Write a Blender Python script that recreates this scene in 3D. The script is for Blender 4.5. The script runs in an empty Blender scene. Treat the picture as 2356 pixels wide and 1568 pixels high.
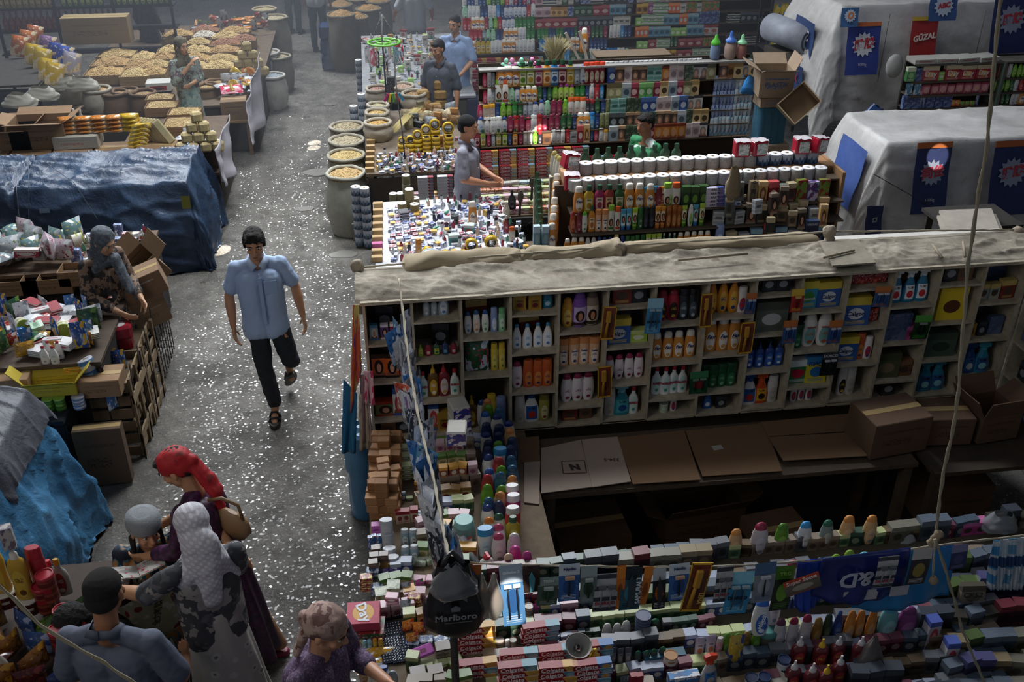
import bpy,math,random,re
from mathutils import Vector,Matrix,Euler,noise
random.seed(7)
R=math.radians
SC=bpy.context.scene
COL=SC.collection
# ---------------------------------------------------------------- camera
FPX,PITCH,YAW,CAMH=2290.0,R(30.2),R(7.8),4.8
cd=bpy.data.cameras.new('camera');cam=bpy.data.objects.new('camera',cd);COL.objects.link(cam)
cam.location=(0,0,CAMH);cam.rotation_euler=(R(90)-PITCH,0,-YAW)
cd.sensor_width=36;cd.lens=36*FPX/2356;cd.clip_end=200
cd.dof.use_dof=False
SC.camera=cam
CF=Vector((math.sin(YAW)*math.cos(PITCH),math.cos(YAW)*math.cos(PITCH),-math.sin(PITCH)))
CR=Vector((math.cos(YAW),-math.sin(YAW),0));CU=CR.cross(CF)
def at(px,py,z=None,y=None,x=None):
 """world point where the line of sight of a photo pixel meets a plane"""
 d=CF*FPX+CR*(px-1178)+CU*(784-py)
 t=(z-CAMH)/d.z if z is not None else y/d.y if y is not None else x/d.x
 return Vector((0,0,CAMH))+d*t
# ---------------------------------------------------------------- world, lights, exposure
w=bpy.data.worlds.new('hall_air');SC.world=w;w.use_nodes=True
w.node_tree.nodes['Background'].inputs[0].default_value=(0.74,0.83,1.0,1)
w.node_tree.nodes['Background'].inputs[1].default_value=0.12
def area(name,loc,target,sx,sy,power,col=(0.92,0.96,1.0),spread=180):
 l=bpy.data.lights.new(name,'AREA');l.shape='RECTANGLE';l.size=sx;l.size_y=sy;l.energy=power;l.color=col
 l.spread=R(spread)
 o=bpy.data.objects.new(name,l);COL.objects.link(o);o.location=loc
 o.rotation_euler=(Vector(target)-Vector(loc)).to_track_quat('-Z','Y').to_euler();return o
area('skylight_far',(-2.5,19.5,8.6),(-0.8,7.0,0.0),5.0,2.6,1500)
area('skylight_overhead',(0.9,10.6,7.4),(0.4,8.4,0.8),4.2,1.6,380,spread=135)
area('skylight_left',(-3.2,11.5,7.0),(-3.0,8.5,0.8),2.5,3.0,90,spread=120)
area('gallery_window',(-3.6,1.8,5.3),(0.6,6.0,1.3),2.6,2.2,56,col=(1.0,0.95,0.88))  # added fill from the upper left to brighten the shelving, no known window
def pinhole(name,px,py,z,r,power,src=(2.2,15.0,9.0),y=None):
 t=at(px,py,z=z)if y is None else at(px,py,y=y)
 s=Vector(src)+Vector((t.x*.6,t.y*.3,0));d=(t-s).length
 l=bpy.data.lights.new(name,'SPOT');l.energy=power*d*d;l.spot_size=2*math.atan(r/d);l.spot_blend=0.12;l.shadow_soft_size=0.01;l.color=(1.0,0.93,0.82)
 o=bpy.data.objects.new(name,l);COL.objects.link(o);o.location=s
 o.rotation_euler=(t-s).to_track_quat('-Z','Y').to_euler()
pinhole('sun_through_roof_hole',508,574,0,.06,330)
pinhole('sun_through_roof_hole',724,327,0,.055,330)
pinhole('sun_through_roof_hole',722,338,0,.055,330)
pinhole('sun_through_roof_hole',1243,320,0,.12,120,src=(1.5,-4.0,10),y=10.98)
pinhole('sun_through_roof_hole',2156,362,0,.085,70,src=(2.5,-4.0,9),y=8.1)
pinhole('sun_through_roof_hole',1175,1392,0,.075,130,src=(.2,-4.5,10),y=3.22)
vs=SC.view_settings;vs.view_transform='Standard';vs.look='None';vs.exposure=0.0;vs.gamma=1;vs.use_curve_mapping=False
# ---------------------------------------------------------------- materials
def lin(h):
 if not isinstance(h,str):return(*h[:3],1)
 h=h.lstrip('#');o=[]
 for i in(0,2,4):
  c=int(h[i:i+2],16)/255;o.append(c/12.92 if c<=0.04045 else((c+.055)/1.055)**2.4)
 return(*o,1)
_m={}
class NT:
 def __init__(s,m):s.n=m.node_tree.nodes;s.l=m.node_tree.links;s.b=s.n['Principled BSDF']
 def new(s,t,**k):
  n=s.n.new(t)
  for a,b in k.items():setattr(n,a,b)
  return n
 def sock(s,n,i,v):
  if v is None:return
  if hasattr(v,'is_output'):s.l.new(v,n.inputs[i])
  else:n.inputs[i].default_value=v
 def math(s,op,a,b=None,c=None):
  n=s.new('ShaderNodeMath',operation=op);s.sock(n,0,a);s.sock(n,1,b);s.sock(n,2,c);return n.outputs[0]
 def mix(s,f,a,b,bt='MIX'):
  n=s.new('ShaderNodeMix',data_type='RGBA',blend_type=bt);s.sock(n,0,f);s.sock(n,6,a);s.sock(n,7,b);return n.outputs[2]
 def xyz(s,coord='Generated',scale=None):
  t=s.new('ShaderNodeTexCoord');v=t.outputs[coord]
  p=s.new('ShaderNodeSeparateXYZ');s.l.new(v,p.inputs[0]);return v,p.outputs[0],p.outputs[1],p.outputs[2]
 def noise(s,vec,sc,det=3,rough=.5,dist=0):
  n=s.new('ShaderNodeTexNoise');s.sock(n,'Vector',vec);n.inputs['Scale'].default_value=sc;n.inputs['Detail'].default_value=det
  n.inputs['Roughness'].default_value=rough;n.inputs['Distortion'].default_value=dist;return n.outputs[0]
 def vor(s,vec,sc,feat='F1'):
  n=s.new('ShaderNodeTexVoronoi',feature=feat);s.sock(n,'Vector',vec);n.inputs['Scale'].default_value=sc;return n
 def ramp(s,f,stops,interp='LINEAR'):
  n=s.new('ShaderNodeValToRGB');n.color_ramp.interpolation=interp;s.sock(n,0,f);e=n.color_ramp.elements
  for i,(p,c)in enumerate(stops):
   if i<2:e[i].position=p
   else:e.new(p)
  for i,(p,c)in enumerate(stops):e[i].color=c if len(c)==4 else(*c,1)
  return n.outputs[0]
 def mixn(s,mask,bn):
  g=s.new('ShaderNodeNewGeometry');n=s.new('ShaderNodeMix',data_type='VECTOR');s.sock(n,0,mask);s.l.new(bn.outputs[0],n.inputs[4]);s.l.new(g.outputs['Normal'],n.inputs[5]);return n.outputs[1]
 def bump(s,h,st=.3,d=.01):
  n=s.new('ShaderNodeBump');n.inputs['Strength'].default_value=st;n.inputs['Distance'].default_value=d;s.l.new(h,n.inputs['Height']);s.l.new(n.outputs[0],s.b.inputs['Normal'])
 def ell(s,x,z,cx,cz,rx,rz):
  a=s.math('DIVIDE',s.math('SUBTRACT',x,cx),rx);b=s.math('DIVIDE',s.math('SUBTRACT',z,cz),rz)
  return s.math('LESS_THAN',s.math('ADD',s.math('MULTIPLY',a,a),s.math('MULTIPLY',b,b)),1.0)
 def rect(s,x,z,cx,cz,rx,rz):
  return s.math('MULTIPLY',s.math('LESS_THAN',s.math('ABSOLUTE',s.math('SUBTRACT',x,cx)),rx),s.math('LESS_THAN',s.math('ABSOLUTE',s.math('SUBTRACT',z,cz)),rz))
def newmat(name,rough=.5,metal=0,**k):
 m=bpy.data.materials.new(name);m.use_nodes=True;t=NT(m)
 t.b.inputs['Roughness'].default_value=rough;t.b.inputs['Metallic'].default_value=metal
 return m,t
def M(col,rough=.5,metal=0,wear=0,wscale=6,bump=0,bscale=40,alpha=None,trans=0,sheen=0):
 """plain coloured material, optional wear (noise between two tones), bump, translucency"""
 key=('M',col,rough,metal,wear,wscale,bump,bscale,alpha,trans,sheen)
 if key in _m:return _m[key]
 m,t=newmat('plain_'+str(col),rough,metal)
 c=lin(col)
 v,x,y,z=t.xyz('Object')
 if wear:
  f=t.noise(v,wscale,5,.65)
  d=tuple(q*(1-wear)for q in c[:3])+(1,);l=tuple(min(1,q*(1+wear*.6))for q in c[:3])+(1,)
  t.l.new(t.ramp(f,[(.32,d),(.68,l)]),t.b.inputs['Base Color'])
 else:t.b.inputs['Base Color'].default_value=c
 if bump:t.bump(t.noise(v,bscale,4,.6),bump,.01)
 if alpha is not None:t.b.inputs['Alpha'].default_value=alpha
 if trans:t.b.inputs['Transmission Weight'].default_value=trans;t.b.inputs['IOR'].default_value=1.15
 if sheen:t.b.inputs['Sheen Weight'].default_value=sheen
 _m[key]=m;return m
def print_mat(base,c2,c3,style=0,rough=.38,side=None):
 """flat packaging print on the front (-Y) face, in Generated coordinates"""
 key=('P',base,c2,c3,style,rough,side)
 if key in _m:return _m[key]
 m,t=newmat('print',rough)
 v,x,y,z=t.xyz();A,B,C3=lin(base),lin(c2),lin(c3);out=A
 if style==0:  # band, emblem and small lines
  out=t.mix(t.math('GREATER_THAN',z,.72),A,B)
  out=t.mix(t.ell(x,z,.5,.42,.3,.2),out,C3)
  ln=t.math('MULTIPLY',t.rect(x,z,.5,.12,.36,.07),t.math('GREATER_THAN',t.math('SINE',t.math('MULTIPLY',z,160.)),0.2))
  out=t.mix(ln,out,B)
 elif style==1:  # stripes
  out=t.mix(t.math('GREATER_THAN',t.math('SINE',t.math('MULTIPLY',z,22.)),.35),A,B)
  out=t.mix(t.rect(x,z,.5,.55,.3,.1),out,C3)
 elif style==2:  # portrait of a woman: hair, face, shoulders
  out=t.mix(t.math('GREATER_THAN',z,.82),A,C3)
  out=t.mix(t.ell(x,z,.52,.1,.44,.2),out,lin('8a5a48'))
  out=t.mix(t.ell(x,z,.52,.46,.34,.3),out,B)
  out=t.mix(t.ell(x,z,.53,.42,.17,.19),out,lin('d3a084'))
  out=t.mix(t.rect(x,z,.5,.05,.5,.05),out,C3)
 elif style==3:  # busy patchwork print
  vo=t.vor(v,3.2);n1=t.math('GREATER_THAN',t.noise(v,2.4,1),.52);n2=t.math('GREATER_THAN',t.noise(v,6.,2),.61)
  out=t.mix(n1,A,B);out=t.mix(n2,out,C3)
 elif style==4:  # label oval on a bottle front
  fr=t.math('LESS_THAN',y,.47)
  out=t.mix(t.math('MULTIPLY',fr,t.ell(x,z,.5,.42,.33,.34)),A,B)
  out=t.mix(t.math('MULTIPLY',fr,t.ell(x,z,.52,.2,.17,.07)),out,C3)
  ln=t.math('MULTIPLY',t.rect(x,z,.5,.5,.2,.06),t.math('GREATER_THAN',t.noise(v,26.,2),.5))
  out=t.mix(t.math('MULTIPLY',fr,ln),out,C3)
 elif style==5:  # rectangular label with picture
  fr=t.math('LESS_THAN',y,.45)
  out=t.mix(t.math('MULTIPLY',fr,t.rect(x,z,.5,.4,.34,.27)),A,B)
  out=t.mix(t.math('MULTIPLY',fr,t.ell(x,z,.5,.33,.24,.14)),out,C3)
  ln=t.math('MULTIPLY',t.rect(x,z,.5,.58,.22,.04),t.math('GREATER_THAN',t.noise(v,30.,2),.48))
  out=t.mix(t.math('MULTIPLY',fr,ln),out,lin('241c1c'))
 elif style==6:  # portrait label on a bottle or tube
  fr=t.math('LESS_THAN',y,.5)
  out=t.mix(t.math('MULTIPLY',fr,t.rect(x,z,.5,.4,.4,.33)),A,B)
  out=t.mix(t.math('MULTIPLY',fr,t.ell(x,z,.5,.42,.3,.2)),out,lin('2a1612'))
  out=t.mix(t.math('MULTIPLY',fr,t.ell(x,z,.52,.4,.15,.14)),out,lin('c98c6a'))
  out=t.mix(t.math('MULTIPLY',fr,t.rect(x,z,.5,.14,.4,.06)),out,C3)
 elif style==7:  # floral tissue-roll wrap
  d=t.vor(v,9.);out=t.mix(t.math('LESS_THAN',d.outputs[0],.16),A,B)
  out=t.mix(t.math('LESS_THAN',t.vor(v,5.).outputs[0],.13),out,C3);out=t.mix(t.math('GREATER_THAN',z,.985),out,lin('e8e8ea'))
 elif style==8:  # zigzag mountain wrap
  s=t.math('ABSOLUTE',t.math('SUBTRACT',t.math('FRACT',t.math('MULTIPLY',x,3.)),.5))
  out=t.mix(t.math('GREATER_THAN',z,t.math('ADD',.25,s)),B,A);out=t.mix(t.math('GREATER_THAN',z,.985),out,lin('e8e8ea'))
  out=t.mix(t.math('LESS_THAN',z,t.math('SUBTRACT',.5,s)),out,C3)
 elif style==9:  # carton: printed lines and stamp on board
  out=t.mix(t.math('MULTIPLY',t.rect(x,z,.5,.72,.36,.03),t.math('GREATER_THAN',t.noise(v,30,2),.45)),A,B)
  out=t.mix(t.math('MULTIPLY',t.rect(x,z,.42,.42,.26,.10),t.math('GREATER_THAN',t.noise(v,22,2),.52)),out,C3)
  out=t.mix(t.math('MULTIPLY',t.rect(x,z,.5,.5,.5,.008),.5),out,lin('5a4330'))
  out=t.mix(t.math('MULTIPLY',t.noise(v,3,4),.35),out,tuple(q*.6 for q in A[:3])+(1,))
 elif style==10:  # slanted two colour toothpaste carton
  out=t.mix(t.math('GREATER_THAN',t.math('ADD',x,t.math('MULTIPLY',z,.12)),.74),A,B)
  out=t.mix(t.ell(x,z,.86,.45,.12,.35),out,C3)
  out=t.mix(t.math('LESS_THAN',z,.07),out,lin('f0ecec'))
 hs=t.new('ShaderNodeMixRGB')if False else None
 if hasattr(out,'is_output'):t.l.new(out,t.b.inputs['Base Color'])
 else:t.b.inputs['Base Color'].default_value=out
 _m[key]=m;return m
# ---------------------------------------------------------------- mesh builder
class MB:
 def __init__(s):s.v=[];s.f=[];s.mi=[];s.sm=[]
 def add(s,vs,fs,mi=0,sm=False,mtx=None):
  b=len(s.v)
  s.v+=[tuple(mtx@Vector(p))for p in vs]if mtx else[tuple(p)for p in vs]
  s.f+=[tuple(i+b for i in f)for f in fs];s.mi+=[mi]*len(fs);s.sm+=[sm]*len(fs);return s
 def box(s,c,d,mi=0,rot=None,bev=0):
  x,y,z=(q/2 for q in d)
  mt=Matrix.Translation(c)@(Euler(rot).to_matrix().to_4x4()if rot else Matrix())
  if bev:
   e=min(bev,x*.9,y*.9,z*.9);V=[]
   for sx in(-1,1):
    for sy in(-1,1):
     for sz in(-1,1):
      V+=[(sx*(x-e),sy*(y-e),sz*z),(sx*(x-e),sy*y,sz*(z-e)),(sx*x,sy*(y-e),sz*(z-e))]
   I=lambda a,b,c_,k:((a*2+b)*2+c_)*3+k
   F=[]
   for a in(0,1):
    F.append([I(0,0,a,0),I(1,0,a,0),I(1,1,a,0),I(0,1,a,0)][::1 if a else-1])
    F.append([I(0,a,0,1),I(1,a,0,1),I(1,a,1,1),I(0,a,1,1)][::-1 if a else 1])
    F.append([I(a,0,0,2),I(a,1,0,2),I(a,1,1,2),I(a,0,1,2)][::1 if a else-1])
    for b in(0,1):
     F.append([I(0,a,b,0),I(1,a,b,0),I(1,a,b,1),I(0,a,b,1)][::1 if a==b else-1])
     F.append([I(a,0,b,0),I(a,1,b,0),I(a,1,b,2),I(a,0,b,2)][::-1 if a==b else 1])
     F.append([I(a,b,0,1),I(a,b,1,1),I(a,b,1,2),I(a,b,0,2)][::1 if a==b else-1])
     for c_ in(0,1):
      F.append([I(a,b,c_,0),I(a,b,c_,1),I(a,b,c_,2)][::1 if(a+b+c_)%2 else-1])
   return s.add(V,F,mi,False,mt)
  V=[(-x,-y,-z),(x,-y,-z),(x,y,-z),(-x,y,-z),(-x,-y,z),(x,-y,z),(x,y,z),(-x,y,z)]
  F=[(0,3,2,1),(4,5,6,7),(0,1,5,4),(1,2,6,5),(2,3,7,6),(3,0,4,7)]
  return s.add(V,F,mi,False,mt)
 def lathe(s,prof,n=14,sx=1,sy=1,c=(0,0,0),mi=0,mtx=None,sq=0,cap=True,sm=True):
  V=[]
  for r,z in prof:
   for i in range(n):
    a=2*math.pi*(i+.5)/n;ca,sa=math.cos(a),math.sin(a)
    if sq:
     k=1/(abs(ca)**sq+abs(sa)**sq)**(1/sq);ca*=k;sa*=k
    V.append((c[0]+r*sx*ca,c[1]+r*sy*sa,c[2]+z))
  F=[]
  for j in range(len(prof)-1):
   for i in range(n):
    a,b=j*n+i,j*n+(i+1)%n;F.append((a,b,b+n,a+n))
  s.add(V,F,mi,sm,mtx)
  if cap:s.add([V[i]for i in range(n)],[tuple(range(n))[::-1]],mi,False,mtx);k=(len(prof)-1)*n;s.add([V[k+i]for i in range(n)],[tuple(range(n))],mi,False,mtx)
  return s
 def tube(s,pts,r,n=6,mi=0,cap=True,sm=True):
  pts=[Vector(p)for p in pts];rs=r if isinstance(r,(list,tuple))else[r]*len(pts);V=[]
  up=None
  for k,p in enumerate(pts):
   d=(pts[min(k+1,len(pts)-1)]-pts[max(k-1,0)]).normalized()
   if up is None:up=Vector((0,0,1))if abs(d.z)<.9 else Vector((0,1,0))
   a=d.cross(up).normalized();b=a.cross(d).normalized();up=b
   for i in range(n):
    t=2*math.pi*i/n;V.append(p+(a*math.cos(t)+b*math.sin(t))*rs[k])
  F=[(j*n+i,j*n+i+n,j*n+(i+1)%n+n,j*n+(i+1)%n)for j in range(len(pts)-1)for i in range(n)]
  if cap:F+=[tuple(range(n)),tuple(range((len(pts)-1)*n,len(pts)*n))[::-1]]
  return s.add(V,F,mi,sm)
 def ell(s,c,r,n=10,mi=0,rot=None,axis=None):
  m=n//2+1;V=[];F=[]
  mt=Matrix.Translation(c)
  if axis is not None:mt=mt@Vector(axis).to_track_quat('Z','Y').to_matrix().to_4x4()
  elif rot:mt=mt@Euler(rot).to_matrix().to_4x4()
  for j in range(1,m):
   t=math.pi*j/m
   for i in range(n):
    a=2*math.pi*i/n;V.append((r[0]*math.sin(t)*math.cos(a),r[1]*math.sin(t)*math.sin(a),r[2]*math.cos(t)))
  V+=[(0,0,r[2]),(0,0,-r[2])];T=len(V)-2
  for j in range(m-2):
   for i in range(n):a,b=j*n+i,j*n+(i+1)%n;F.append((a,a+n,b+n,b))
  for i in range(n):F.append((T,i,(i+1)%n));F.append((T+1,(m-2)*n+(i+1)%n,(m-2)*n+i))
  return s.add(V,F,mi,True,mt)
 def cap(s,p0,p1,r0,r1,n=10,sy=1,mi=0):
  """tapered capsule"""
  p0,p1=Vector(p0),Vector(p1);L=(p1-p0).length;pr=[]
  for k in range(5):a=-math.pi/2+k*math.pi/8;pr.append((max(.0004,r0*math.cos(a)),r0*math.sin(a)))
  for k in range(5):a=k*math.pi/8;pr.append((max(.0004,r1*math.cos(a)),L+r1*math.sin(a)))
  mt=Matrix.Translation(p0)@(p1-p0).to_track_quat('Z','Y').to_matrix().to_4x4()
  return s.lathe(pr,n,1,sy,mi=mi,mtx=mt)
 def grid(s,fn,nu,nv,mi=0,sm=True,flip=False):
  V=[fn(u/nu,v/nv)for v in range(nv+1)for u in range(nu+1)];F=[]
  for v in range(nv):
   for u in range(nu):a=v*(nu+1)+u;q=(a,a+1,a+nu+2,a+nu+1);F.append(q[::-1]if flip else q)
  return s.add(V,F,mi,sm)
 def prism(s,poly,y0,y1,mi=0,sm=False,mtx=None):
  n=len(poly);V=[(x,y0,z)for x,z in poly]+[(x,y1,z)for x,z in poly]
  F=[tuple(range(n)),tuple(range(n,2*n))[::-1]]+[(i,i+n,(i+1)%n+n,(i+1)%n)for i in range(n)]
  return s.add(V,F,mi,sm,mtx)
 def mesh(s,name,*mats):
  me=bpy.data.meshes.new(name);me.from_pydata(s.v,[],s.f)
  for m in mats:me.materials.append(m)
  me.polygons.foreach_set('material_index',s.mi);me.polygons.foreach_set('use_smooth',s.sm);me.update();return me
def obj(name,mesh,parent=None,loc=(0,0,0),rot=(0,0,0),scale=(1,1,1),label=None,cat=None,group=None,kind=None):
 o=bpy.data.objects.new(name,mesh);COL.objects.link(o)
 if parent:o.parent=parent
 o.location=loc;o.rotation_euler=rot;o.scale=scale if isinstance(scale,tuple)else(scale,)*3
 if label:o['label']=label
 if cat:o['category']=cat
 if group:o['group']=group
 if kind:o['kind']=kind
 return o
def struct(name,mesh,**k):return obj(name,mesh,kind='structure',**k)
# ---------------------------------------------------------------- lettering
_t={}
def text_mesh(txt,size,col,shear=0,bold=0,ext=.0006,align='CENTER'):
 key=(txt,size,col,shear,bold,ext,align)
 if key in _t:return _t[key]
 c=bpy.data.curves.new('lettering','FONT');c.body=txt;c.size=size;c.shear=shear;c.align_x=align;c.align_y='CENTER';c.extrude=ext;c.offset=bold;c.resolution_u=2
 o=bpy.data.objects.new('tmp',c);COL.objects.link(o);bpy.context.view_layer.update()
 me=bpy.data.meshes.new_from_object(o.evaluated_get(bpy.context.evaluated_depsgraph_get()));me.materials.clear();me.materials.append(M(col,.4))
 bpy.data.objects.remove(o);bpy.data.curves.remove(c);_t[key]=me;return me
UP=(R(90),0,0)
# ---------------------------------------------------------------- prototypes
class Proto:
 """root mesh + parts [(name, mesh, loc, rot, label)]"""
 def __init__(s,name,cat,desc,mesh,parts=(),h=.2,w=.07):s.name,s.cat,s.desc,s.mesh,s.parts,s.h,s.w=name,cat,desc,mesh,list(parts),h,w
def fit(lb):
 n_=lambda s:len(re.findall(r"[A-Za-z0-9'-]+",s))
 if n_(lb)>16:lb=re.sub(r' with [^,]*','',lb,count=1)
 if n_(lb)>16:lb=lb.replace('from the bottom of','up in').replace('of the ','of ').replace(' the ',' ')
 if n_(lb)>16:lb=lb.replace(' row from front',' row').replace(' in ',' ')
 return lb
def put(p,loc,rz=0,rx=0,ry=0,s=1,label=None,group=None,parts=True):
 o=obj(p.name,p.mesh,None,loc,(rx,ry,rz),s,fit(label or p.desc),p.cat,group)
 if parts:
  for q in p.parts:
   c=obj(q[0],q[1],o,q[2],q[3])
   if len(q)>4 and q[4]:c['label']=q[4]
 return o
SHAPES={  # body profile, cap profile, squareness (r relative to half width, z relative to height)
'flip':([(.44,0),(.49,.03),(.5,.3),(.49,.55),(.43,.7),(.37,.78)],[(.36,.775),(.35,.9),(.28,.985),(.1,1)],2.6),
'juice':([(.46,0),(.5,.04),(.5,.55),(.46,.68),(.27,.78),(.22,.83)],[(.25,.82),(.25,.97),(.22,1)],2.6),
'oval':([(.3,0),(.38,.06),(.48,.25),(.5,.45),(.45,.68),(.36,.82)],[(.36,.815),(.34,.9),(.24,.97),(.08,1)],2),
'drop':([(.3,0),(.42,.12),(.5,.32),(.46,.55),(.33,.78),(.16,.93)],[(.2,.9),(.18,.97),(.05,1)],2),
'can':([(.47,0),(.5,.02),(.5,.76),(.44,.79)],[(.46,.785),(.46,.97),(.4,1)],2),
'tub':([(.46,0),(.5,.05),(.5,.78)],[(.54,.77),(.54,.97),(.5,1)],2),
'jug':([(.46,0),(.5,.05),(.5,.45),(.4,.62),(.22,.8),(.18,.88)],[(.2,.87),(.2,.97),(.1,1)],3),
'neck':([(.48,0),(.5,.05),(.5,.5),(.42,.62),(.2,.74),(.17,.86)],[(.19,.85),(.19,.98),(.15,1)],2),
'squeeze':([(.46,0),(.5,.04),(.45,.3),(.5,.55),(.42,.68),(.2,.74)],[(.22,.73),(.2,.82),(.09,.86),(.07,1)],2.4),
}
_p={}
def bottle(shape,body,capc,lab,acc,h=.21,w=.075,d=None,desc='shampoo bottle',name='shampoo_bottle',style=4,text=None,tcol='22356e',tsize=.03,tz=.5,rough=.3,cat='bottle',tshear=.0,trans=0):
 key=('b',shape,body,capc,lab,acc,h,w,d,desc,name,style,text)
 if key in _p:return _p[key]
 d=d or w*.62;pb,pc,sq=SHAPES[shape];sy=d/w;n=16 if h>.1 else 10
 bm=MB().lathe([(r*w,z*h)for r,z in pb],n,1,sy,sq=sq).mesh(name,print_mat(body,lab,acc,style,rough))
 cm=MB().lathe([(r*w,z*h)for r,z in pc],max(8,n-4),1,max(sy,.75 if shape in('juice','neck','jug','drop','squeeze')else sy),sq=2).mesh('cap',M(capc,.35))
 parts=[('cap',cm,(0,0,0),(0,0,0))]
 if text:parts.append(('lettering',text_mesh(text,tsize,tcol,shear=tshear,bold=.0008),(0,-d/2-.0012,h*tz),UP))
 p=Proto(name,cat,desc,bm,parts,h,w);_p[key]=p;return p
def pump(body,lab,acc,headc,h=.2,w=.075,desc='pump bottle',kind='pump',style=5):
 key=('pu',body,lab,acc,headc,h,w,desc,kind)
 if key in _p:return _p[key]
 d=w*.6
 if kind=='pump':
  bm=MB().lathe([(r*w,z*h)for r,z in[(.44,0),(.5,.04),(.5,.5),(.4,.66),(.2,.74)]],16,1,.62,sq=2.5).mesh('pump_bottle',print_mat(body,lab,acc,style,.25))
  hm=MB().lathe([(.2*w,.73*h),(.2*w,.82*h),(.07*w,.83*h),(.07*w,.93*h)],10).box((0,-w*.16,h*.955),(w*.22,w*.62,h*.05),bev=.003).mesh('pump_head',M(headc,.4))
  p=Proto('pump_bottle','bottle',desc,bm,[('pump_head',hm,(0,0,0),(0,0,0))],h,w)
 else:
  bm=MB().lathe([(r*w,z*h)for r,z in[(.46,0),(.5,.04),(.5,.3),(.38,.5),(.3,.6),(.16,.74)]],16,1,.55,sq=2.5).mesh('spray_bottle',print_mat(body,lab,acc,style,.25))
  hm=MB().lathe([(.2*w,.73*h),(.19*w,.82*h)],10).prism([(-.42*w,.86*h),(-.4*w,.97*h),(-.1*w,h),(.34*w,.95*h),(.34*w,.83*h),(-.12*w,.81*h)],-.11*w,.11*w).prism([(-.2*w,.83*h),(-.12*w,.83*h),(-.2*w,.68*h),(-.27*w,.69*h)],-.06*w,.06*w).mesh('trigger_head',M(headc,.4))
  p=Proto('spray_bottle','bottle',desc,bm,[('trigger_head',hm,(0,0,0),(0,0,0))],h,w)
 _p[key]=p;return p
def carton(base,c2,c3,w=.07,h=.1,d=.04,style=0,desc='small box',name='perfume_box',text=None,tcol='ffffff',tsize=.02,tz=.55,cat='box',rough=.35,tshear=0,bold=.0006):
 key=('c',base,c2,c3,w,h,d,style,desc,name,text)
 if key in _p:return _p[key]
 bm=MB().box((0,0,h/2),(w,d,h)).mesh(name,print_mat(base,c2,c3,style,rough));parts=[]
 if text:parts.append(('lettering',text_mesh(text,tsize,tcol,shear=tshear,bold=bold),(0,-d/2-.0012,h*tz),UP))
 p=Proto(name,cat,desc,bm,parts,h,w);_p[key]=p;return p
def tubep(body,capc,lab,acc,h=.19,w=.06,desc='hair cream tube',style=6,name='cream_tube'):
 key=('t',body,capc,lab,acc,h,w,desc)
 if key in _p:return _p[key]
 V=[];n=14
 for k in range(7):
  t=k/6;hw=w/2*(.78+.22*t);hd=w/2*(.62*(1-t)+.05)
  for i in range(n):a=2*math.pi*(i+.5)/n;V.append((hw*math.cos(a),hd*math.sin(a),h*(.16+.84*t)))
 F=[(j*n+i,j*n+(i+1)%n,j*n+(i+1)%n+n,j*n+i+n)for j in range(6)for i in range(n)]+[tuple(range(6*n,7*n))]
 b=MB();b.add(V,F,0,True)
 cm=MB().lathe([(w*.37,0),(w*.38,h*.1),(w*.36,h*.165)],n,1,.85).mesh('cap',M(capc,.4))
 p=Proto(name,'tube',desc,b.mesh(name,print_mat(body,lab,acc,style,.35)),[('cap',cm,(0,0,0),(0,0,0))],h,w);_p[key]=p;return p
def roll(style=7,c=('d8d6d2','8a7a74','5a6a7a'),r=.055,h=.085,desc='toilet roll',name='toilet_roll'):
 key=('r',style,c,r,h,desc)
 if key in _p:return _p[key]
 bm=MB().lathe([(r*.98,0),(r,.006),(r,h-.006),(r*.97,h),(r*.26,h),(r*.24,h-.03),(.001,h-.03)],20).mesh(name,print_mat(*c,style,.8))
 cm=MB().lathe([(r*.25,h-.029),(r*.25,h+.0005),(r*.2,h+.0005),(r*.2,h-.029)],12,cap=False).mesh('cardboard_core',M('a08a6c',.9))
 p=Proto(name,'toilet roll',desc,bm,[('cardboard_core',cm,(0,0,0),(0,0,0))],h,2*r);_p[key]=p;return p
def soap(col,w=.085,h=.035,d=.055,desc='soap bar',acc=None,style=None,name='soap_bar'):
 key=('s',col,w,h,d,desc,acc,style)
 if key in _p:return _p[key]
 m=print_mat(col,acc,'eeeae0',style,.4)if style is not None else M(col,.7,wear=.2)
 p=Proto(name,'soap',desc,MB().box((0,0,h/2),(w,d,h),bev=.004).mesh(name,m),[],h,w);_p[key]=p;return p
def tape(r=.055,t=.045,col='d9b62e',core='3a352a',desc='yellow adhesive tape roll'):
 key=('tp',r,t,col,desc)
 if key in _p:return _p[key]
 pr=[(.72*r,-t/2),(r,-t/2),(r,t/2),(.72*r,t/2),(.72*r,-t/2)]
 b=MB().lathe(pr,26,cap=False,mtx=Matrix.Rotation(R(90),4,'X')).mesh('tape_roll',M(col,.18))
 c=MB().lathe([(.66*r,-t/2-.001),(.725*r,-t/2-.001),(.725*r,t/2+.001),(.66*r,t/2+.001),(.66*r,-t/2-.001)],26,cap=False,mtx=Matrix.Rotation(R(90),4,'X')).mesh('core',M(core,.7))
 p=Proto('tape_roll','tape',desc,b,[('core',c,(0,0,0),(0,0,0))],2*r,2*r);_p[key]=p;return p
def tin(r=.045,h=.09,body='8a7a5a',lid='e8e4d8',desc='round tin can',lab='c8bfae',name='tin_can',cat='tin'):
 key=('ti',r,h,body,lid,desc)
 if key in _p:return _p[key]
 b=MB().lathe([(r,0),(r,h*.9)],18).mesh(name,print_mat(body,lab,lid,1,.4));l=MB().lathe([(r*1.04,h*.88),(r*1.04,h),(r*.9,h*1.0),(r*.88,h*.97)],18).mesh('lid',M(lid,.35))
 p=Proto(name,cat,desc,b,[('lid',l,(0,0,0),(0,0,0))],h,2*r);_p[key]=p;return p
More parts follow.
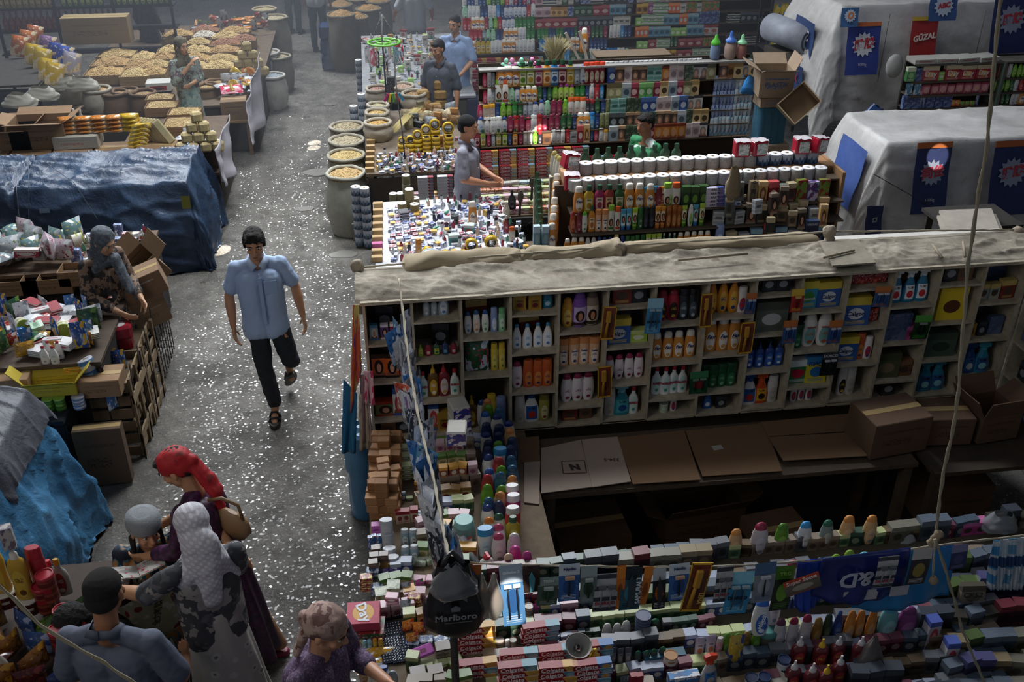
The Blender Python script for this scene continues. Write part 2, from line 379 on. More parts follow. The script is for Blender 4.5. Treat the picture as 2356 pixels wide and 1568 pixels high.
def pouch(base,c2,c3,w=.1,h=.14,t=.03,style=3,desc='glossy packet',name='packet',rough=.16):
 key=('po',base,c2,c3,w,h,t,style,desc)
 if key in _p:return _p[key]
 def side(sg):
  def f(u,v):
   x=(u-.5)*w;z=v*h;b=(math.sin(math.pi*u)**.5)*(math.sin(math.pi*v)**.5)
   n_=noise.noise(Vector((x*40+sg,z*40,h*99)))*.25
   return(x,sg*t/2*b*(1+n_),z)
  return f
 b=MB().grid(side(-1),8,8).grid(side(1),8,8,flip=True)
 p=Proto(name,'packet',desc,b.mesh(name,print_mat(base,c2,c3,style,rough)),[],h,w);_p[key]=p;return p
def card(base,c2,c3,w=.09,h=.2,kind='razor',desc='hanging razor card',text=None,tcol='ffffff',tsize=.02,tz=.9,toolc=('20242c','c0c4c8'),style=0,frame=None):
 """blister card hung from its top edge, origin at the top"""
 key=('cd',base,c2,c3,w,h,kind,desc,text)
 if key in _p:return _p[key]
 b=MB().grid(lambda u,v:((u-.5)*w,-.004-.006*math.sin(math.pi*v),-h*v),3,6,flip=True).grid(lambda u,v:((u-.5)*w,-.0025-.006*math.sin(math.pi*v),-h*v),3,6)
 parts=[]
 if frame:
  for sx in(-1,1):parts.append(('frame_edge',MB().box((sx*w*.47,-.008,-h/2),(w*.06,.004,h)).mesh('frame_edge',M(frame,.4)),(0,0,0),(0,0,0)))
  for zz in(-.015,-.985):parts.append(('frame_edge',MB().box((0,-.008,h*zz),(w,.004,h*.04)).mesh('frame_edge',M(frame,.4)),(0,0,0),(0,0,0)))
 t1,t2=M(toolc[0],.4),M(toolc[1],.25)
 if kind=='razor':
  for i in range(2):
   x=(i-.5)*w*.4
   parts.append(('razor',MB().tube([(x,-.016,-h*.85),(x,-.02,-h*.45),(x,-.022,-h*.35)],.004,6).box((x,-.022,-h*.3),(w*.32,.012,.012),mi=1).mesh('razor',t1,t2),(0,0,0),(0,0,0)))
 elif kind=='single':
  parts.append(('razor',MB().tube([(0,-.016,-h*.8),(0,-.02,-h*.45),(0,-.022,-h*.33)],[.006,.004,.003],6).box((0,-.022,-h*.3),(w*.45,.012,.014),mi=1).mesh('razor',t1,t2),(0,0,0),(0,0,0)))
 elif kind=='brush':
  parts.append(('brush',MB().tube([(-w*.15,-.016,-h*.9),(-w*.12,-.02,-h*.55),(-w*.1,-.022,-h*.45)],[.011,.009,.007],8).box((-w*.08,-.022,-h*.28),(w*.34,.02,h*.36),mi=0,bev=.006).mesh('brush',t1,t2),(0,0,0),(0,0,0)))
 elif kind=='scissors':
  parts.append(('razor',MB().prism([(-.1*w,-.9*h),(.12*w,-.85*h),(.2*w,-.4*h),(0,-.15*h),(-.15*w,-.35*h)],-.02,-.012).mesh('razor',t1),(0,0,0),(0,0,0)))
 if text:parts.append(('lettering',text_mesh(text,tsize,tcol,bold=.0008),(0,-.0125,-h*(1-tz)),UP))
 p=Proto('blister_card','card',desc,b.mesh('blister_card',print_mat(base,c2,c3,style,.25)),parts,h,w);_p[key]=p;return p
ORD={1:'first',2:'second',3:'third',4:'fourth',5:'fifth',6:'sixth',7:'seventh',8:'eighth',9:'ninth',10:'tenth'}
def nth(i):return ORD.get(i)or '%d%s'%(i,'th' if 10<=i%100<=20 else{1:'st',2:'nd',3:'rd'}.get(i%10,'th'))
def seq(items):
 o=[]
 for it in items:
  if isinstance(it,tuple):o+=[it[0]]*it[1]
  else:o.append(it)
 return o
def row(items,a,b,place,group,rz=0,jit=.003,jr=.06,s=1,where='from left',lean=0,parts=True,sj=0.04,gx=1.22):
 """stand the prototypes in a row from point a to point b; every one is its own object"""
 L=seq(items);a,b=Vector(a),Vector(b);n=len(L);ws=[p.w for p in L];tot=sum(ws);acc=0;D=b-a;ln=D.length
 cnt={}
 for i,p in enumerate(L):
  t=(acc+p.w/2)/tot;acc+=p.w;pos=a+D*t+Vector((random.uniform(-jit,jit),random.uniform(-jit,jit)*2,0))
  q_=1+random.uniform(-sj,sj);sc=(s*min(gx,ln/tot)*q_,)*2+(s*(min(1,ln/tot)if ln/tot<.8 else 1)*q_,)
  cnt[p.desc]=cnt.get(p.desc,0)+1;tn=sum(1 for q in L if q.desc==p.desc)
  lb='%s, %s %s'%(p.desc,'only one in' if tn==1 else nth(cnt[p.desc])+' '+where+' in',place)
  put(p,pos,rz+random.uniform(-jr,jr),lean,0,sc,lb,group,parts)
# ---------------------------------------------------------------- people
_tex={}
def dtex(sz):
 if sz not in _tex:
  t=bpy.data.textures.new('folds','CLOUDS');t.noise_scale=sz;t.noise_depth=2;_tex[sz]=t
 return _tex[sz]
def soft(o,vox,smooth=3,fold=0,fsz=.08):
 m=o.modifiers.new('remesh','REMESH');m.mode='VOXEL';m.voxel_size=vox;m.use_smooth_shade=True
 m=o.modifiers.new('smooth','SMOOTH');m.factor=.5;m.iterations=smooth
 if fold:
  m=o.modifiers.new('folds','DISPLACE');m.texture=dtex(fsz);m.strength=fold;m.mid_level=.5
 return o
J0=dict(pel=(0,0,.95),che=(0,-.01,1.27),nec=(0,.01,1.46),hea=(0,-.025,1.60),
shl=(.172,.0,1.385),ell=(.235,.02,1.12),wrl=(.25,-.05,.88),shr=(-.172,.0,1.385),elr=(-.235,.02,1.12),wrr=(-.25,-.05,.88),
hil=(.09,0,.91),knl=(.10,-.015,.50),anl=(.10,.03,.09),hir=(-.09,0,.91),knr=(-.10,-.015,.50),anr=(-.10,.03,.09),tol=(.11,-.13,.025),tor=(-.11,-.13,.025))
def hand(mb,wr,dr,palm_n,side,s=1.,curl=.6,mi=0):
 """palm, four fingers, thumb. dr: hand direction, palm_n: direction the palm faces, side: +1 thumb to the right of dr x n"""
 d=Vector(dr).normalized();n=Vector(palm_n);n=(n-d*n.dot(d)).normalized();sd=d.cross(n)*side;w0=Vector(wr)
 c=w0+d*.05*s
 for k in(-1,0,1):mb.cap(w0+d*.012*s+sd*k*.012*s,w0+d*.085*s+sd*k*.022*s,.015*s,.0125*s,8,mi=mi)
 for k,(ln,off)in enumerate(((.072,1.5),(.08,.5),(.074,-.5),(.058,-1.5))):
  a=w0+d*.085*s+sd*off*.0185*s;f=d.copy()
  for j in range(3):
   f=(f+n*curl*.55).normalized();b=a+f*ln*s*(.42,.32,.26)[j]*1.05;mb.cap(a,b,(.0088,.0078,.007)[j]*s,(.0078,.007,.0058)[j]*s,7,mi=mi);a=b
 a=w0+d*.03*s+sd*.028*s;f=(d*.7+sd*.8+n*.3).normalized()
 for j in range(2):b=a+f*(.038,.03)[j]*s;mb.cap(a,b,(.0115,.0095)[j]*s,(.0095,.0078)[j]*s,7,mi=mi);a=b;f=(f+d*.6+n*.3).normalized()
def person(desc,loc,rz,J=None,h=1.72,look=(0,0),skin='a8785c',hair='17120f',hstyle='short',top=None,bottom=None,dress=None,scarf=None,shoes='241d1a',vox=.009,hands=True,group=None,beard=None,
extra=None,curl=(.6,.6),palms=None,feet=True,legs=True):
 k=h/1.72;j=dict(J0);j.update(J or{});j={a:Vector(b)*k for a,b in j.items()}
 root=obj('person',None,None,loc,(0,0,rz),label=desc,cat='person',group=group)
 sk=M(tuple(min(1,q_*1.25)for q_ in lin(skin)[:3]),.5)
 hr=Euler((R(look[0]),0,R(look[1]))).to_matrix();H=j['hea'];hq=lambda x,y,z:H+hr@(Vector((x,y,z))*k)
 hax=hr@Vector((0,0,1))
 b=MB()
 # torso core, neck
 ax=(j['nec']-j['pel']).normalized();sx=(j['shl']-j['shr']).normalized()
 for s in(-1,1):b.cap(j['pel']+sx*s*.05*k,j['che']+sx*s*.06*k,.085*k,.09*k,12);b.cap(j['che']+sx*s*.06*k,j['nec']-ax*.11*k+sx*s*.06*k,.085*k,.04*k,12)
 b.cap(j['shl']*.9+j['shr']*.1-ax*.01*k,j['shr']*.9+j['shl']*.1-ax*.01*k,.036*k,.036*k,10)
 b.cap(j['nec']-ax*.05*k,hq(0,.02,-.03),.054*k,.05*k,12)
 # head: skull, jaw, nose, brow, chin, lips, ears
 hm=Matrix.Translation(H)@hr.to_4x4()
 def E(c,r,n=12):b.add(*_ell(c,r,n),0,True,hm@Matrix.Scale(k,4))
 E((0,.012,.035),(.076,.094,.088),16);E((0,-.018,-.04),(.058,.068,.075),14);E((0,-.052,-.088),(.028,.026,.024));E((0,-.045,.0),(.055,.042,.06))
 b.cap(hq(0,-.086,.02),hq(0,-.108,-.022),.008*k,.013*k,8);E((0,-.098,-.027),(.018,.014,.010),8);E((0,-.077,.035),(.045,.016,.012));E((0,-.083,-.056),(.024,.012,.007),8);E((0,-.081,-.067),(.02,.011,.007),8)
 for s in(-1,1):E((s*.078,.008,-.002),(.010,.018,.03),8);E((s*.042,-.062,-.022),(.02,.022,.02),8)
 # limbs
 for s,a,e,w_ in((1,'shl','ell','wrl'),(-1,'shr','elr','wrr')):
  b.cap(j[a]-Vector((0,0,.01*k)),j[e],.042*k,.038*k,12);b.cap(j[e],j[e].lerp(j[w_],.35),.039*k,.042*k,12);b.cap(j[e].lerp(j[w_],.35),j[w_],.041*k,.026*k,12)
  if hands:
   d=(j[w_]-j[e]).normalized();i=0 if s>0 else 1
   pn=Vector(palms[i])if palms else(Vector((-s,-.2,0)))
   hand(b,j[w_],d,pn,s if not palms else 1,k*1.05,curl[i])
 if legs:
  for a,e,w_,t in(('hil','knl','anl','tol'),('hir','knr','anr','tor')):
   b.cap(j[a],j[e],.078*k,.052*k,12);b.cap(j[e],j[e].lerp(j[w_],.3),.05*k,.055*k,12);b.cap(j[e].lerp(j[w_],.3),j[w_],.054*k,.036*k,12)
   if feet:b.cap(j[w_]+Vector((0,0,-.01)),j[t],.036*k,.028*k,10)
 body=soft(obj('body',b.mesh('body',sk),root),vox,3)
 # eyes, brows, mouth
 for s in(-1,1):
  obj('eye',MB().add(*_ell((s*.031,-.078,.014),(.014,.010,.007),10),0,True,Matrix.Scale(k,4)).add(*_ell((s*.031,-.0855,.014),(.006,.004,.006),8),1,True,Matrix.Scale(k,4)).mesh('eye',M('b8b0a6',.3),M('150e0a',.2)),root,H,hr.to_euler())
  obj('eyebrow',MB().tube([(s*.014*k,-.092*k,.033*k),(s*.032*k,-.091*k,.039*k),(s*.052*k,-.076*k,.034*k)],[.0035*k,.005*k,.002*k],6).mesh('eyebrow',M(hair,.8)),root,H,hr.to_euler())
 obj('mouth',MB().add(*_ell((0,-.0935,-.061),(.021,.004,.0035),10),0,True,Matrix.Scale(k,4)).mesh('mouth',M('6a3a34',.5)),root,H,hr.to_euler())
 if beard:obj('stubble',soft_mesh([((0,-.045,-.085),(.045,.04,.032))],k,M(beard,.9)),root,H,hr.to_euler())
 # hair
 hm_=M(hair,.85,bump=1,bscale=90)
 def strands(o,st=.012):return soft(o,.007,1,st,.02)
 if hstyle=='short':
  q=MB()
  for c,r in(((0,.022,.058),(.082,.094,.079)),((0,.045,.02),(.078,.068,.085)),((0,-.05,.088),(.06,.045,.030))):q.add(*_ell(c,r,14),0,True,Matrix.Scale(k,4))
  strands(obj('hair',q.mesh('hair',hm_),root,H,hr.to_euler()))
 elif hstyle=='fringe':
  q=MB()
  for c,r in(((0,.020,.060),(.083,.097,.078)),((0,.045,.02),(.083,.068,.09)),((0,-.034,.096),(.068,.046,.034)),((.07,0,.03),(.018,.04,.05)),((-.07,0,.03),(.018,.04,.05))):q.add(*_ell(c,r,14),0,True,Matrix.Scale(k,4))
  for i in range(9):x=(i-4)*.015;q.cap(Vector((x,-.062,.098))*k,Vector((x*1.15+.008,-.090,.074-.006*(i%3)))*k,.011*k,.005*k,6)
  strands(obj('hair',q.mesh('hair',hm_),root,H,hr.to_euler()),.014)
 elif hstyle=='long':
  q=MB()
  for c,r in(((0,.02,.055),(.088,.102,.085)),((0,.06,-.05),(.08,.06,.13)),((.0,.08,-.18),(.07,.045,.12))):q.add(*_ell(c,r,14),0,True,Matrix.Scale(k,4))
  strands(obj('hair',q.mesh('hair',hm_),root,H,hr.to_euler()))
 elif hstyle=='crop':
  q=MB()
  for c,r in(((0,.018,.048),(.0805,.095,.079)),((0,.035,.0),(.076,.074,.07))):q.add(*_ell(c,r,16),0,True,Matrix.Scale(k,4))
  soft(obj('hair',q.mesh('hair',M(hair,.9,bump=1,bscale=300)),root,H,hr.to_euler()),.007,2)
 # clothes
 if top:
  q=MB();col,slen,g=top.get('m'),top.get('sleeve',.62),top.get('loose',1.)
  hem=top.get('hem',-.02)
  for t in(-1,1):
   S=sx*t*k;sh=j['shl' if t>0 else 'shr'];el,wr=(j['ell'],j['wrl'])if t>0 else(j['elr'],j['wrr'])
   q.cap(j['pel']+ax*hem*k+S*.062,j['che']+S*.066,.108*k*g,.104*k*g,18);q.cap(j['che']+S*.066,sh*.55+j['nec']*.45-ax*.12*k,.104*k*g,.062*k,16)
   q.cap(j['nec']-ax*.035*k+S*.03,sh-ax*.012*k,.046*k,.050*k,12)
   if slen<=1:q.cap(sh,sh.lerp(el,slen),.058*k,.060*k*g,14)
   else:q.cap(sh,el,.058*k,.052*k*g,14);q.cap(el,el.lerp(wr,slen-1),.051*k*g,.045*k*g,14)
   if hem<-.05:q.cap(j['pel']+S*.06,j['pel']+ax*hem*1.25*k+S*.066,.112*k*g,.116*k*g,16)
  soft(obj(top.get('name','shirt'),q.mesh('shirt',col),root),max(vox,.008),4,.020*top.get('fold',1),.11)
  if top.get('collar'):
   for s in(-1,1):
    n_=j['nec'];obj('collar',MB().add([(s*.005,-.07,-.045),(s*.062,-.02,.012),(s*.05,.052,.03),(0,.06,.034),(0,.072,-.01),(s*.07,.055,-.014),(s*.085,-.035,-.03),(s*.05,-.085,-.078)],[(0,1,6,7),(1,2,5,6),(2,3,4,5)],0,True,Matrix.Scale(k,4)).mesh('collar',M(top['collar'],.7)),root,n_).modifiers.new('thick','SOLIDIFY').thickness=.006
   front=j['che']+Vector((0,-.118*k*g,.0))
   q=MB()
   for i in range(5):q.ell(j['pel'].lerp(j['nec'],.12+.17*i)+Vector((0,-.113*k*g-.006+.022*(i>3),0)),(.0055,.003,.0055),8)
   obj('buttons',q.mesh('buttons',M('d8dde6',.3)),root,kind='stuff')
 if bottom:
  q=MB();g=bottom.get('loose',1.);en=bottom.get('length',.96)
  q.cap(j['hil']*.8+j['hir']*.2+Vector((0,0,.02)),j['hir']*.8+j['hil']*.2+Vector((0,0,.02)),.09*k*g,.09*k*g,14)
  for s in('l','r'):
   a,e,w_=j['hi'+s],j['kn'+s],j['an'+s];q.cap(a-Vector((a.x*.12,0,.03*k)),e,.088*k*g,.070*k*g,16);q.cap(e,e.lerp(w_,en),.070*k*g,.056*k*g,14)
  soft(obj('trousers',q.mesh('trousers',bottom['m']),root),max(vox,.009),4,.03,.1)
 if dress:
  c0=j['che'].lerp(j['pel'],.55);hem_z=dress.get('hem',.08)*k;base=Vector(dress.get('base',(j['pel'].x,j['pel'].y,0)));r1=dress.get('r',.27)*k;nf=dress.get('folds',11)
  def fs(u,v):
   a=2*math.pi*u;z=c0.z+(hem_z-c0.z)*v;c=c0.lerp(Vector((base.x,base.y,hem_z)),v);rr=(.128+(r1/k-.128)*v**.75)*k
   f=1+.10*v*math.sin(a*nf+3*noise.noise(Vector((a*.8,v*2,h))))+.06*v*noise.noise(Vector((math.cos(a)*2,math.sin(a)*2,v*3)))
   return(c.x+rr*f*math.cos(a)*dress.get('sx',1),c.y+rr*f*math.sin(a)*dress.get('sy',.85),z)
  obj('skirt',MB().grid(fs,88,30).mesh('skirt',dress['m']),root)
 if scarf:
  q=MB()
  st=scarf.get('style','hijab')
  if st=='hijab':
   for c,r in(((0,.026,.044),(.094,.104,.098)),((0,.032,-.03),(.090,.085,.10)),((0,.03,-.115),(.088,.085,.07))):q.add(*_ell(c,r,16),0,True,hm@Matrix.Scale(k,4))
   q.cap(hq(0,.02,-.11),j['nec']-ax*.04*k,.082*k,.11*k,16,sy=.9);q.cap(j['nec']-ax*.05*k,j['shl']*.5+j['nec']*.5-ax*.07*k,.09*k,.085*k);q.cap(j['nec']-ax*.05*k,j['shr']*.5+j['nec']*.5-ax*.07*k,.09*k,.085*k)
   for p in scarf.get('tails',()):q.cap(H+Vector(p[0])*k,H+Vector(p[1])*k,p[2]*k,p[3]*k,12,sy=.6)
  elif st=='bandana':
   for c,r in(((0,.018,.056),(.090,.104,.084)),((0,.05,.02),(.084,.07,.075))):q.add(*_ell(c,r,16),0,True,hm@Matrix.Scale(k,4))
   q.ell(hq(0,.12,.01),(.035*k,.03*k,.035*k),10)
   for p in scarf.get('tails',()):q.cap(H+Vector(p[0])*k,H+Vector(p[1])*k,p[2]*k,p[3]*k,10,sy=.6)
  soft(obj('headscarf',q.mesh('headscarf',scarf['m']),root),.009,2,.016,.07)
 if shoes and feet:
  for a,t in(('anl','tol'),('anr','tor')):
   d=(j[t]-j[a]);d.z=0;d.normalize();q=MB();c=j[t]*.62+j[a]*.38;z0=j[t].z-.025*k;tl=j[t].z<.1*k
   y_=math.atan2(d.x,-d.y)
   q.lathe([(.5,0),(.5,.02),(.46,.03)],16,.10*k,.29*k,sq=2.4)
   o_=obj('sandal',q.tube([(-.045*k,-.05*k,.02),(-.03*k,-.055*k,.06*k),(.03*k,-.055*k,.06*k),(.045*k,-.05*k,.02)],.011,6).tube([(-.045*k,.02*k,.02),(-.02*k,.0,.085*k),(.02*k,.0,.085*k),(.045*k,.02*k,.02)],.010,6).mesh('sandal',M(shoes,.5)),root,(c.x,c.y,z0),(0 if tl else R(-50),0,math.atan2(d.x,-d.y)))
 if extra:extra(root,j,hq,hr,k)
 return root,j
def _ell(c,r,n):
 q=MB().ell(c,r,n);return q.v,q.f
def soft_mesh(parts,k,m):
 q=MB()
 for c,r in parts:q.add(*_ell(c,r,12),0,True,Matrix.Scale(k,4))
 return q.mesh('blob',m)
def pat(c1,c2,c3,sc=18,kind='noise',rough=.8,th=.52):
 key=('pat',c1,c2,c3,sc,kind,rough,th)
 if key in _m:return _m[key]
 m,t=newmat('cloth_print',rough);v,x,y,z=t.xyz('Object')
 if kind=='noise':
  o=t.mix(t.math('GREATER_THAN',t.noise(v,sc,3,.6),th),lin(c1),lin(c2));o=t.mix(t.math('GREATER_THAN',t.noise(v,sc*1.9,2),th+.08),o,lin(c3))
 elif kind=='ikat':
  mp=t.new('ShaderNodeMapping');mp.inputs['Scale'].default_value=(1,1,.25);t.l.new(v,mp.inputs[0])
  o=t.ramp(t.noise(mp.outputs[0],sc,2,.6),[(.36,lin('1c2436')),(.46,lin(c1)),(.5,lin(c2)),(.57,lin(c3)),(.63,lin('c9c6bd')),(.72,lin('17303a'))],'CONSTANT')
 elif kind=='dots':
  d=t.vor(v,sc);o=t.mix(t.math('LESS_THAN',d.outputs[0],.28),lin(c1),lin(c2));o=t.mix(t.math('LESS_THAN',d.outputs[0],.12),o,lin(c3))
 elif kind=='mesh':
  s_=t.math('MULTIPLY',t.math('SINE',t.math('MULTIPLY',x,sc*30.)),t.math('SINE',t.math('MULTIPLY',z,sc*30.)));o=t.mix(t.math('GREATER_THAN',s_,.2),lin(c1),lin(c2))
 t.l.new(o,t.b.inputs['Base Color']);t.bump(t.noise(v,220,2),.15,.004);_m[key]=m;return m
# ---------------------------------------------------------------- ground and hall
def ground():
 m,t=newmat('trodden_asphalt',.4)
 v,x,y,z=t.xyz('Object')
 big=t.noise(v,.9,5,.6);mid=t.noise(v,5,5,.65);fine=t.noise(v,55,3,.7)
 c=t.ramp(t.math('ADD',t.math('MULTIPLY',big,.5),t.math('MULTIPLY',mid,.5)),[(.36,lin('504d48')),(.52,lin('74706a')),(.66,lin('8d8983'))])
 vo=t.vor(v,62);peb=t.math('LESS_THAN',vo.outputs[0],.3)
 c=t.mix(t.math('MULTIPLY',peb,.22),c,lin('c0bcb4'));c=t.mix(t.math('MULTIPLY',t.math('GREATER_THAN',fine,.62),.35),c,lin('2e2b28'))
 pat_=t.math('GREATER_THAN',t.noise(v,2.3,4,.6),.66);c=t.mix(t.math('MULTIPLY',t.math('GREATER_THAN',t.noise(v,.7,6,.7),.55),.22),c,lin('2e2b28'));c=t.mix(t.math('MULTIPLY',pat_,.5),c,lin('34312d'))
 t.l.new(c,t.b.inputs['Base Color'])
 t.l.new(t.ramp(mid,[(.35,(.26,.26,.26)),(.7,(.5,.5,.5))]),t.b.inputs['Roughness'])
 vb=t.vor(v,42);wn=t.new('ShaderNodeTexNoise');wn.inputs['Scale'].default_value=26;wn.inputs['Detail'].default_value=6;wn.inputs['Roughness'].default_value=.75;t.l.new(v,wn.inputs['Vector'])
 h=t.math('ADD',t.math('MULTIPLY',vb.outputs[0],-.35),t.math('ADD',t.math('MULTIPLY',wn.outputs[0],1.6),t.math('MULTIPLY',mid,1.0)))
 t.bump(h,.9,.022)
 bn=[n for n in t.n if n.type=='BUMP'][0];fl=t.vor(v,66);sc_=t.new('ShaderNodeSeparateColor');t.l.new(fl.outputs[1],sc_.inputs[0]);mask=t.math('LESS_THAN',sc_.outputs[0],.12)
 vs1=t.new('ShaderNodeVectorMath',operation='SUBTRACT');t.l.new(fl.outputs[1],vs1.inputs[0]);vs1.inputs[1].default_value=(.06,.5,.5)
 vs2=t.new('ShaderNodeVectorMath',operation='SCALE');t.l.new(vs1.outputs[0],vs2.inputs[0]);t.l.new(t.math('MULTIPLY',mask,.6),vs2.inputs['Scale'])
 va=t.new('ShaderNodeVectorMath',operation='ADD');t.l.new(t.mixn(mask,bn),va.inputs[0]);t.l.new(vs2.outputs[0],va.inputs[1]);vn=t.new('ShaderNodeVectorMath',operation='NORMALIZE');t.l.new(va.outputs[0],vn.inputs[0]);t.l.new(vn.outputs[0],t.b.inputs['Normal'])
 t.l.new(t.mix(mask,t.ramp(mid,[(.35,(.30,.30,.30)),(.7,(.5,.5,.5))]),(.2,.2,.2,1)),t.b.inputs['Roughness']);t.b.inputs['Specular IOR Level'].default_value=.8
 b=MB();g=60
 def f(u,v_):
  X=-9+24*u;Y=-1+30*v_;Z=.012*noise.noise(Vector((X*2.1,Y*2.1,0)))+.006*noise.noise(Vector((X*7,Y*7,3)));return(X,Y,min(Z,.006)-.006)
 b.grid(f,200,240);struct('floor',b.mesh('floor',m))
 wm=M('5a5650',.9,wear=.3)
 for n_,c_,d_ in(('wall_back',(3,29.2,2.5),(24.4,.3,5.)),('wall_left',(-9.2,14,2.5),(.3,30,5.)),('wall_right',(15.2,14,2.5),(.3,30,5.))):
  struct(n_,MB().box(c_,d_).mesh(n_,wm))
ground()
for px,py,r in((790,585,.16),(735,395,.22),(760,240,.1),(700,480,.12)):
 p=at(px,py,z=0);b=MB();pts=[(r*(1+.3*noise.noise(Vector((a,px,0))))*math.cos(a),r*.6*(1+.3*noise.noise(Vector((a,py,0))))*math.sin(a))for a in[2*math.pi*i/20 for i in range(20)]]
 b.add([(x,y,.004)for x,y in pts]+[(x*1.04,y*1.04,-.004)for x,y in pts],[tuple(range(20))]+[(i,i+20,(i+1)%20+20,(i+1)%20)for i in range(20)])
 struct('trim_1',b.mesh('floor_patch',M('77746f',.35,wear=.15)),loc=p)
# ---------------------------------------------------------------- small helpers
def mixr(L,n,lo=1,hi=3):
 o=[]
 while len(o)<n:o+=[random.choice(L)]*random.randint(lo,hi)
 return o[:n]
def fill_row(L,a,b,place,group,lo=1,hi=3,gap=1.05,**k):
 ln=(Vector(b)-Vector(a)).length;o=[];t=0
 while True:
  p=random.choice(L)
  for _ in range(random.randint(lo,hi)):
   if t+p.w*gap>ln:row(o,a,Vector(a)+(Vector(b)-Vector(a))*min(1,t/ln),place,group,**k);return
   o.append(p);t+=p.w*gap
def rope(name,pts,r,label,cat='rope',col='a89f8c',group=None):
 P=[Vector(p)for p in pts];Q=[]
 for i in range(len(P)-1):
  n_=max(2,int((P[i+1]-P[i]).length/.04))
  for k in range(n_):t=k/n_;q=P[i].lerp(P[i+1],t);q.z-=.0;Q.append(q+Vector((random.uniform(-1,1),random.uniform(-1,1),random.uniform(-1,1)))*r*.25)
 Q.append(P[-1]);b=MB()
 for s in(0,math.pi):
  b.tube([q+Vector((math.cos(i*.9+s),0,math.sin(i*.9+s)))*r*.45 for i,q in enumerate(Q)],r*.68,6)
 return obj(name,b.mesh(name,M(col,.9)),label=label,cat=cat,group=group)
def tarp(x0,x1,y0,y1,zt,drop,mats,seed=0,amp=.05,nu=120,nv=90,sag=.05,over=(1,1,1,1),foot=.15,hump=0,zf=None,fold=9):
 """cloth laid over a box and hanging down its sides; over = (left, right, front, back) hanging or not"""
 ex=drop;U0,U1=x0-ex*over[0],x1+ex*over[1];V0,V1=y0-ex*over[2],y1+ex*over[3]
 def f(u,v):
  U=U0+(U1-U0)*u;V=V0+(V1-V0)*v;cx=min(max(U,x0),x1);cy=min(max(V,y0),y1);dx,dy=U-cx,V-cy;d=math.hypot(dx,dy)
  zz=zf(cx,cy)if zf else zt
  if d>0:ox,oy=dx/d,dy/d
  else:ox=oy=0
  flare=foot*(1-math.exp(-d*2.2))+(.035*math.sin((cx+cy*1.3+math.atan2(oy,ox+1e-6)*.6)*fold+seed)*min(1,d*2)if d>0 else 0)
  X,Y=cx+ox*flare,cy+oy*flare;Z=zz-min(d,zz*1.0)
  n1=noise.noise(Vector((U*1.7+seed,V*3.2,seed)));n2=1-abs(noise.noise(Vector((U*2.2,V*6+U*1.5,seed+5))))*2;n3=noise.noise(Vector((U*9,V*9,seed+2)))
  a=amp*(n1*.8+max(0,n2)**3*.5+n3*.15);k=min(1,d*4)
  X+=ox*a*k;Y+=oy*a*k;Z+=a*(1-k)
  if zz>0 and d==0:Z-=sag*math.sin(math.pi*(cx-x0)/(x1-x0))*math.sin(math.pi*(cy-y0)/(y1-y0));Z+=hump*math.exp(-((cy-(y0+y1)/2)/.35)**2)
  return(X,Y,max(Z,.01))
 return MB().grid(f,nu,nv)
def weave(c1,c2,rough=.5,sc=4,bump=.25):
 key=('w',c1,c2,rough,sc)
 if key in _m:return _m[key]
 m,t=newmat('woven_sheet',rough);v,x,y,z=t.xyz('Object')
 f=t.noise(v,sc,6,.7,.4);t.l.new(t.ramp(f,[(.3,lin(c1)),(.7,lin(c2))]),t.b.inputs['Base Color'])
 t.bump(t.math('ADD',t.noise(v,30,4,.7),t.math('MULTIPLY',t.noise(v,6,4,.7,1.),2.)),bump,.02);_m[key]=m;return m
def sheet_poly(name,pts,th,m,parent=None,**k):
 n_=len(pts);b=MB();c=sum((Vector(p)for p in pts),Vector())/n_
 V=[Vector(p)-c for p in pts]
 b.add([v+Vector((0,0,th))for v in V]+V,[tuple(range(n_)),tuple(range(n_,2*n_))[::-1]]+[(i,i+n_,(i+1)%n_+n_,(i+1)%n_)for i in range(n_)])
 return obj(name,b.mesh(name,m),parent,c,**k)
CARD,CARD2=('8a6d50','6b5038','5c4431'),('a08464','5a4330','6b2a22')
def box_carton(w,d,h,cols=CARD,flaps=0,closed=True,desc=None,loc=(0,0,0),rz=0,rx=0,ry=0,group=None,text=None,tcol='3a2c22',tsize=.06,name='carton'):
 """corrugated carton with floor, four walls and flaps"""
 m=print_mat(*cols,9,.85);root=obj(name,None,None,loc,(rx,ry,rz),label=desc,cat='carton',group=group);t=.006
 obj('base',MB().box((0,0,t/2),(w,d,t)).mesh('base',m),root)
 for n_,c,s in(('side_wall',(0,-d/2,h/2),(w,t,h)),('side_wall',(0,d/2,h/2),(w,t,h)),('side_wall',(-w/2,0,h/2),(t,d,h)),('side_wall',(w/2,0,h/2),(t,d,h))):
  obj(n_,MB().box(c,s).mesh(n_,m),root)
 if closed:
  for s in(-1,1):obj('flap',MB().box((0,s*d/4,h),(w,d/2-.003,t)).mesh('flap',M(cols[0],.85,wear=.15)),root)
  obj('tape',MB().box((0,0,h+.004),(w,.05,.002)).mesh('tape',M('a58d62',.3)),root)
 elif flaps:
  for(cx,cy,w_,ang,axr)in((0,-1,w,-1,0),(0,1,w,1,0),(-1,0,d,-1,1),(1,0,d,1,1)):
   fl=d/2 if axr==0 else w/2;fl=min(fl,.16);a=R(random.uniform(15,70))*ang*flaps
   o=obj('flap',MB().box((0,0,fl/2),(w_,t,fl)if axr==0 else(t,w_,fl)).mesh('flap',M(cols[0],.85,wear=.15)),root,(cx*w/2,cy*d/2,h))
   o.rotation_euler=(-a,0,0)if axr==0 else(0,a,0)
 if text:obj('lettering',text_mesh(text,tsize,tcol,bold=.001),root,(0,-d/2-t,h*.5),UP)
 return root
def pile(top_fn,mats):pass
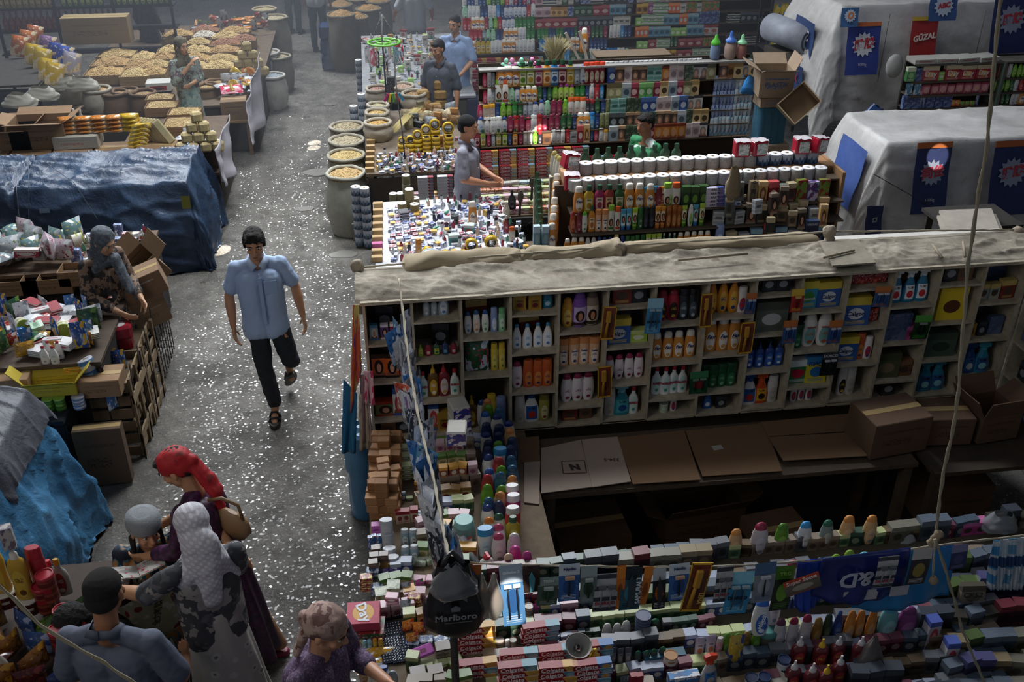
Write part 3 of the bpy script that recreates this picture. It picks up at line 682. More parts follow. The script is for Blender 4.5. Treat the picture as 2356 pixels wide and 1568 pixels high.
def sack(r,h,desc,loc,fillc=('b08a4a','c9a768'),bagc='9a8f7c',heap=.05,group=None,label_print=None,s=1):
 """open sack, rolled rim, filled with a heap of grain"""
 root=obj('grain_sack',None,None,loc,(0,0,random.uniform(0,6)),s,desc,'sack',group);sd=random.random()*50
 def f(u,v):
  a=2*math.pi*u;z=h*v;rr=r*(.86+.2*math.sin(math.pi*min(1,v*1.05))+.05*noise.noise(Vector((math.cos(a)*2+sd,math.sin(a)*2,v*4))));return(rr*math.cos(a),rr*math.sin(a),z)
 m=M(bagc,.9,wear=.22,bump=.4,bscale=90)
 obj('bag',MB().grid(f,28,12).mesh('bag',m),root)
 rim=[f(u/28,1)for u in range(29)];b=MB().tube([(x*1.03,y*1.03,z+.012*noise.noise(Vector((x*9,y*9,sd))))for x,y,z in rim],.022,8)
 obj('rolled_rim',b.mesh('rolled_rim',M(bagc,.9,wear=.1)),root)
 obj('grain',heap_mesh(r*.93,r*.93,heap,fillc,sd),root,(0,0,h-.03),kind='stuff')
 return root
def heap_mesh(rx,ry,h,cols,sd=0,rect=False,n=16):
 def f(u,v):
  x,y=(u-.5)*2,(v-.5)*2
  if not rect:
   l=max(abs(x),abs(y));q=math.hypot(x,y)or 1;x,y=x*l/q,y*l/q
  d=max(abs(x),abs(y))if rect else math.hypot(x,y)
  return(x*rx,y*ry,h*max(0,1-d**1.6)*(1+.3*noise.noise(Vector((x*3+sd,y*3,0))))+.008*noise.noise(Vector((x*14,y*14,sd))))
 return MB().grid(f,n*2,n*2).mesh('grain',grain_mat(*cols))
def grain_mat(c1,c2):
 key=('g',c1,c2)
 if key in _m:return _m[key]
 m,t=newmat('grain',.7);v,x,y,z=t.xyz('Object');vo=t.vor(v,55)
 t.l.new(t.mix(vo.outputs[1],lin(c1),lin(c2)),t.b.inputs['Base Color']);sp=t.new('ShaderNodeSeparateColor');t.l.new(vo.outputs[1],sp.inputs[0])
 t.l.new(t.mix(sp.outputs[0],lin(c1),lin(c2)),t.b.inputs['Base Color']);t.bump(t.math('MULTIPLY',vo.outputs[0],-1.),1.,.02);_m[key]=m;return m
def table(name,x0,x1,y0,y1,z,desc,col='6b5a46',skirt=None,th=.03,solid=None):
 root=obj(name,None,None,((x0+x1)/2,(y0+y1)/2,0),label=desc,cat='table');w_,d_=x1-x0,y1-y0;m=M(col,.8,wear=.3,wscale=10)
 obj('tabletop',MB().box((0,0,z-th/2),(w_,d_,th)).mesh('tabletop',m),root)
 for sx in(-1,1):
  for sy in(-1,1):obj('leg',MB().box((sx*(w_/2-.05),sy*(d_/2-.05),(z-th)/2),(.06,.06,z-th)).mesh('leg',m),root)
 if skirt:
  for cx,cy,sx,sy in((0,-1,w_,.012),(-1,0,.012,d_),(1,0,.012,d_)):obj('side_panel',MB().box((cx*(w_/2-.02),cy*(d_/2-.02),z/2-.02),(sx,sy,z-.08)).mesh('side_panel',M(skirt,.9,wear=.2)),root)
 return root
# ================================================================ NEAREST STALL
ZC=.85;YS=5.70
table('stall_counter',-.22,.84,2.75,5.52,ZC,'long wooden counter of the nearest stall along the alley',skirt='6e665a')
WOOD=M('b0a690',.75,wear=.28,wscale=14)
shelf=obj('shelf_unit',None,None,(0,0,0),label='long dusty wooden cubbyhole shelving unit full of bottles and boxes',cat='shelving')
DX=[at(p,690,y=YS).x for p in(835,946,1060,1175,1287,1399,1508,1628,1737,1842,1948,2051,2153,2253,2349)]
ZB,ZT=.72,1.8
for i,x in enumerate(DX):obj('divider',MB().box((x,YS+.16,(ZB+ZT)/2),(.018,.32,ZT-ZB)).mesh('divider',WOOD),shelf)
obj('back_panel',MB().box(((DX[0]+DX[-1])/2,YS+.33,.9),(DX[-1]-DX[0],.015,1.79)).mesh('back_panel',M('5d5346',.9,wear=.25)),shelf)  # lower part added down to the floor to block light leaking under the shelves
obj('top_board',MB().box(((DX[0]+DX[-1])/2,YS+.2,ZT+.012),(DX[-1]-DX[0]+.04,.46,.022)).mesh('top_board',WOOD),shelf)
SH=[[792,880,968],[739,832,925],[779,867],[724,813,903,983],[765,852,936],[709,800,885,966],[749,837,918],[733,819,903],[682,772,856,939],[719,809,890],[667,756,839,918],[706,790,875],[657,743,827,905],[697,780,864]]
cz=[]
for i,ys in enumerate(SH):
 xm=(DX[i]+DX[i+1])/2;l=[]
 pxm=835+(2349-835)*(i+.5)/14
 for py in ys:
  z=at(pxm,py,y=YS).z;l.append(z);obj('shelf',MB().box((xm,YS+.16,z-.008),(DX[i+1]-DX[i]-.018,.32,.016)).mesh('shelf',WOOD),shelf)
 obj('shelf',MB().box((xm,YS+.16,ZB),(DX[i+1]-DX[i]-.018,.32,.016)).mesh('shelf',WOOD),shelf);l.append(ZB+.008)
 cz.append(l)
# right hand wing of the shelving, turned towards the seller's side
wing=obj('shelf_unit',None,None,(0,0,0),label='wooden shelving wing at the right edge, turned to the seller side',cat='shelving');wx=DX[-1]+.01
for y_ in(5.68,5.2,4.7,4.2,3.7):obj('divider',MB().box((wx+.16,y_,1.1),(.32,.02,1.4)).mesh('divider',WOOD),wing)
for z_ in(.62,.9,1.18,1.46):obj('shelf',MB().box((wx+.16,4.69,z_),(.32,1.96,.018)).mesh('shelf',WOOD),wing)
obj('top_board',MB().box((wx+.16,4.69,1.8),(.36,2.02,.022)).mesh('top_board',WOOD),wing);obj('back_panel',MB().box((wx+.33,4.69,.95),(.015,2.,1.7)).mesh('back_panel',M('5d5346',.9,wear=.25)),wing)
# ---- prototypes used on the shelves
FAX=lambda h=.235:bottle('flip','d08a3c','ece6da','f0ece4','d9a254',h,.082,desc='orange shampoo bottle with cream cap',text='Fax',tsize=.036,tz=.44,tcol='27346e',tshear=.3)
B=bottle
P1={
'wb':B('oval','e8e6e2','24437c','dfe6ee','4a78b0',.2,.07,desc='white shampoo bottle with dark blue cap'),
'wo':B('oval','e8e6e2','33578c','f0d8c4','d8884a',.2,.07,desc='white and orange bottle with blue cap'),
'wg':B('oval','e8e6e2','27508c','cfe4d0','3f8a52',.2,.07,desc='white and green bottle with blue cap'),
'pe':B('can','7f93c4','8fa2cf','cfd6ea','e8ecf6',.21,.065,desc='periwinkle blue bottle'),
'mi':B('can','8fc49a','6fb07e','d8eedb','3e8a55',.21,.065,desc='mint green bottle'),
'peach':B('tub','e2b48e','d98f55','f4e8dc','2c3f74',.215,.072,desc='peach coloured bottle with orange cap',name='lotion_bottle',text='Lotto',tsize=.018,tz=.52),
'wblu':B('jug','eceae6','4a92c4','e4eef6','4a86c0',.2,.078,desc='white bottle with pale blue flip cap',name='soap_bottle'),
'ora':B('can','c0552a','c9602e','d98a4a','3a2a5c',.2,.065,desc='orange red spray can',name='spray_can',cat='can'),
'wcr':B('oval','ece4e6','9c2a52','eadde2','8a2448',.2,.072,desc='white shampoo bottle with crimson cap and fruit picture'),
'kad':B('neck','e9ecea','c43240','bfe0d6','3f9a8c',.19,.06,desc='white bottle with red cap and teal label',name='toilet_cleaner',text='KADI',tsize=.022,tz=.42,tcol='b01c3c'),
'yel':B('oval','e0a52e','e0962a','f2d070','8a3a1c',.19,.068,desc='golden yellow shampoo bottle'),
'pur':B('oval','7c4fa8','6f459b','c9b4e0','3a2438',.225,.085,style=6,desc='purple shampoo bottle with woman portrait'),
'tau':B('oval','8a7a6c','5c4c42','c9bcae','3a2a22',.225,.08,style=6,desc='taupe shampoo bottle with woman portrait'),
'fix':B('oval','a82438','8c1c2e','2a1a1e','d0a040',.2,.075,desc='crimson bottle with dark label'),
'blk':B('can','1f2428','15181c','4a5a66','b8c4cc',.2,.062,desc='black shower gel bottle'),
'oy':B('drop','d98a1e','d9761e','e8b24a','2a3f7c',.215,.07,desc='amber yellow cleaner bottle with pointed cap',name='cleaner_bottle'),
'dgr':B('tub','1f5238','1a4630','2f7a50','8fc49a',.17,.065,desc='dark green bottle'),
'blu':B('squeeze','24478f','1c3a7c','3f6ec0','e8eef4',.2,.072,desc='dark blue dish soap bottle',name='soap_bottle'),
'whi':B('oval','eae6e0','d8d2ca','7fb8b4','c25a34',.235,.1,d=.055,desc='large white oval lotion bottle',name='lotion_bottle',text='natural',tsize=.02,tz=.62,tcol='b05a54'),
'can':B('can','e6e2de','eeeae6','b8324a','2f5aa0',.17,.055,desc='white aerosol can with red label',name='spray_can',cat='can'),
'lime':B('neck','b8c838','9ab82a','e0e46a','4a6a24',.15,.06,desc='lime yellow bottle',name='soap_bottle'),
'ybot':B('can','dcc44a','d8b83a','e8d878','7a8c2a',.24,.06,desc='tall pale yellow bottle',name='cleaner_bottle'),
'sauce':B('squeeze','6a4a1e','d8b02e','d8a83a','f0ece0',.24,.07,desc='amber dish soap bottle with yellow nozzle',name='soap_bottle'),
'sauce2':B('squeeze','7a1c24','b82432','e0d0cc','c8a04a',.24,.07,desc='dark red dish soap bottle with red nozzle',name='soap_bottle'),
'wcyl':B('can','c9c6c0','d6d3ce','b8b4ac','a09a90',.2,.065,desc='plain white cylinder bottle'),
'olive':B('can','a8a04a','8a8438','d8d4a0','8c2a2a',.2,.065,desc='olive yellow bottle'),
'clr':B('neck','8f9aa2','c03444','b0b8bc','dfe4e8',.15,.05,desc='small clear bottle with red cap',name='nail_polish_remover'),
'clb':B('jug','9fb0b8','2f6ab8','dfe6ea','4a78b8',.17,.07,desc='clear bottle with bright blue cap',name='water_bottle'),
}
pm={c:pump(b,l,a,'20303c' if c!='te' else 'e4e8e6',h,.075,d)for c,b,l,a,h,d in(('r','8c2434','c03a48','e8d8d0',.19,'red pump bottle with clear nozzle'),('g','2a5a3a','c8c03a','2f7a44',.19,'green pump bottle with clear nozzle'),('b','2a3f6c','3f6a9c','8ab0c8',.19,'blue pump bottle with clear nozzle'),('te','1f6a8a','2f8aa8','b8d8e4',.17,'teal soap bottle with white pump'))}
tr={'w':pump('e6e4e2','2f62a8','c03a34','24508c',.24,.1,'white spray bottle with blue trigger','trig'),'te':pump('2f8a9a','4aa8b4','24508c','7fc0cc',.22,.1,'teal spray bottle with trigger','trig'),
'or':pump('c84a24','e0a02a','2a2420','d85a2a',.22,.09,'orange spray bottle with orange trigger','trig'),'abc':pump('2a7aa0','e8eef2','c8303c','dfe6ea',.26,.095,'turquoise glass cleaner with white trigger','trig'),
'bl':pump('24589c','3f7ac0','e8eef4','24508c',.22,.09,'blue spray bottle with trigger','trig'),'bd':pump('2a86a8','2f5a98','8fd0dc','3f9ab0',.22,.1,'blue green window cleaner spray bottle','trig')}
def dye(a,h_,c,d_):return carton(a,h_,c,.085,.18,.05,2,d_,'hair_dye_box')
DY=[dye('9fb8c4','e0dcc8','4a86a8','pale blue hair dye box with blonde woman'),dye('5a3f86','1a1414','d8d4e0','purple hair dye box with dark haired woman'),dye('a82a4c','241418','f0e4e8','crimson hair dye box with dark haired woman'),dye('8a7a6a','6a3a24','4a3a34','brown hair dye box with auburn haired woman'),
dye('c8602a','141010','1c1614','black and orange hair dye box'),dye('7a8a5a','3a2a20','9c3428','green hair dye box with dark haired woman')]
DET=carton('2f5ca0','d8c04a','d0d4d8',.16,.19,.06,0,'blue, white and yellow washing powder box','detergent_box','Calgon','1c2a5c',.038,.42)
DET2=carton('3fa0c0','e0d050','4a9a4a',.13,.2,.05,0,'turquoise washing powder box with rainbow','detergent_box','Vistenok','f4f0ea',.028,.35)
BART=carton('2f7a4a','e8ece8','c02a4a',.13,.17,.05,0,'green and white washing powder box','detergent_box','Bart','c01c40',.05,.5)
BIO=carton('d8c82e','3f86c0','2f78b8',.13,.19,.05,0,'yellow and blue washing powder box','detergent_box','БИОV','1f3f86',.04,.72)
def bx(c,h=.12,w=.09,d=.06,desc='box',c2=None,c3=None,st=0,name='gift_box',text=None,ts=.02,tc='e8e4dc'):return carton(c,c2 or 'c8b06a',c3 or '4a3a34',w,h,d,st,desc,name,text,tc,ts)
BXD=bx('22262c',.14,.1,desc='black perfume gift box',c2='3a4048',c3='8a8f96');BXR=bx('7a2e28',.15,.12,desc='dark red gift box');REDP=pouch('8c2a30','c8584a','d8b0a0',.09,.09,.05,3,'red foil packet')
GOLD=bx('b08a3a',.13,.09,desc='gold box with dark red window',c2='8c6a24',c3='6a1420',st=5)
YEL=bx('e0c42a',.22,.17,desc='yellow box with a brown picture',c2='e0c42a',c3='5a2f1c');SIL=bx('5c645c',.2,.19,desc='boxed silver dish behind a clear window',c2='4a5048',c3='b8bcbc');OLV=bx('5a6044',.19,.17,desc='olive picture box',c2='4a5038',c3='8a7a5a')
BLUP=bx('4a5a7c',.18,.16,desc='blue tinted clear packaging box',c2='5c6c8c',c3='39486a',st=3);GRN=bx('4a5c50',.17,.18,desc='green dish in a box',c2='3c4c42',c3='2f4036');PNK=bx('a8407c',.09,.08,desc='small pink box',c2='c86aa0');PLB=bx('8f9c94',.13,.09,desc='pale grey green box with script lettering',text='666',ts=.04,tc='2a3a34');BRN=bx('6a4a34',.12,.1,desc='brown box',c2='8a6448')
TIS=carton('e6e4dc','3a3f8c','8a2f7c',.13,.13,.2,3,'white tissue pack with purple flowers','tissue_pack');BABY=carton('e8e4e2','c84a54','3f62a8',.06,.19,.05,2,'white and blue baby cream box','cream_box')
GRB=carton('6c7c4a','3a2a20','9c3428',.11,.1,.05,2,'green tea coloured hair dye box','hair_dye_box');JARG=tin(.04,.09,'a8c8a8','c8d8c8','pale green jar',name='cream_jar',cat='jar')
CANB=B('can','dedad4','e6e2dc','2a2624','d8b83a',.2,.06,desc='white and black aerosol can',name='spray_can',cat='can')
DETB=pouch('2a5a3a','c8d4e0','b8304a',.2,.27,.1,3,'green and blue washing powder bag')
CLK=obj
CELLS=[  # (column, row, items, where packed: left edge fraction, right edge fraction)
(0,0,[DY[0],DY[1],DY[2],DY[3]]),(0,1,[DY[4],DY[4],REDP]),(0,2,[GRB,BABY,BABY]),(0,3,[BRN,BXD]),
(1,0,[P1['clr'],P1['clr'],P1['clb']]),(1,1,[P1['lime'],pm['r'],pm['g'],pm['b'],pm['r']]),(1,2,[P1['kad'],P1['sauce'],P1['sauce2'],P1['kad']]),(1,3,[BABY,GOLD]),
(2,0,[P1['wb'],P1['wo'],P1['wg'],P1['pe'],P1['mi']]),(2,1,[DETB,P1['ybot'],P1['ybot']]),(2,2,[P1['sauce'],P1['wb'],P1['ybot'],P1['pe']]),
(3,0,[GOLD,GOLD,pm['te']]),(3,1,[(P1['wblu'],4)]),(3,2,[P1['wcr'],(P1['ora'],3)]),(3,3,[P1['wcyl'],tr['w'],P1['olive']]),(3,4,[BRN]),
(4,0,[P1['yel'],P1['pur'],P1['tau']]),(4,1,[(P1['peach'],4)]),(4,2,[(P1['wcr'],3)]),(4,3,[BXR,BRN]),
(5,0,[BXR,BXD]),(5,1,[DET,bx('a8c84a',.09,.12,desc='green plastic alarm clock box',c2='d0dc8a',c3='e8e8c8')]),(5,2,[(P1['wcr'],4)]),(5,3,[P1['wcyl'],tr['te'],P1['kad']]),(5,4,[BXD]),
(6,0,[P1['fix'],P1['fix'],P1['blk'],P1['blk']]),(6,1,[(FAX(.215),4)]),(6,2,[(P1['kad'],4)]),(6,3,[JARG,P1['can']]),
(7,0,[(P1['oy'],3),P1['can']]),(7,1,[(FAX(.25),3)]),(7,2,[(P1['dgr'],4)]),(7,3,[tr['bl'],BXD]),
(8,0,[BXD,BXD]),(8,1,[SIL]),(8,2,[(P1['blu'],4)]),(8,3,[tr['w'],tr['or'],P1['wcyl']]),
(9,0,[DET2,DET]),(9,1,[P1['dgr'],P1['whi'],P1['whi']]),(9,2,[BART,BIO]),(9,3,[(P1['can'],3)]),(8,4,[BXD]),
(10,0,[(REDP,3)]),(10,1,[DET,REDP]),(10,2,[DET,P1['ora'],P1['can']]),(10,3,[CANB,P1['wcyl']]),
(11,0,[(tr['abc'],3)]),(11,1,[BLUP,PNK]),(11,2,[OLV,BRN]),(11,3,[BXD]),
(12,0,[BXD,BRN]),(12,1,[YEL]),(12,2,[GRN]),(12,3,[(tr['bd'],2)]),
(13,0,[PLB,PLB,BXR]),(13,1,[GOLD,BXD,BLUP]),(13,2,[tr['bl'],tr['bd']]),(13,3,[BRN])]
for c_,r_,its in CELLS:
 L=seq(its);x0,x1=DX[c_]+.02,DX[c_+1]-.02;tot=sum(p.w for p in L)*1.06;z=cz[c_][r_]
 top=cz[c_][r_-1]-.02 if r_ else ZT;hs=min(1.16,(top-z)*.97/max(p.h for p in L),(x1-x0)/sum(p.w for p in L))
 xa=x0+max(0,(x1-x0-tot)/2);xb=x1-max(0,(x1-x0-tot)/2)
 row(L,(xa,YS+.09,z),(xb,YS+.09,z),'%s cubbyhole down, %s column'%(nth(r_+1),nth(c_+1)),'goods in the cubbyhole shelving',s=hs,jr=.08,sj=.015)
# goods standing behind, second depth
for c_ in range(14):
 for r_ in range(2):
  z=cz[c_][r_];p=[BXD,BRN,BXR,BLUP][(c_*3+r_)%4];top=cz[c_][r_-1]-.02 if r_ else ZT
  put(p,((DX[c_]+DX[c_+1])/2+random.uniform(-.05,.05),YS+.25,z),random.uniform(-.2,.2),s=min(1.2,(top-z)/p.h*.95),label='%s, back of %s cubbyhole down, %s column'%(p.desc.split(' with ')[0],nth(r_+1),nth(c_+1)),group='goods in the cubbyhole shelving')
for k,(y_,z_)in enumerate(((5.45,.63),(5.4,.91),(5.45,1.19),(4.95,.63),(4.95,.91),(4.95,1.19),(4.9,1.47))):
 fill_row([BRN,BXD,BLUP,tr['bd'],BXR],(wx+.08,y_+.2,z_+.01),(wx+.08,y_-.18,z_+.01),'compartment %s of right wing shelves'%nth(k+1),'goods in the right wing shelving',rz=-R(90),where='from back')
def shelf_card(x0,y0,x1,y1,mk,lab):
 a,b_=at(x0,y0,y=5.675),at(x0,y1,y=5.675);w_=at(x1,y0,y=5.675).x-a.x;put(mk(w_,a.z-b_.z),Vector((a.x+w_/2,5.68,a.z)),0,0,random.uniform(-.05,.05),1,lab,'cards hung on the shelving dividers')
YB=lambda w,h:card('6a4028','7a3a2c','5a2c24',w,h,'brush','c',toolc=('b8862c','4a3a7c'),frame='d0a02c')
BO=lambda w,h:card('3a5a8c','b86a34','2a4470',w,h,'razor','c',toolc=('3a6ab0','b8bcc0'))
for x0,y0,x1,y1,mk,lab in((1388,706,1420,780,YB,'yellow framed brush card hung on the shelving, upper left of four'),(1375,843,1407,914,YB,'yellow framed brush card hung on the shelving, lowest of four'),(1614,676,1642,752,YB,'yellow framed brush card hung on the shelving, upper right of four'),(1706,742,1738,812,YB,'yellow framed brush card hung on the shelving, rightmost of four'),
(1492,687,1528,768,lambda w,h:card('3f8ab8','8fc0d4','2a6a94',w,h,'razor','c','DORCO','1c2430',w*.24,.35,('4a5c68','a0b4bc')),'light blue razor pouch hung on the shelving'),(1720,674,1743,722,BO,'small blue card beside the amber cleaner bottles'),(1823,666,1852,718,lambda w,h:card('a82c30','d8b03c','8a2424',w,h,'single','c',toolc=('6a1c24','c8b060')),'red and yellow card beside the washing powder boxes'),
(1804,738,1836,790,BO,'blue and orange card left of the white oval bottles'),(1910,738,1940,790,BO,'blue and orange card right of the white oval bottles'),(1894,812,1930,864,lambda w,h:card('1c1e20','3a3c40','2a2c2e',w,h,'razor','c','DORCO','c8c8c8',w*.24,.88),'black razor card on the right part of the shelving'),(2108,726,2146,780,lambda w,h:card('1f3c24','4a9a3c','16281a',w,h,'single','c',toolc=('2a2c2e','8a8e90')),'dark green card beside the small pink box'),(1588,856,1630,906,lambda w,h:card('1f4a34','3a7a50','8a2c2c',w,h,'razor','c',toolc=('1a3024','6a8a74')),'dark green card left of the dark green bottles'),(2016,660,2052,706,BO,'blue and gold card left of the turquoise glass cleaners')):
 shelf_card(x0,y0,x1,y1,mk,lab)
# roof sheet, roll of canvas, posts
def roofsheet():
 x0,x1=DX[0]-.05,DX[-1]+.36
 def f(u,v):
  X=x0+(x1-x0)*u;Y=YS-.035+.50*v;r_=noise.ridged_multi_fractal(Vector((X*3.1,Y*5.5+X,3)),.9,2.1,4,1.,2.);n2=noise.noise(Vector((X*1.4,Y*3,7)))
  e=min(1,v*5)*min(1,(1-v)*5+.3);Z=ZT+.028+e*max(0,.032*(r_-1.0)+.04*n2)
  if v<.06:Z-=.012+.012*noise.noise(Vector((X*7,0,0)))
  return(X,Y+.01*noise.noise(Vector((X*4,1,1))),Z)
 m,t=newmat('dusty_canvas',.95);v,x,y,z=t.xyz('Object');f1=t.noise(v,5,6,.7)
 t.l.new(t.ramp(f1,[(.3,lin('6f675a')),(.5,lin('8f8778')),(.7,lin('b0a898'))]),t.b.inputs['Base Color']);t.bump(t.noise(v,40,5,.7),.5,.01)
 obj('roof_sheet',MB().grid(f,420,40).mesh('roof_sheet',m),label='dusty wrinkled canvas spread over the roof of the cubbyhole shelving',cat='sheet')
 return m
dusty=roofsheet()
CAN=M('a3947a',.9,wear=.12,wscale=4,bump=.3,bscale=12)
def canvas_roll(px,r0,seed,lab,zoff=.0):
 P=[at(a,b,y=6.2)for a,b in px];Q=[];RR=[]
 for i in range(len(P)-1):
  for k in range(9):t=k/9;Q.append(P[i].lerp(P[i+1],t));RR.append(r0*(1+.22*noise.noise(Vector((Q[-1].x*3.3,seed,0)))+.0))
 Q.append(P[-1]);RR.append(r0*.6);RR[0]=r0*.5;V=[];n=28
 for k,q in enumerate(Q):
  for i in range(n):
   a=2*math.pi*i/n+k*.03;rr=RR[k]*(1+.3*noise.noise(Vector((math.cos(a+k*.12)*1.6,math.sin(a+k*.12)*1.6+seed,q.x*2.2)))+.10*abs(noise.noise(Vector((a*2,q.x*7,seed)))))
   V.append((q.x,q.y+rr*1.2*math.cos(a),q.z+rr*math.sin(a)))
 F=[(k*n+i,k*n+(i+1)%n,(k+1)*n+(i+1)%n,(k+1)*n+i)for k in range(len(Q)-1)for i in range(n)]+[tuple(range(n)),tuple(range((len(Q)-1)*n,len(Q)*n))]
 obj('canvas_roll',MB().add(V,F,0,True).mesh('canvas_roll',CAN),label=lab,cat='canvas')
canvas_roll([(925,617),(1000,603),(1080,607),(1160,600),(1200,600)],.085,3,'rolled beige canvas on the roof, left length beside the rope')
canvas_roll([(1190,603),(1225,590),(1300,590),(1400,577),(1425,573)],.075,9,'rolled beige canvas on the roof, middle length with slack folds')
canvas_roll([(1425,573),(1540,566),(1700,562),(1880,553)],.055,15,'rolled beige canvas on the roof, right length stretched thin')
for px,py,h_,lab in((822,612,.36,'roof post with a rag ball at the alley corner of the nearest stall'),(1908,532,.42,'short roof post with rope tied round it near the right'),(2340,535,.42,'wooden roof post at the far right end of the shelving'),(1425,570,.2,'short roof peg between two canvas rolls')):
 p=at(px,py,y=6.15);r_=obj('roof_post',None,None,(p.x,p.y,0),label=lab,cat='post')
 obj('pole',MB().tube([(0,0,p.z-h_),(.005,0,p.z)],.022,10).mesh('pole',M('7a6a55',.8,wear=.3)),r_,(0,0,0))
 b=MB();b.ell((0,0,p.z),(.048,.045,.05),16);b.ell((.01,-.01,p.z-.05),(.035,.035,.02),12);soft(obj('rag_wrap',b.mesh('rag_wrap',M('a09380',.95,bump=.6,bscale=30)),r_),.008,1,.02,.03)
rp=[at(a,b,y=6.15)for a,b in((822,615),(1000,600),(1200,583),(1425,565),(1700,548),(1905,533),(2100,530),(2340,528))]
rope('rope',rp,.007,'thin rope strung along the roof from post to post')
BM_=M('d8d4cc',.6,wear=.12)
a_,b_=at(1905,560,y=6.35),at(2310,540,y=6.35)
obj('white_plank',MB().box((0,0,0),((b_-a_).length,.14,.05)).mesh('white_plank',BM_),None,(a_+b_)/2,(0,-math.atan2(b_.z-a_.z,b_.x-a_.x),0),label='long white painted plank lying behind the shelving roof',cat='plank')
for i,(p0,p1,lab)in enumerate((((1895,600,2010,608),(0,0),'square of hardboard lying on the shelving roof'),)):
 sheet_poly('hardboard_sheet',[at(x,y,z=ZT+.06)for x,y in((1885,560),(1975,555),(2015,607),(1915,614))],.012,M('8c8474',.9,wear=.3),label=lab,cat='board')
for(x0,y0,x1,y1,lab)in((2145,562,2167,592,'short wooden stick on the roof, left of two'),(2216,556,2220,590,'short wooden stick on the roof, right of two'),(1560,598,1720,583,'long wooden lath on the roof behind the wrinkled canvas'),(1895,592,1965,575,'crooked twig on the hardboard square')):
 obj('stick',MB().tube([at(x0,y0,z=ZT+.085),at(x1,y1,z=ZT+.085)],.009,6).mesh('stick',M('978b76',.9,wear=.2)),label=lab,cat='stick')
# cardboard ledge in front of the shelving
table('seller_ledge',.86,3.35,4.82,5.42,ZC-.02,'wooden ledge below the cubbyholes on the seller side',col='4a3d30')
CB=[print_mat('a08e80','5c4c44','6a3a34',9,.9),print_mat('6e5238','5a4330','4a3526',9,.9)]
for i,(pts,m_,lab)in enumerate((
(((1245,1032),(1336,1012),(1366,1120),(1245,1135)),0,'pale flattened carton with a boxed letter on the ledge'),
(((1338,1012),(1421,1005),(1452,1108),(1363,1121)),0,'pale flattened carton with numerals on the ledge'),
(((1422,1008),(1574,990),(1612,1104),(1456,1114)),1,'brown flattened carton, third from the left on the ledge'),
(((1576,992),(1758,974),(1800,1084),(1616,1096)),1,'brown flattened carton with a small white sticker'),
(((1750,972),(1955,952),(1986,990),(1768,1004)),1,'brown carton sheet tucked against the shelving'),
(((1768,1006),(1988,993),(2012,1048),(1802,1060)),1,'dark printed carton sheet at the right end of the ledge'),
(((1195,1008),(1240,1004),(1243,1062),(1198,1066)),1,'dusty brown card flap at the left end of the ledge'),
(((1206,1064),(1243,1062),(1240,1160),(1206,1156)),0,'narrow white paper strip hanging at the corner of the ledge'))):
 s=sheet_poly('carton_sheet',[at(x,y,z=ZC+.006*(i%3))for x,y in pts],.005,CB[m_],label=lab,cat='cardboard')
 if i==0:
  obj('lettering',text_mesh('N',.085,'3a322e',shear=-.2,bold=.004),s,(.06,-.02,.008),(0,0,R(175)))
  f=MB()
  for a in((0,-.065,.15,.005),(0,.065,.15,.005),(-.075,0,.005,.13),(.075,0,.005,.13)):f.box((a[0],a[1],0),(a[2],a[3],.001))
  obj('printed_frame',f.mesh('printed_frame',M('3a322e',.8)),s,(.06,-.02,.008),(0,0,R(-5)))
 if i==1:obj('lettering',text_mesh('334-5',.045,'4a3a34'),s,(.04,.0,.008),(0,0,R(172)))
 if i==3:obj('sticker',MB().box((0,0,0),(.07,.05,.001)).mesh('sticker',M('9a968e',.8)),s,(-.1,.03,.008),(0,0,.1))
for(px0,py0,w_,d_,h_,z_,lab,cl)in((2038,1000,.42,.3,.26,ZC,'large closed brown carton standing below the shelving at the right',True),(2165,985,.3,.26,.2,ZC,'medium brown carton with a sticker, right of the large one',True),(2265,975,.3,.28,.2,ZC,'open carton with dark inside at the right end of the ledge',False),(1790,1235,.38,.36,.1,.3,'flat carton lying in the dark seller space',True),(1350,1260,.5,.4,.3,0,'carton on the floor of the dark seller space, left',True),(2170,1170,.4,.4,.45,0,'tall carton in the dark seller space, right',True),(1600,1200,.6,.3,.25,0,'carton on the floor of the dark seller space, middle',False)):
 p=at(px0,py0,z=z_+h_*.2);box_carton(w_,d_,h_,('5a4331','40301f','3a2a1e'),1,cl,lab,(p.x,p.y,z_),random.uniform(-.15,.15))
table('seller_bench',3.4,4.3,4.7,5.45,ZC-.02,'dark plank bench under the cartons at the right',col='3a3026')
sheet_poly('ground_mat',[(.9,4.12,.004),(4.25,4.12,.004),(4.25,6.0,.004),(.9,6.0,.004)],.006,M('1a1816',.9,wear=.3),label='black cloth laid on the floor of the seller space',cat='mat')  # dark sheet added to deepen the shade on the seller floor
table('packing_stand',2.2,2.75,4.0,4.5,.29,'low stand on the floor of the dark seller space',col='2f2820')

hz=bpy.data.materials.new('dust_haze');hz.use_nodes=True;hz.node_tree.nodes.clear();o1=hz.node_tree.nodes.new('ShaderNodeOutputMaterial');v1=hz.node_tree.nodes.new('ShaderNodeVolumeScatter')
v1.inputs['Color'].default_value=(.80,.86,1,1);v1.inputs['Density'].default_value=.022;v1.inputs['Anisotropy'].default_value=.3;hz.node_tree.links.new(v1.outputs[0],o1.inputs['Volume'])
obj('haze',MB().box((3,20.2,2.35),(23.8,17.6,4.9)).mesh('haze',hz),label='thin dusty haze hanging over the back of the hall',cat='haze',kind='stuff')
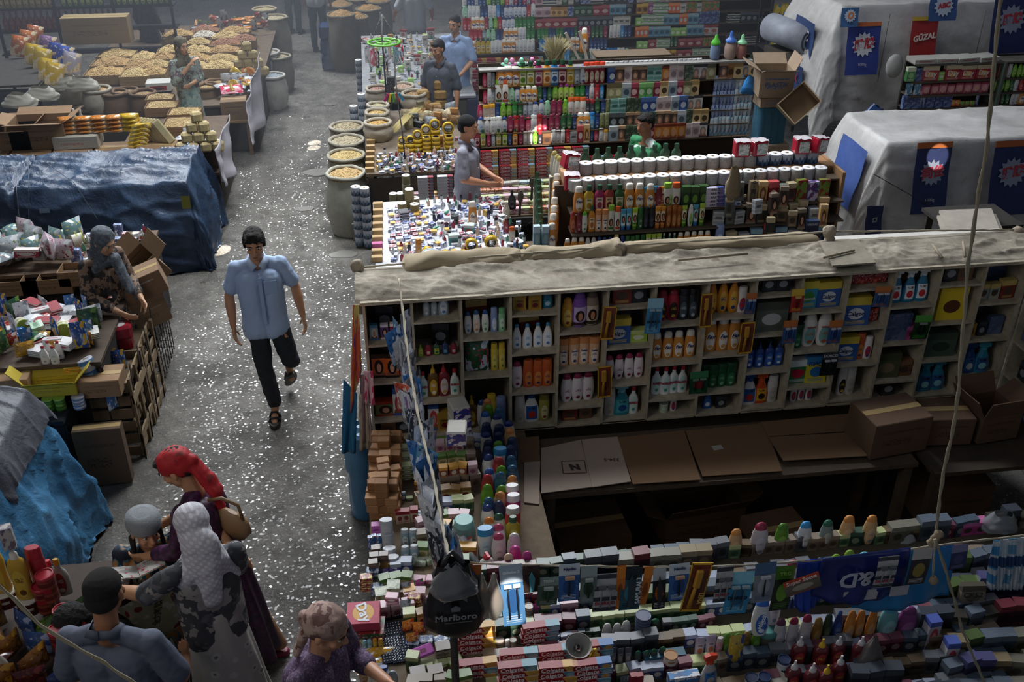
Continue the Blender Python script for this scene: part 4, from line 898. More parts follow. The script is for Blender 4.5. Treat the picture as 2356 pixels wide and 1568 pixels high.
# ---------------------------------------------------------------- goods on the alley counter of the nearest stall
def px(x,y,z=ZC):return at(x,y,z=z)
def prow(L,x0,y0,x1,y1,place,group,z=ZC,**k):row(L,at(x0,y0,z=z),at(x1,y1,z=z),place,group,**k)
GA='goods on the alley counter of the nearest stall'
BEI=soap('a2754a',.075,.055,.06,'beige laundry soap block',name='laundry_soap');BEI2=soap('8e6238',.075,.055,.06,'brown laundry soap block',name='laundry_soap')
for c_ in range(3):
 a,b=at(862+c_*22,1190,z=ZC),at(876+c_*20,1030,z=ZC);n_=11
 for k in range(n_):
  base=a.lerp(b,k/(n_-1));hh=[4,5,4][c_]if k<n_-2 else 2;hh=max(1,hh-random.choice((0,0,1)))
  for l in range(hh):
   put([BEI,BEI2][(k+l*2+c_)%2],base+Vector((random.uniform(-.008,.008),random.uniform(-.006,.006),l*.056)),random.uniform(-.25,.25),label='laundry soap block, %s layer, %s pile from the front, %s column'%(nth(l+1),nth(k+1),['outer','middle','inner'][c_]),group='stacked laundry soap blocks at the alley edge')
def stack(p,base,n_,desc,group,dz=None,jr=.05,rz=0):
 dz=dz or p.h
 for l in range(n_):put(p,Vector(base)+Vector((0,0,l*dz)),rz+random.uniform(-jr,jr),label='%s, %s from the bottom %s'%(p.desc.split(' with ')[0],nth(l+1),desc),group=group)
GS=soap('7f9a5a',.07,.03,.05,'pale green wrapped soap','c8d4a0',0);PS=soap('a8607a',.07,.03,.05,'pink wrapped soap','e0b8c4',0);WS=soap('b8bcae',.07,.035,.05,'white and green wrapped soap','6a8a5a',3);BS=soap('3a5a8a',.07,.03,.05,'blue wrapped soap','c8d0dc',3);RS=soap('8c3430',.07,.03,.05,'red wrapped soap','d8b86a',3)
for i,(x,y)in enumerate(((915,1030),(935,1028),(912,1050),(934,1048),(916,1072),(938,1070))):stack(GS,px(x,y+30),4,'of the green soap stack, %s from the back'%nth(i+1),GA)
CYL=B('can','3f7aa0','c8ccd0','d8dcd8','2f5a8a',.1,.05,desc='small pale blue canister',name='canister',cat='can');REDT=carton('b8a890','8c2a30','7a3a34',.05,.09,.045,0,'small red topped box','tea_box')
prow([(CYL,2),GS],912,1150,950,1146,'alley counter behind red topped boxes',GA);prow([(REDT,3)],912,1200,962,1194,'alley counter beside rope',GA)
CUP=B('tub','c9ccd0','b8bcc2','d8dade','c0c4c8',.1,.075,desc='clear plastic cup with lid',name='plastic_cup',cat='cup',trans=0);DSP=B('can','8fa8b4','b8c0c4','d0d8d8','7a5a4a',.11,.06,desc='pale blue wrapped canister',name='canister',cat='can')
for i,(x,y,n_)in enumerate(((893,1235,2),(898,1270,1),(905,1290,1))):stack(CUP,px(x,y+20),n_,'of the cup pile, %s from the back'%nth(i+1),GA)
prow([(DSP,2)],922,1250,962,1247,'pair left of hanging bags, rear pair',GA);prow([(DSP,2)],925,1290,966,1286,'pair left of hanging bags, front pair',GA)
PK=carton('c060b0','d880c8','8a3a7c',.05,.07,.04,1,'bright pink packet','tea_box');TPV=carton('3a68a8','e8e6e4','1c2a50',.045,.16,.035,3,'upright blue toothpaste box','toothpaste_box');put(PK,px(866,1225),0,label='bright pink packet below the laundry soap',group=GA)
prow([(TPV,3)],848,1262,878,1255,'alley counter edge',GA);SMB=carton('6c5c54','5a4a44','8a7a70',.05,.035,.04,1,'small brown matchbox','matchbox')
for i,(x,y)in enumerate(((868,1285),(864,1302),(862,1318),(886,1300))):stack(SMB,px(x,y+15),4,'of the brown matchbox stack, %s from the back'%nth(i+1),GA)
# middle of the counter
CBX=[carton(a,b,c,.06,.09,.05,0,d,'soap_box')for a,b,c,d in(('b8a070','8c6a3a','6a1c20','gold soap box'),('a8848c','c8a8b0','7a4a5c','dusty pink box'),('c0b88f','5a7a3a','8c8458','cream and green box'),('4a6a4a','b8c08a','2f4a34','dark green box'),('8c4a3a','d8a24a','e0d4c0','red and yellow box'),('3a4a7c','a8b0c4','d8d4cc','navy blue box'),('6a5c50','8a7c6c','4a3c34','dull brown box'))]
for k,y in enumerate((1010,1040,1066,1094,1122,1150)):
 fill_row(CBX,px(1002+k*3,y+26),px(1112-k*2,y+18),'%s box row right of rope'%nth(k+1),GA,jr=.25,s=1.05)
 fill_row(CBX,px(1002+k*3,y+28,ZC+.085),px(1112-k*2,y+20,ZC+.085),'upper layer, %s box row right of rope'%nth(k+1),GA,jr=.3,s=.9)if k<3 else 0
TIS2=Proto('tissue_pack','tissue','white tissue pack',MB().box((0,0,.05),(.12,.15,.1),bev=.008).mesh('tissue_pack',M('c8c4ba',.7,wear=.15)),[('printed_wrap',MB().box((0,-.077,.05),(.115,.003,.092)).mesh('printed_wrap',print_mat('3a3f8c','e0dcd8','8a2f7c',3,.3)),(0,0,0),(0,0,0))],.1,.12)
stack(TIS2,px(1058,1010),3,'of the tissue pack tower',GA,rz=.2);put(TIS2,px(1052,1010,ZC+.305),-.15,label='white tissue pack with purple flowers on top of the tissue tower',group=GA)
for k,y in enumerate((1185,1210,1262,1290)):fill_row(CBX+[GS,WS],px(985+k*6,y+20),px(1105,y+15),'%s low row by the pale green jar'%nth(k+1),GA,jr=.3)
jr=obj('sweet_jar',None,None,px(1069,1245),label='round pale green tub with screw lid and white label',cat='jar')
obj('body',MB().lathe([(.055,0),(.065,.01),(.068,.05),(.064,.12),(.05,.135)],28).mesh('body',M('7f9c98',.15,trans=.35)),jr);obj('lid',MB().lathe([(.056,.13),(.056,.165),(.05,.17)],28).mesh('lid',M('7fb4ae',.4)),jr)
obj('contents',MB().lathe([(.05,.005),(.058,.05),(.052,.09)],20).mesh('contents',M('a8b8a8',.7)),jr);obj('paper_label',MB().grid(lambda u,v:(.0695*math.sin(-.6+1.2*u),-.0695*math.cos(-.6+1.2*u),.025+.065*v),10,2).mesh('paper_label',print_mat('d8d4d0','c85a50','e8a090',0,.6)),jr)
TBR=pouch('c8ccd0','8fb8c4','a84a50',.035,.18,.02,3,'toothbrush blister')
for i in range(4):put(TBR,px(1062+i*12,1272+i*8),.5,-R(55),0,1,'toothbrush packet, %s of the fan below the jar'%nth(i+1),GA)
def shamp(c,cap,l,d,sh='oval',h_=.2,w_=.07,a='8a8a8a'):return B(sh,c,cap,l,a,h_,w_,desc=d)
BOTS={'navy':shamp('24365c','1c2c50','8fa0c0','navy blue shampoo bottle'),'green':shamp('6aa02c','5c9424','8fc04a','bright green shampoo bottle'),'wnav':shamp('d8d4cc','1f3470','e8e4dc','white shampoo bottle with navy cap'),'pch':shamp('d8b080','d0884a','f0d8b8','peach bottle with orange cap'),'pink':shamp('c83c8c','d04a98','e080b8','hot pink bottle'),
'mag':shamp('b02c6c','e8e4e4','d06a9c','magenta bottle with white cap','can'),'red':shamp('c83c30','e0dcd8','e07a60','red bottle with clear white cap','can'),'ol':shamp('b09a2c','2c5a3c','d0c060','golden bottle with dark green cap','juice'),'dgc':shamp('c8ccb8','2c5c44','dce0d0','cream bottle with dark green cap'),'blu':shamp('c8ccd0','2f5aa0','dce4ec','white bottle with blue cap'),'whc':shamp('d8dcd0','e4e0de','c8d8c0','pale green bottle with white cap'),'org':shamp('e0dcd4','d87c24','f0e0cc','white bottle with orange cap'),
'sky':shamp('dfe2e4','2f90c4','c8e0ec','white bottle with wide sky blue cap','tub'),'tea':shamp('3a6a8a','2c5878','8fb4c8','steel blue bottle'),'rd2':shamp('b03038','a02830','d8888c','red shampoo bottle'),'lil':shamp('d8d0d4','b84a6c','e8d8dc','white bottle with rose cap')}
Q=BOTS
row([Q['sky'],Q['org'],Q['wnav'],Q['tea'],Q['green'],Q['rd2'],Q['blu'],Q['wnav'],Q['navy'],Q['navy'],Q['wnav'],Q['navy'],Q['blu'],Q['green'],Q['pch']][::1],px(1122,1290),px(1122,960),'first bottle line by seller',GA,where='from front',jit=.012)
row([Q['lil'],Q['lil'],Q['dgc'],Q['navy'],Q['pch'],Q['green'],Q['tea'],Q['green'],Q['rd2'],Q['sky'],Q['green'],Q['navy'],Q['navy'],Q['wnav'],Q['tea']],px(1150,1300),px(1148,985),'second bottle line by seller',GA,where='from front',jit=.012)
row([Q['pink'],Q['whc'],Q['ol'],Q['red'],Q['mag'],Q['mag'],Q['pch'],Q['tea'],Q['tea'],Q['navy'],Q['navy'],Q['pch'],Q['wnav']],px(1188,1325),px(1172,1010),'inner bottle line by seller',GA,where='from front',jit=.01)
put(pump('d8d8d4','c8d0d4','b8c0c4','b82c3c',.17,.09,'white pump bottle with red pump head'),px(1120,1322),.3,label='white pump bottle with red pump head, front of the alley counter',group=GA)
put(Q['pink'],px(1212,1330),0,label='hot pink bottle, nearest of the pair at the counter corner',group=GA);put(shamp('e0c8b0','e8c8a8','e8d8c8','cream bottle'),px(1170,1335),label='cream bottle with round top behind the hanging razors',group=GA)
# front part of the alley counter
FXP=pouch('6a5a9a','c8c4d8','2c2860',.13,.1,.04,3,'lilac packet');GRW=carton('9aa080','4a5c34','d0d0b8',.07,.05,.07,3,'green and white carton','tea_box');PKG=pouch('b84a9c','3f9a4a','d8c0d8',.05,.09,.02,3,'pink and green sachet');SLV=pouch('a8b0ba','6a7484','d8dce4',.06,.08,.04,3,'silver foil packet');GRP=pouch('6a9a3a','b83a3a','c8d8a0',.06,.06,.025,3,'green packet');ORP=pouch('d88a2c','c84a2c','e8e0d4',.065,.08,.03,3,'orange sweet packet')
f=put(FXP,px(893,1345),0,-R(50),label='lilac packet with dark lettering at the alley edge',group=GA);obj('lettering',text_mesh('Fax',.04,'2c2860',shear=.3,bold=.001),f,(.02,-.021,.06),UP)
for i,(x,y,p,n_)in enumerate(((880,1385,GRW,2),(908,1380,GRW,3),(935,1375,SLV,2),(965,1360,PKG,1),(948,1365,PKG,1),(905,1410,PS,4),(935,1415,SLV,2),(955,1400,RS,3),(970,1425,GRP,1),(950,1425,GRP,1),(940,1450,ORP,1),(965,1455,ORP,1),(950,1480,ORP,1),(860,1340,BS,3),(845,1355,RS,3),(870,1365,BS,2))):stack(p,px(x,y),n_,'of pile %s at the alley corner'%nth(i+1),GA,dz=.035,jr=.3)
DAYB=Proto('biscuit_box','box','pink and red box',MB().box((0,0,.03),(.17,.14,.06)).mesh('biscuit_box',M('a83c50',.4)),[('printed_panel',MB().box((0,0,.061),(.165,.135,.002)).mesh('printed_panel',M('c05a6c',.35)),(0,0,0),(0,0,0)),('printed_emblem',MB().lathe([(.055,.0625),(.001,.0628)],24,cap=False).mesh('printed_emblem',M('d8a85c',.4)),(0,0,0),(0,0,0)),('lettering',text_mesh('Day',.075,'e4e6f0',bold=.002),(0,0,.0645),(0,0,R(-70)))],.06,.17)
put(DAYB,px(838,1425,ZC+.09),-.05,R(8),0,1,'pink and red box with slanted lettering at the alley corner',GA)
BMT=Proto('biscuit_box','box','green and red flat box',MB().box((0,0,.02),(.16,.12,.04)).mesh('biscuit_box',print_mat('3a5a3c','8c2c30','c8c4b8',3,.4)),[('lettering',text_mesh('PRIMO',.03,'b83040',bold=.001),(0,0,.042),(0,0,R(-30)))],.04,.16)
put(BMT,px(850,1450,ZC+.03),-.1,label='green and red flat box under the pink box',group=GA);put(BMT,px(850,1455),.05,label='lowest green flat box at the alley corner',group=GA)
LIPY=B('can','b89c3a','d0962c','c8b05a','6a5a2a',.08,.03,desc='yellow capped lip balm',name='lip_balm');LIPB=B('can','7fa8b0','8fc4d0','a8d0d8','4a8a94',.08,.03,desc='pale blue capped lip balm',name='lip_balm')
prow([LIPY,LIPB,LIPB,LIPY,LIPY],822,1500,882,1492,'lip balm row at the corner',GA)
for i,(x,y)in enumerate(((905,1400),(903,1440),(900,1475),(912,1475),(925,1498),(900,1500))):
 r_=obj('button_tray',MB().box((0,0,.01),(.1,.09,.02)).mesh('button_tray',M('1c2434',.3)),None,px(x,y+10),(R(10),0,.1),label='dark tray of shiny silver studs, %s from the back'%nth(i+1),cat='tray',group='trays of silver studs')
 b=MB()
 for u in range(6):
  for v in range(5):b.ell(((u-2.5)*.015,(v-2)*.016,.021),(.0055,.0055,.006),6)
 obj('silver_studs',b.mesh('silver_studs',M('c8ccd4',.15,.9)),r_,kind='stuff')
YT=pouch('d8a02c','e8e4dc','c8d0dc',.14,.06,.03,3,'yellow and white toothpaste tube');
for i,(x,y,r_)in enumerate(((825,1522,.15),(875,1515,-.1),(850,1545,.1))):put(YT,px(x,y),r_,-R(60),label='yellow and white tube lying at the corner, %s of three'%nth(i+1),group=GA)
put(B('oval','d8a05a','d8a860','e8c890','b07030',.1,.045,desc='small peach bottle'),px(838,1568),label='small peach bottle at the bottom edge',group=GA);put(B('can','d0d4dc','24478f','c0c8d4','5a6a8a',.11,.05,desc='white bottle blue cap'),px(885,1568),label='small white bottle with blue cap at the bottom edge',group=GA)
put(B('oval','b8bcc0','a8b0b8','d0d4d8','7a8490',.1,.055,desc='grey'),px(905,1575),label='small grey capped bottle at the bottom edge',group=GA)
MB10=carton('8a8078','4a443e','6a6058',.075,.09,.06,1,'bundle of grey matchboxes','matchbox_bundle')
for i,(x,y)in enumerate(((963,1570),(1003,1566),(1020,1512))):put(MB10,px(x,y),.1,label='bundle of grey matchboxes, %s from the left near the black bag pole'%nth(i+1),group=GA)
put(Proto('soap_dish','dish','',MB().box((0,0,.01),(.11,.065,.02),bev=.008).mesh('soap_dish',M('b860b0',.35)),[('printed_flower',MB().box((0,0,.0205),(.03,.02,.001)).mesh('printed_flower',M('7a3a5c',.5)),(0,0,0),(0,0,0))]),px(973,1500,ZC+.05),.35,R(15),label='bright pink plastic soap dish leaning on a net bag',group=GA)
# filler rows so that the counter is packed
FL=CBX+[GS,PS,WS,BS,RS,SLV,GRP]
for k in range(10):
 y_=2.95+k*.15;fill_row(FL,(-.05,y_,ZC),(.24,y_,ZC),'%s loose row across near corner'%nth(k+1),GA,jr=.4)if y_<3.35 or y_>4.2 else fill_row(FL,(-.05,y_,ZC),(.28,y_,ZC),'%s loose row near pole'%nth(k+1),GA,jr=.4)
for k in range(9):fill_row(CBX+[GS,WS,BS],px(952+k,1040+k*30),px(1000+k*4,1036+k*30),'%s short row under hanging sachets'%nth(k+1),GA,jr=.3)
for k in range(4):fill_row(CBX+[WS,RS],px(872,1320+k*32),px(960,1312+k*32),'%s alley row behind pink box'%nth(k+1),GA,jr=.3)
# things hanging along the alley side
def bag_mesh(w_,h_,t_,m,sd=0,name='bag',top=.35):
 def f(u,v):
  a=2*math.pi*u;s=(math.sin(math.pi*min(1,(1-v)*1.0+.0))**.5)if False else 1
  z=-h_*v;k=top+(1-top)*min(1,v*1.6)if v<.9 else 1-(v-.9)*6*.9
  n_=1+.16*noise.noise(Vector((math.cos(a)*2+sd,math.sin(a)*2,v*5)))
  return(w_/2*k*math.cos(a)*n_,t_/2*k*math.sin(a)*n_,z+.01*math.sin(a*3+sd))
 return MB().grid(f,26,16).mesh(name,m)
def hang_cloth(label,pts_px,y_,m,cat='cloth',name='hanging_cloth',wav=.012,th=0):
 P=[at(x,y,y=y_)for x,y in pts_px];tl,tr_,br,bl=P;c=(tl+tr_)/2
 def f(u,v):
  p=tl.lerp(tr_,u).lerp(bl.lerp(br,u),v)-c;p.y+=wav*math.sin(u*9+v*2+y_*7)*v-.004;p.z-=.02*math.sin(math.pi*u)*(1-v)*0;return p
 o=obj(name,MB().grid(f,14,14).mesh(name,m),None,c,label=label,cat=cat);o.modifiers.new('thick','SOLIDIFY').thickness=.003;return o
for i,(pts,c_,lab)in enumerate((
(((812,700),(826,700),(832,850),(806,950)),('c8562c','c8b05a','6a3a8c'),'orange and yellow printed sheet hanging on the alley corner post'),
(((836,852),(858,852),(862,930),(840,925)),('d8a8b0','c8305c','e8dcd8'),'pink card with a red comb hanging at the stall corner'),
(((828,860),(845,860),(858,1020),(832,1015)),('8a6c70','a8908c','5c3c44'),'bunch of mauve cord hanging at the stall corner'),
(((790,870),(822,905),(818,1040),(786,1040)),('1f6a94','1a5c86','2a7aa4'),'blue plastic bag hanging on the alley side of the shelving'),
(((826,905),(842,905),(856,1030),(828,1035)),('a89a82','8a7c66','b8aa92'),'beige folded sack hanging beside the mauve cord'))):
 hang_cloth(lab,pts,5.60,print_mat(*c_,3,.5))
r_=obj('bottle_bundle',None,None,(0,0,0),label='shrink wrapped bundle of blue bottles standing in the alley by the stall',cat='bundle')
p=at(838,1235,z=0);r_.location=p
for i in range(3):
 for j in range(2):obj('water_bottle',MB().lathe([(.045,0),(.048,.02),(.048,.2),(.04,.24),(.02,.28),(.02,.3)],14).mesh('water_bottle',M('7fa8c4',.15,trans=.3)),r_,(i*.07-.05,j*.1+.25,.42))
obj('wrap',MB().grid(lambda u,v:((.11+.02*noise.noise(Vector((math.cos(6.283*u)*2,math.sin(6.283*u)*2,v*4))))*math.cos(6.283*u),.30+.12*math.sin(6.283*u),.72*v),40,14).mesh('wrap',M('4a7a9c',.2,wear=.25)),r_,(.02,0,0))
# pole and rope with hanging packs
pt=at(1037,1290,y=3.25);r_=obj('rope_pole',None,None,(pt.x,pt.y,0),label='dark threaded iron pole holding the ropes at the counter corner',cat='pole')
b=MB();b.tube([(0,0,0),(0,0,pt.z)],.016,12)
for k in range(60):b.lathe([(.0165,0),(.019,.004),(.0165,.008)],12,c=(0,0,.9+k*.0125),cap=False)
obj('threaded_rod',b.mesh('threaded_rod',M('4a4844',.5,.6)),r_)
q=MB();q.ell((0,0,pt.z),(.035,.033,.035),14);q.ell((.01,0,pt.z-.04),(.028,.03,.02),12);soft(obj('rope_knot',q.mesh('rope_knot',M('b0a58e',.95)),r_),.006,1,.015,.02)
AR=[(918,640,5.75),(930,740,5.35),(940,830,5.0),(955,920,4.65),(975,1010,4.3),(1000,1110,3.9),(1018,1210,3.55),(1035,1290,3.27)]
AP=[at(x,y,y=Y)for x,y,Y in AR];rope('rope',AP,.008,'rope slanting from the shelving roof to the corner pole, hung with sachets')
def along(P,t):
 t*=len(P)-1;i=min(int(t),len(P)-2);return P[i].lerp(P[i+1],t-i)
SACH=[pouch(*c,w,h,.022,3,d)for c,w,h,d in((('c8ccd2','8a929c','e8eaee'),.1,.16,'silver sachet'),(('a8acb4','3a4048','d4d6da'),.11,.19,'grey foil sachet'),(('2f6aa8','b8c8dc','1c3a6c'),.09,.17,'blue sachet'),(('c8cacf','8a6a9a','9aa0aa'),.09,.15,'white and violet sachet'),(('5a8fb0','d0d8dc','2a4a6a'),.1,.17,'pale blue sachet'),(('b8543a','d8c8b8','8a2f24'),.08,.14,'orange red sachet'),(('2c3038','8a9098','c0c4ca'),.09,.16,'black and silver sachet'))]
for i in range(44):
 t=.12+.86*i/43;p=along(AP,t);s=SACH[random.choice((0,1,0,1,2,3,4,6,0,5 if i%9==3 else 1))];h_=s.h*1.45
 put(s,p-Vector((random.uniform(-.02,.04),0,h_+.0)),R(90)+random.uniform(-.9,.9),random.uniform(-.15,.15),random.uniform(-.25,.25),1.45,'%s, %s from the shelving end of the slanting rope'%(s.desc,nth(i+1)),'sachets hung along the slanting rope')
FILM=[((960,1110),(1010,1190),.28,'clear crumpled film bag hanging from the slanting rope, lower one'),((945,850),(975,930),.2,'clear crumpled film bag hanging from the slanting rope, upper one'),((985,1190),(1010,1290),.22,'long clear film bag beside the corner pole')]
for i,(a,b_,w_,lab)in enumerate(FILM):
 p=along(AP,(.72,.35,.88)[i]);obj('film_bag',bag_mesh(.09,.24,.05,M('b8bcc0',.2,trans=.5),i*3,'film_bag'),None,p-Vector((.02-.03*i,0,0)),label=lab,cat='bag')
# front rope
FR=[(1037,1293,3.25),(1200,1299,3.2),(1400,1303,3.2),(1560,1304,3.2),(1750,1298,3.2),(1880,1288,3.2),(2000,1276,3.2),(2150,1255,3.2),(2250,1243,3.2),(2390,1228,3.2)]
FP=[at(x,y,y=Y)for x,y,Y in FR];rope('rope',FP,.006,'taut front rope hung with razor cards along the whole counter')
HGR='cards and packs hung along the front rope'
def hang(x0,y0,x1,y1,mk,lab,y_=3.19,tilt=0,rz=0):
 a,b_=at(x0,y0,y=y_),at(x0,y1,y=y_);w_=abs(at(x1,y0,y=y_).x-a.x);h_=a.z-b_.z;p=mk(w_,h_)
 return put(p,Vector((a.x+w_/2,y_,a.z)),rz,0,tilt,1,lab,HGR)
C_=card
hang(1065,1300,1108,1372,lambda w,h:C_('6a6058','c86a2c','2f4f9a',w,h,'brush','c',toolc=('2f4f9a','8a8a8a')),'grey and orange brush pack beside the black bag',tilt=.08)
hang(1147,1300,1200,1440,lambda w,h:C_('4a7aa8','a8b8c8','2c5488',w,h,'razor','c','Gillette 2','e8eef4',w*.2,.9,('20242c','d0d4d8')),'tall blue razor card lit by a sun spot',tilt=-.06)
hang(1203,1302,1242,1362,lambda w,h:C_('30241f','3a2c26','2a1f1c',w,h,'scissors','c',toolc=('4a8a98','a8a060')),'dark brown card with a turquoise tool',tilt=0)
hang(1238,1328,1286,1392,lambda w,h:C_('4a5c50','8a9a94','2a4a34',w,h,'single','c','TESIN','c8d0cc',w*.2,.9,('2a4a30','a8b0ac')),'green and silver razor pack, left of the blue cards',tilt=.04)
hang(1286,1298,1334,1382,lambda w,h:C_('3a68a8','c8d4dc','24508c',w,h,'single','c','Nanlio','1c2f5c',w*.22,.9,('1c2430','c8a080')),'blue single razor card, first of the pair alike')
hang(1336,1302,1374,1386,lambda w,h:C_('6c7c78','9aa8a8','2c4a38',w,h,'single','c',toolc=('1f3424','a8b0ac')),'silver green razor pack behind the striped pack')
STR=lambda w,h:C_('b4b4b4','3a3e48','c8c8c8',w,h,'razor','c','DORCO','a82c40',w*.24,.25,('8a8e94','5a5e64'),1)
hang(1370,1320,1424,1406,STR,'white pack with black stripes and red lettering, left one',tilt=.03)
hang(1420,1300,1440,1400,lambda w,h:C_('c8702c','d88030','8c4a1c',w,h,'none','c'),'narrow orange razor pack left of the teal one')
s_=hang(1430,1304,1478,1402,lambda w,h:C_('2f5a68','1f2c34','4a8494',w,h,'scissors','c',toolc=('30404a','9aa4a8')),'teal and black razor pack with vertical lettering');obj('lettering',text_mesh('SAMURAI 3',.032,'d8dce0',bold=.0006),s_,(.032,-.021,-.13),(R(90),R(-90),0))
hang(1484,1302,1504,1388,lambda w,h:C_('c8702c','d88030','8c4a1c',w,h,'none','c'),'narrow orange razor pack right of the teal one',tilt=.1)
hang(1502,1306,1532,1400,lambda w,h:C_('1c1e22','b8bcc0','9a5a24',w,h,'scissors','c','ZRG','c06a2c',w*.35,.4,('2a2c30','c8ccd0')),'black razor pack with orange lettering',tilt=-.05)
hang(1540,1297,1586,1380,lambda w,h:C_('3a68a8','c8d4dc','24508c',w,h,'single','c','Nanlio','1c2f5c',w*.22,.9,('1c2430','c8a080')),'blue single razor card, second of the pair alike',tilt=-.04)
s_=hang(1592,1294,1640,1402,lambda w,h:C_('6a4028','7a3a2c','5a2c24',w,h,'brush','c',toolc=('b8862c','4a3a7c'),frame='d0a02c'),'yellow framed card with an orange brush, front rope',tilt=.12);obj('lettering',text_mesh('LENA',.028,'d8b060',bold=.0006),s_,(.025,-.021,-.2),(R(90),R(90),0))
hang(1650,1303,1688,1384,STR,'white pack with black stripes, second from the left')
hang(1680,1316,1736,1410,lambda w,h:C_('3f9ac8','8fd0e4','2a6a94',w,h,'razor','c','DORCO','1c2430',w*.22,.4,('4a5c68','a0b4bc')),'light blue pack of disposable razors on the front rope',tilt=.06)
hang(1738,1295,1786,1384,lambda w,h:C_('8a929a','4a6a8c','b0b6bc',w,h,'single','c'),'clear bag holding blue razor cards',tilt=-.03)
hang(1786,1302,1830,1402,lambda w,h:C_('26301f','4a7a2c','6a9a34',w,h,'none','c','TRG','7fb04a',w*.3,.85,st if False else('20242c','c0c4c8')),'green and black card below the red one')
hang(1800,1330,1880,1366,lambda w,h:C_('6a6458','b84a30','a8a090',w,h,'none','c','Super Suave','e0d0c8',h*.3,.88),'red topped toothbrush card hanging askew',y_=3.15,tilt=-.32)
hang(1400,1340,1425,1400,lambda w,h:C_('2a3a5c','8a94a8','4a5a80',w,h,'none','c'),'dark blue card hidden behind the striped pack',y_=3.24)
hang(2022,1280,2068,1350,STR,'silver striped pack over the navy banner bag',y_=3.12)
hang(2102,1262,2146,1342,lambda w,h:C_('2c2c34','b8b4b0','8a7a3a',w,h,'none','c'),'dark blade card over the blue banner bag',y_=3.12)
hang(2190,1253,2226,1308,lambda w,h:C_('2c2f5c','7a7ca0','3c3f70',w,h,'none','c'),'navy foil strip at the right end of the banner',y_=3.12,tilt=-.1)
def banner(pts_px,y_,m,label,sag=.03,name='plastic_bag',cat='bag'):
 P=[at(x,y,y=y_)for x,y in pts_px];tl,tr_,br,bl=P;c=(tl+tr_)/2
 def f(u,v):p=tl.lerp(tr_,u).lerp(bl.lerp(br,u),v)-c;p.y+=.02*math.sin(u*5+v*3)*v+.008*math.sin(u*23)*v;p.z+=-sag*math.sin(math.pi*u)*v;return p
 o=obj(name,MB().grid(f,30,12).mesh(name,m),None,c,label=label,cat=cat,group=HGR);o.modifiers.new('thick','SOLIDIFY').thickness=.003;return o
banner(((1835,1290),(1900,1282),(1890,1388),(1828,1395)),3.20,M('1f3f9c',.25),'royal blue plastic bag behind the navy banner bag')
banner(((1930,1280),(2195,1250),(2185,1372),(1960,1398)),3.21,M('1f7ab4',.25),'sky blue plastic bag behind the navy banner bag')
s_=banner(((1893,1284),(2095,1258),(2075,1372),(1868,1372)),3.17,M('1c2a6c',.22),'navy plastic carrier bag with white gothic letters hung upside down')
w_m=M('b0b0b4',.3)
obj('white_panel',MB().grid(lambda u,v:(.01+.17*u-.085,-.012,-.285+.065*v),4,2).mesh('white_panel',w_m),s_);obj('lettering',text_mesh('J&D',.12,'b8bcc8',bold=.003),s_,(-.02,-.024,-.135),(R(90),R(180),0))
obj('white_panel',MB().grid(lambda u,v:(.15+.09*u,-.02,-.27+.06*v),4,2).mesh('white_panel',w_m),s_)
for k in range(5):banner(((2285+k*16,1243-k*2),(2300+k*20,1241-k*2),(2292+k*18,1345),(2270+k*14,1350)),3.2+.008*k,print_mat(['3f86b8','b0bcc4','5a90b0','c0c4c8','8fa4b4'][k],'b8c0c8','1f4470',1,.3),'folded white and blue carrier bag, %s from the left at the right edge'%nth(k+1),.0)
bb=at(1042,1295,y=3.17);r_=obj('carrier_bag',bag_mesh(.27,.40,.15,M('1c1c1e',.28,wear=.2),2,'carrier_bag',.52),None,bb,label='black plastic carrier bag with grey print hanging from the corner pole',cat='bag')
obj('lettering',text_mesh('Marlboro',.048,'8a8c90',bold=.0006),r_,(0,-.082,-.235),UP);obj('printed_emblem',MB().add([(-.05,-.08,-.13),(.0,-.082,-.09),(.05,-.08,-.13),(.05,-.081,-.15),(0,-.083,-.112),(-.05,-.081,-.15)],[(0,1,4,5),(1,2,3,4)]).add([(-.05,-.082,-.262),(.07,-.082,-.262),(.07,-.082,-.266),(-.05,-.082,-.266)],[(0,1,2,3)]).add([(-.022,-.082,-.18),(0,-.083,-.165),(.022,-.082,-.18),(.018,-.082,-.2),(-.018,-.082,-.2)],[(0,1,2,3,4)]).mesh('printed_emblem',M('6a6c70',.4)),r_)
obj('handle',MB().tube([(-.05,0,-.03),(-.03,0,.03),(.0,.03,.04),(.04,0,.0),(.06,0,-.05)],.012,8).mesh('handle',M('2a2a2c',.3)),r_)
obj('film_bag',bag_mesh(.2,.17,.12,M('8f9296',.2,trans=.55),5,'film_bag',.2),None,bb+Vector((0,-.03,.02)),label='clear crumpled film over the top of the black bag',cat='bag')
for i,(x,y,c1,lab)in enumerate(((1108,1318,'b0883c','net bag of a yellow sponge on the front rope'),(1136,1318,'a85a5c','net bag of a pink sponge on the front rope'))):
 p=at(x,y,y=3.18);r_=obj('sponge_bag',None,None,p,label=lab,cat='bag');obj('sponge',MB().ell((0,0,-.17),(.035,.03,.075),14).mesh('sponge',M(c1,.8,wear=.2)),r_);obj('film',MB().lathe([(.006,0),(.02,-.06),(.042,-.15),(.044,-.2),(.02,-.26)],18).mesh('film',M('a8a49c',.2,trans=.55)),r_)
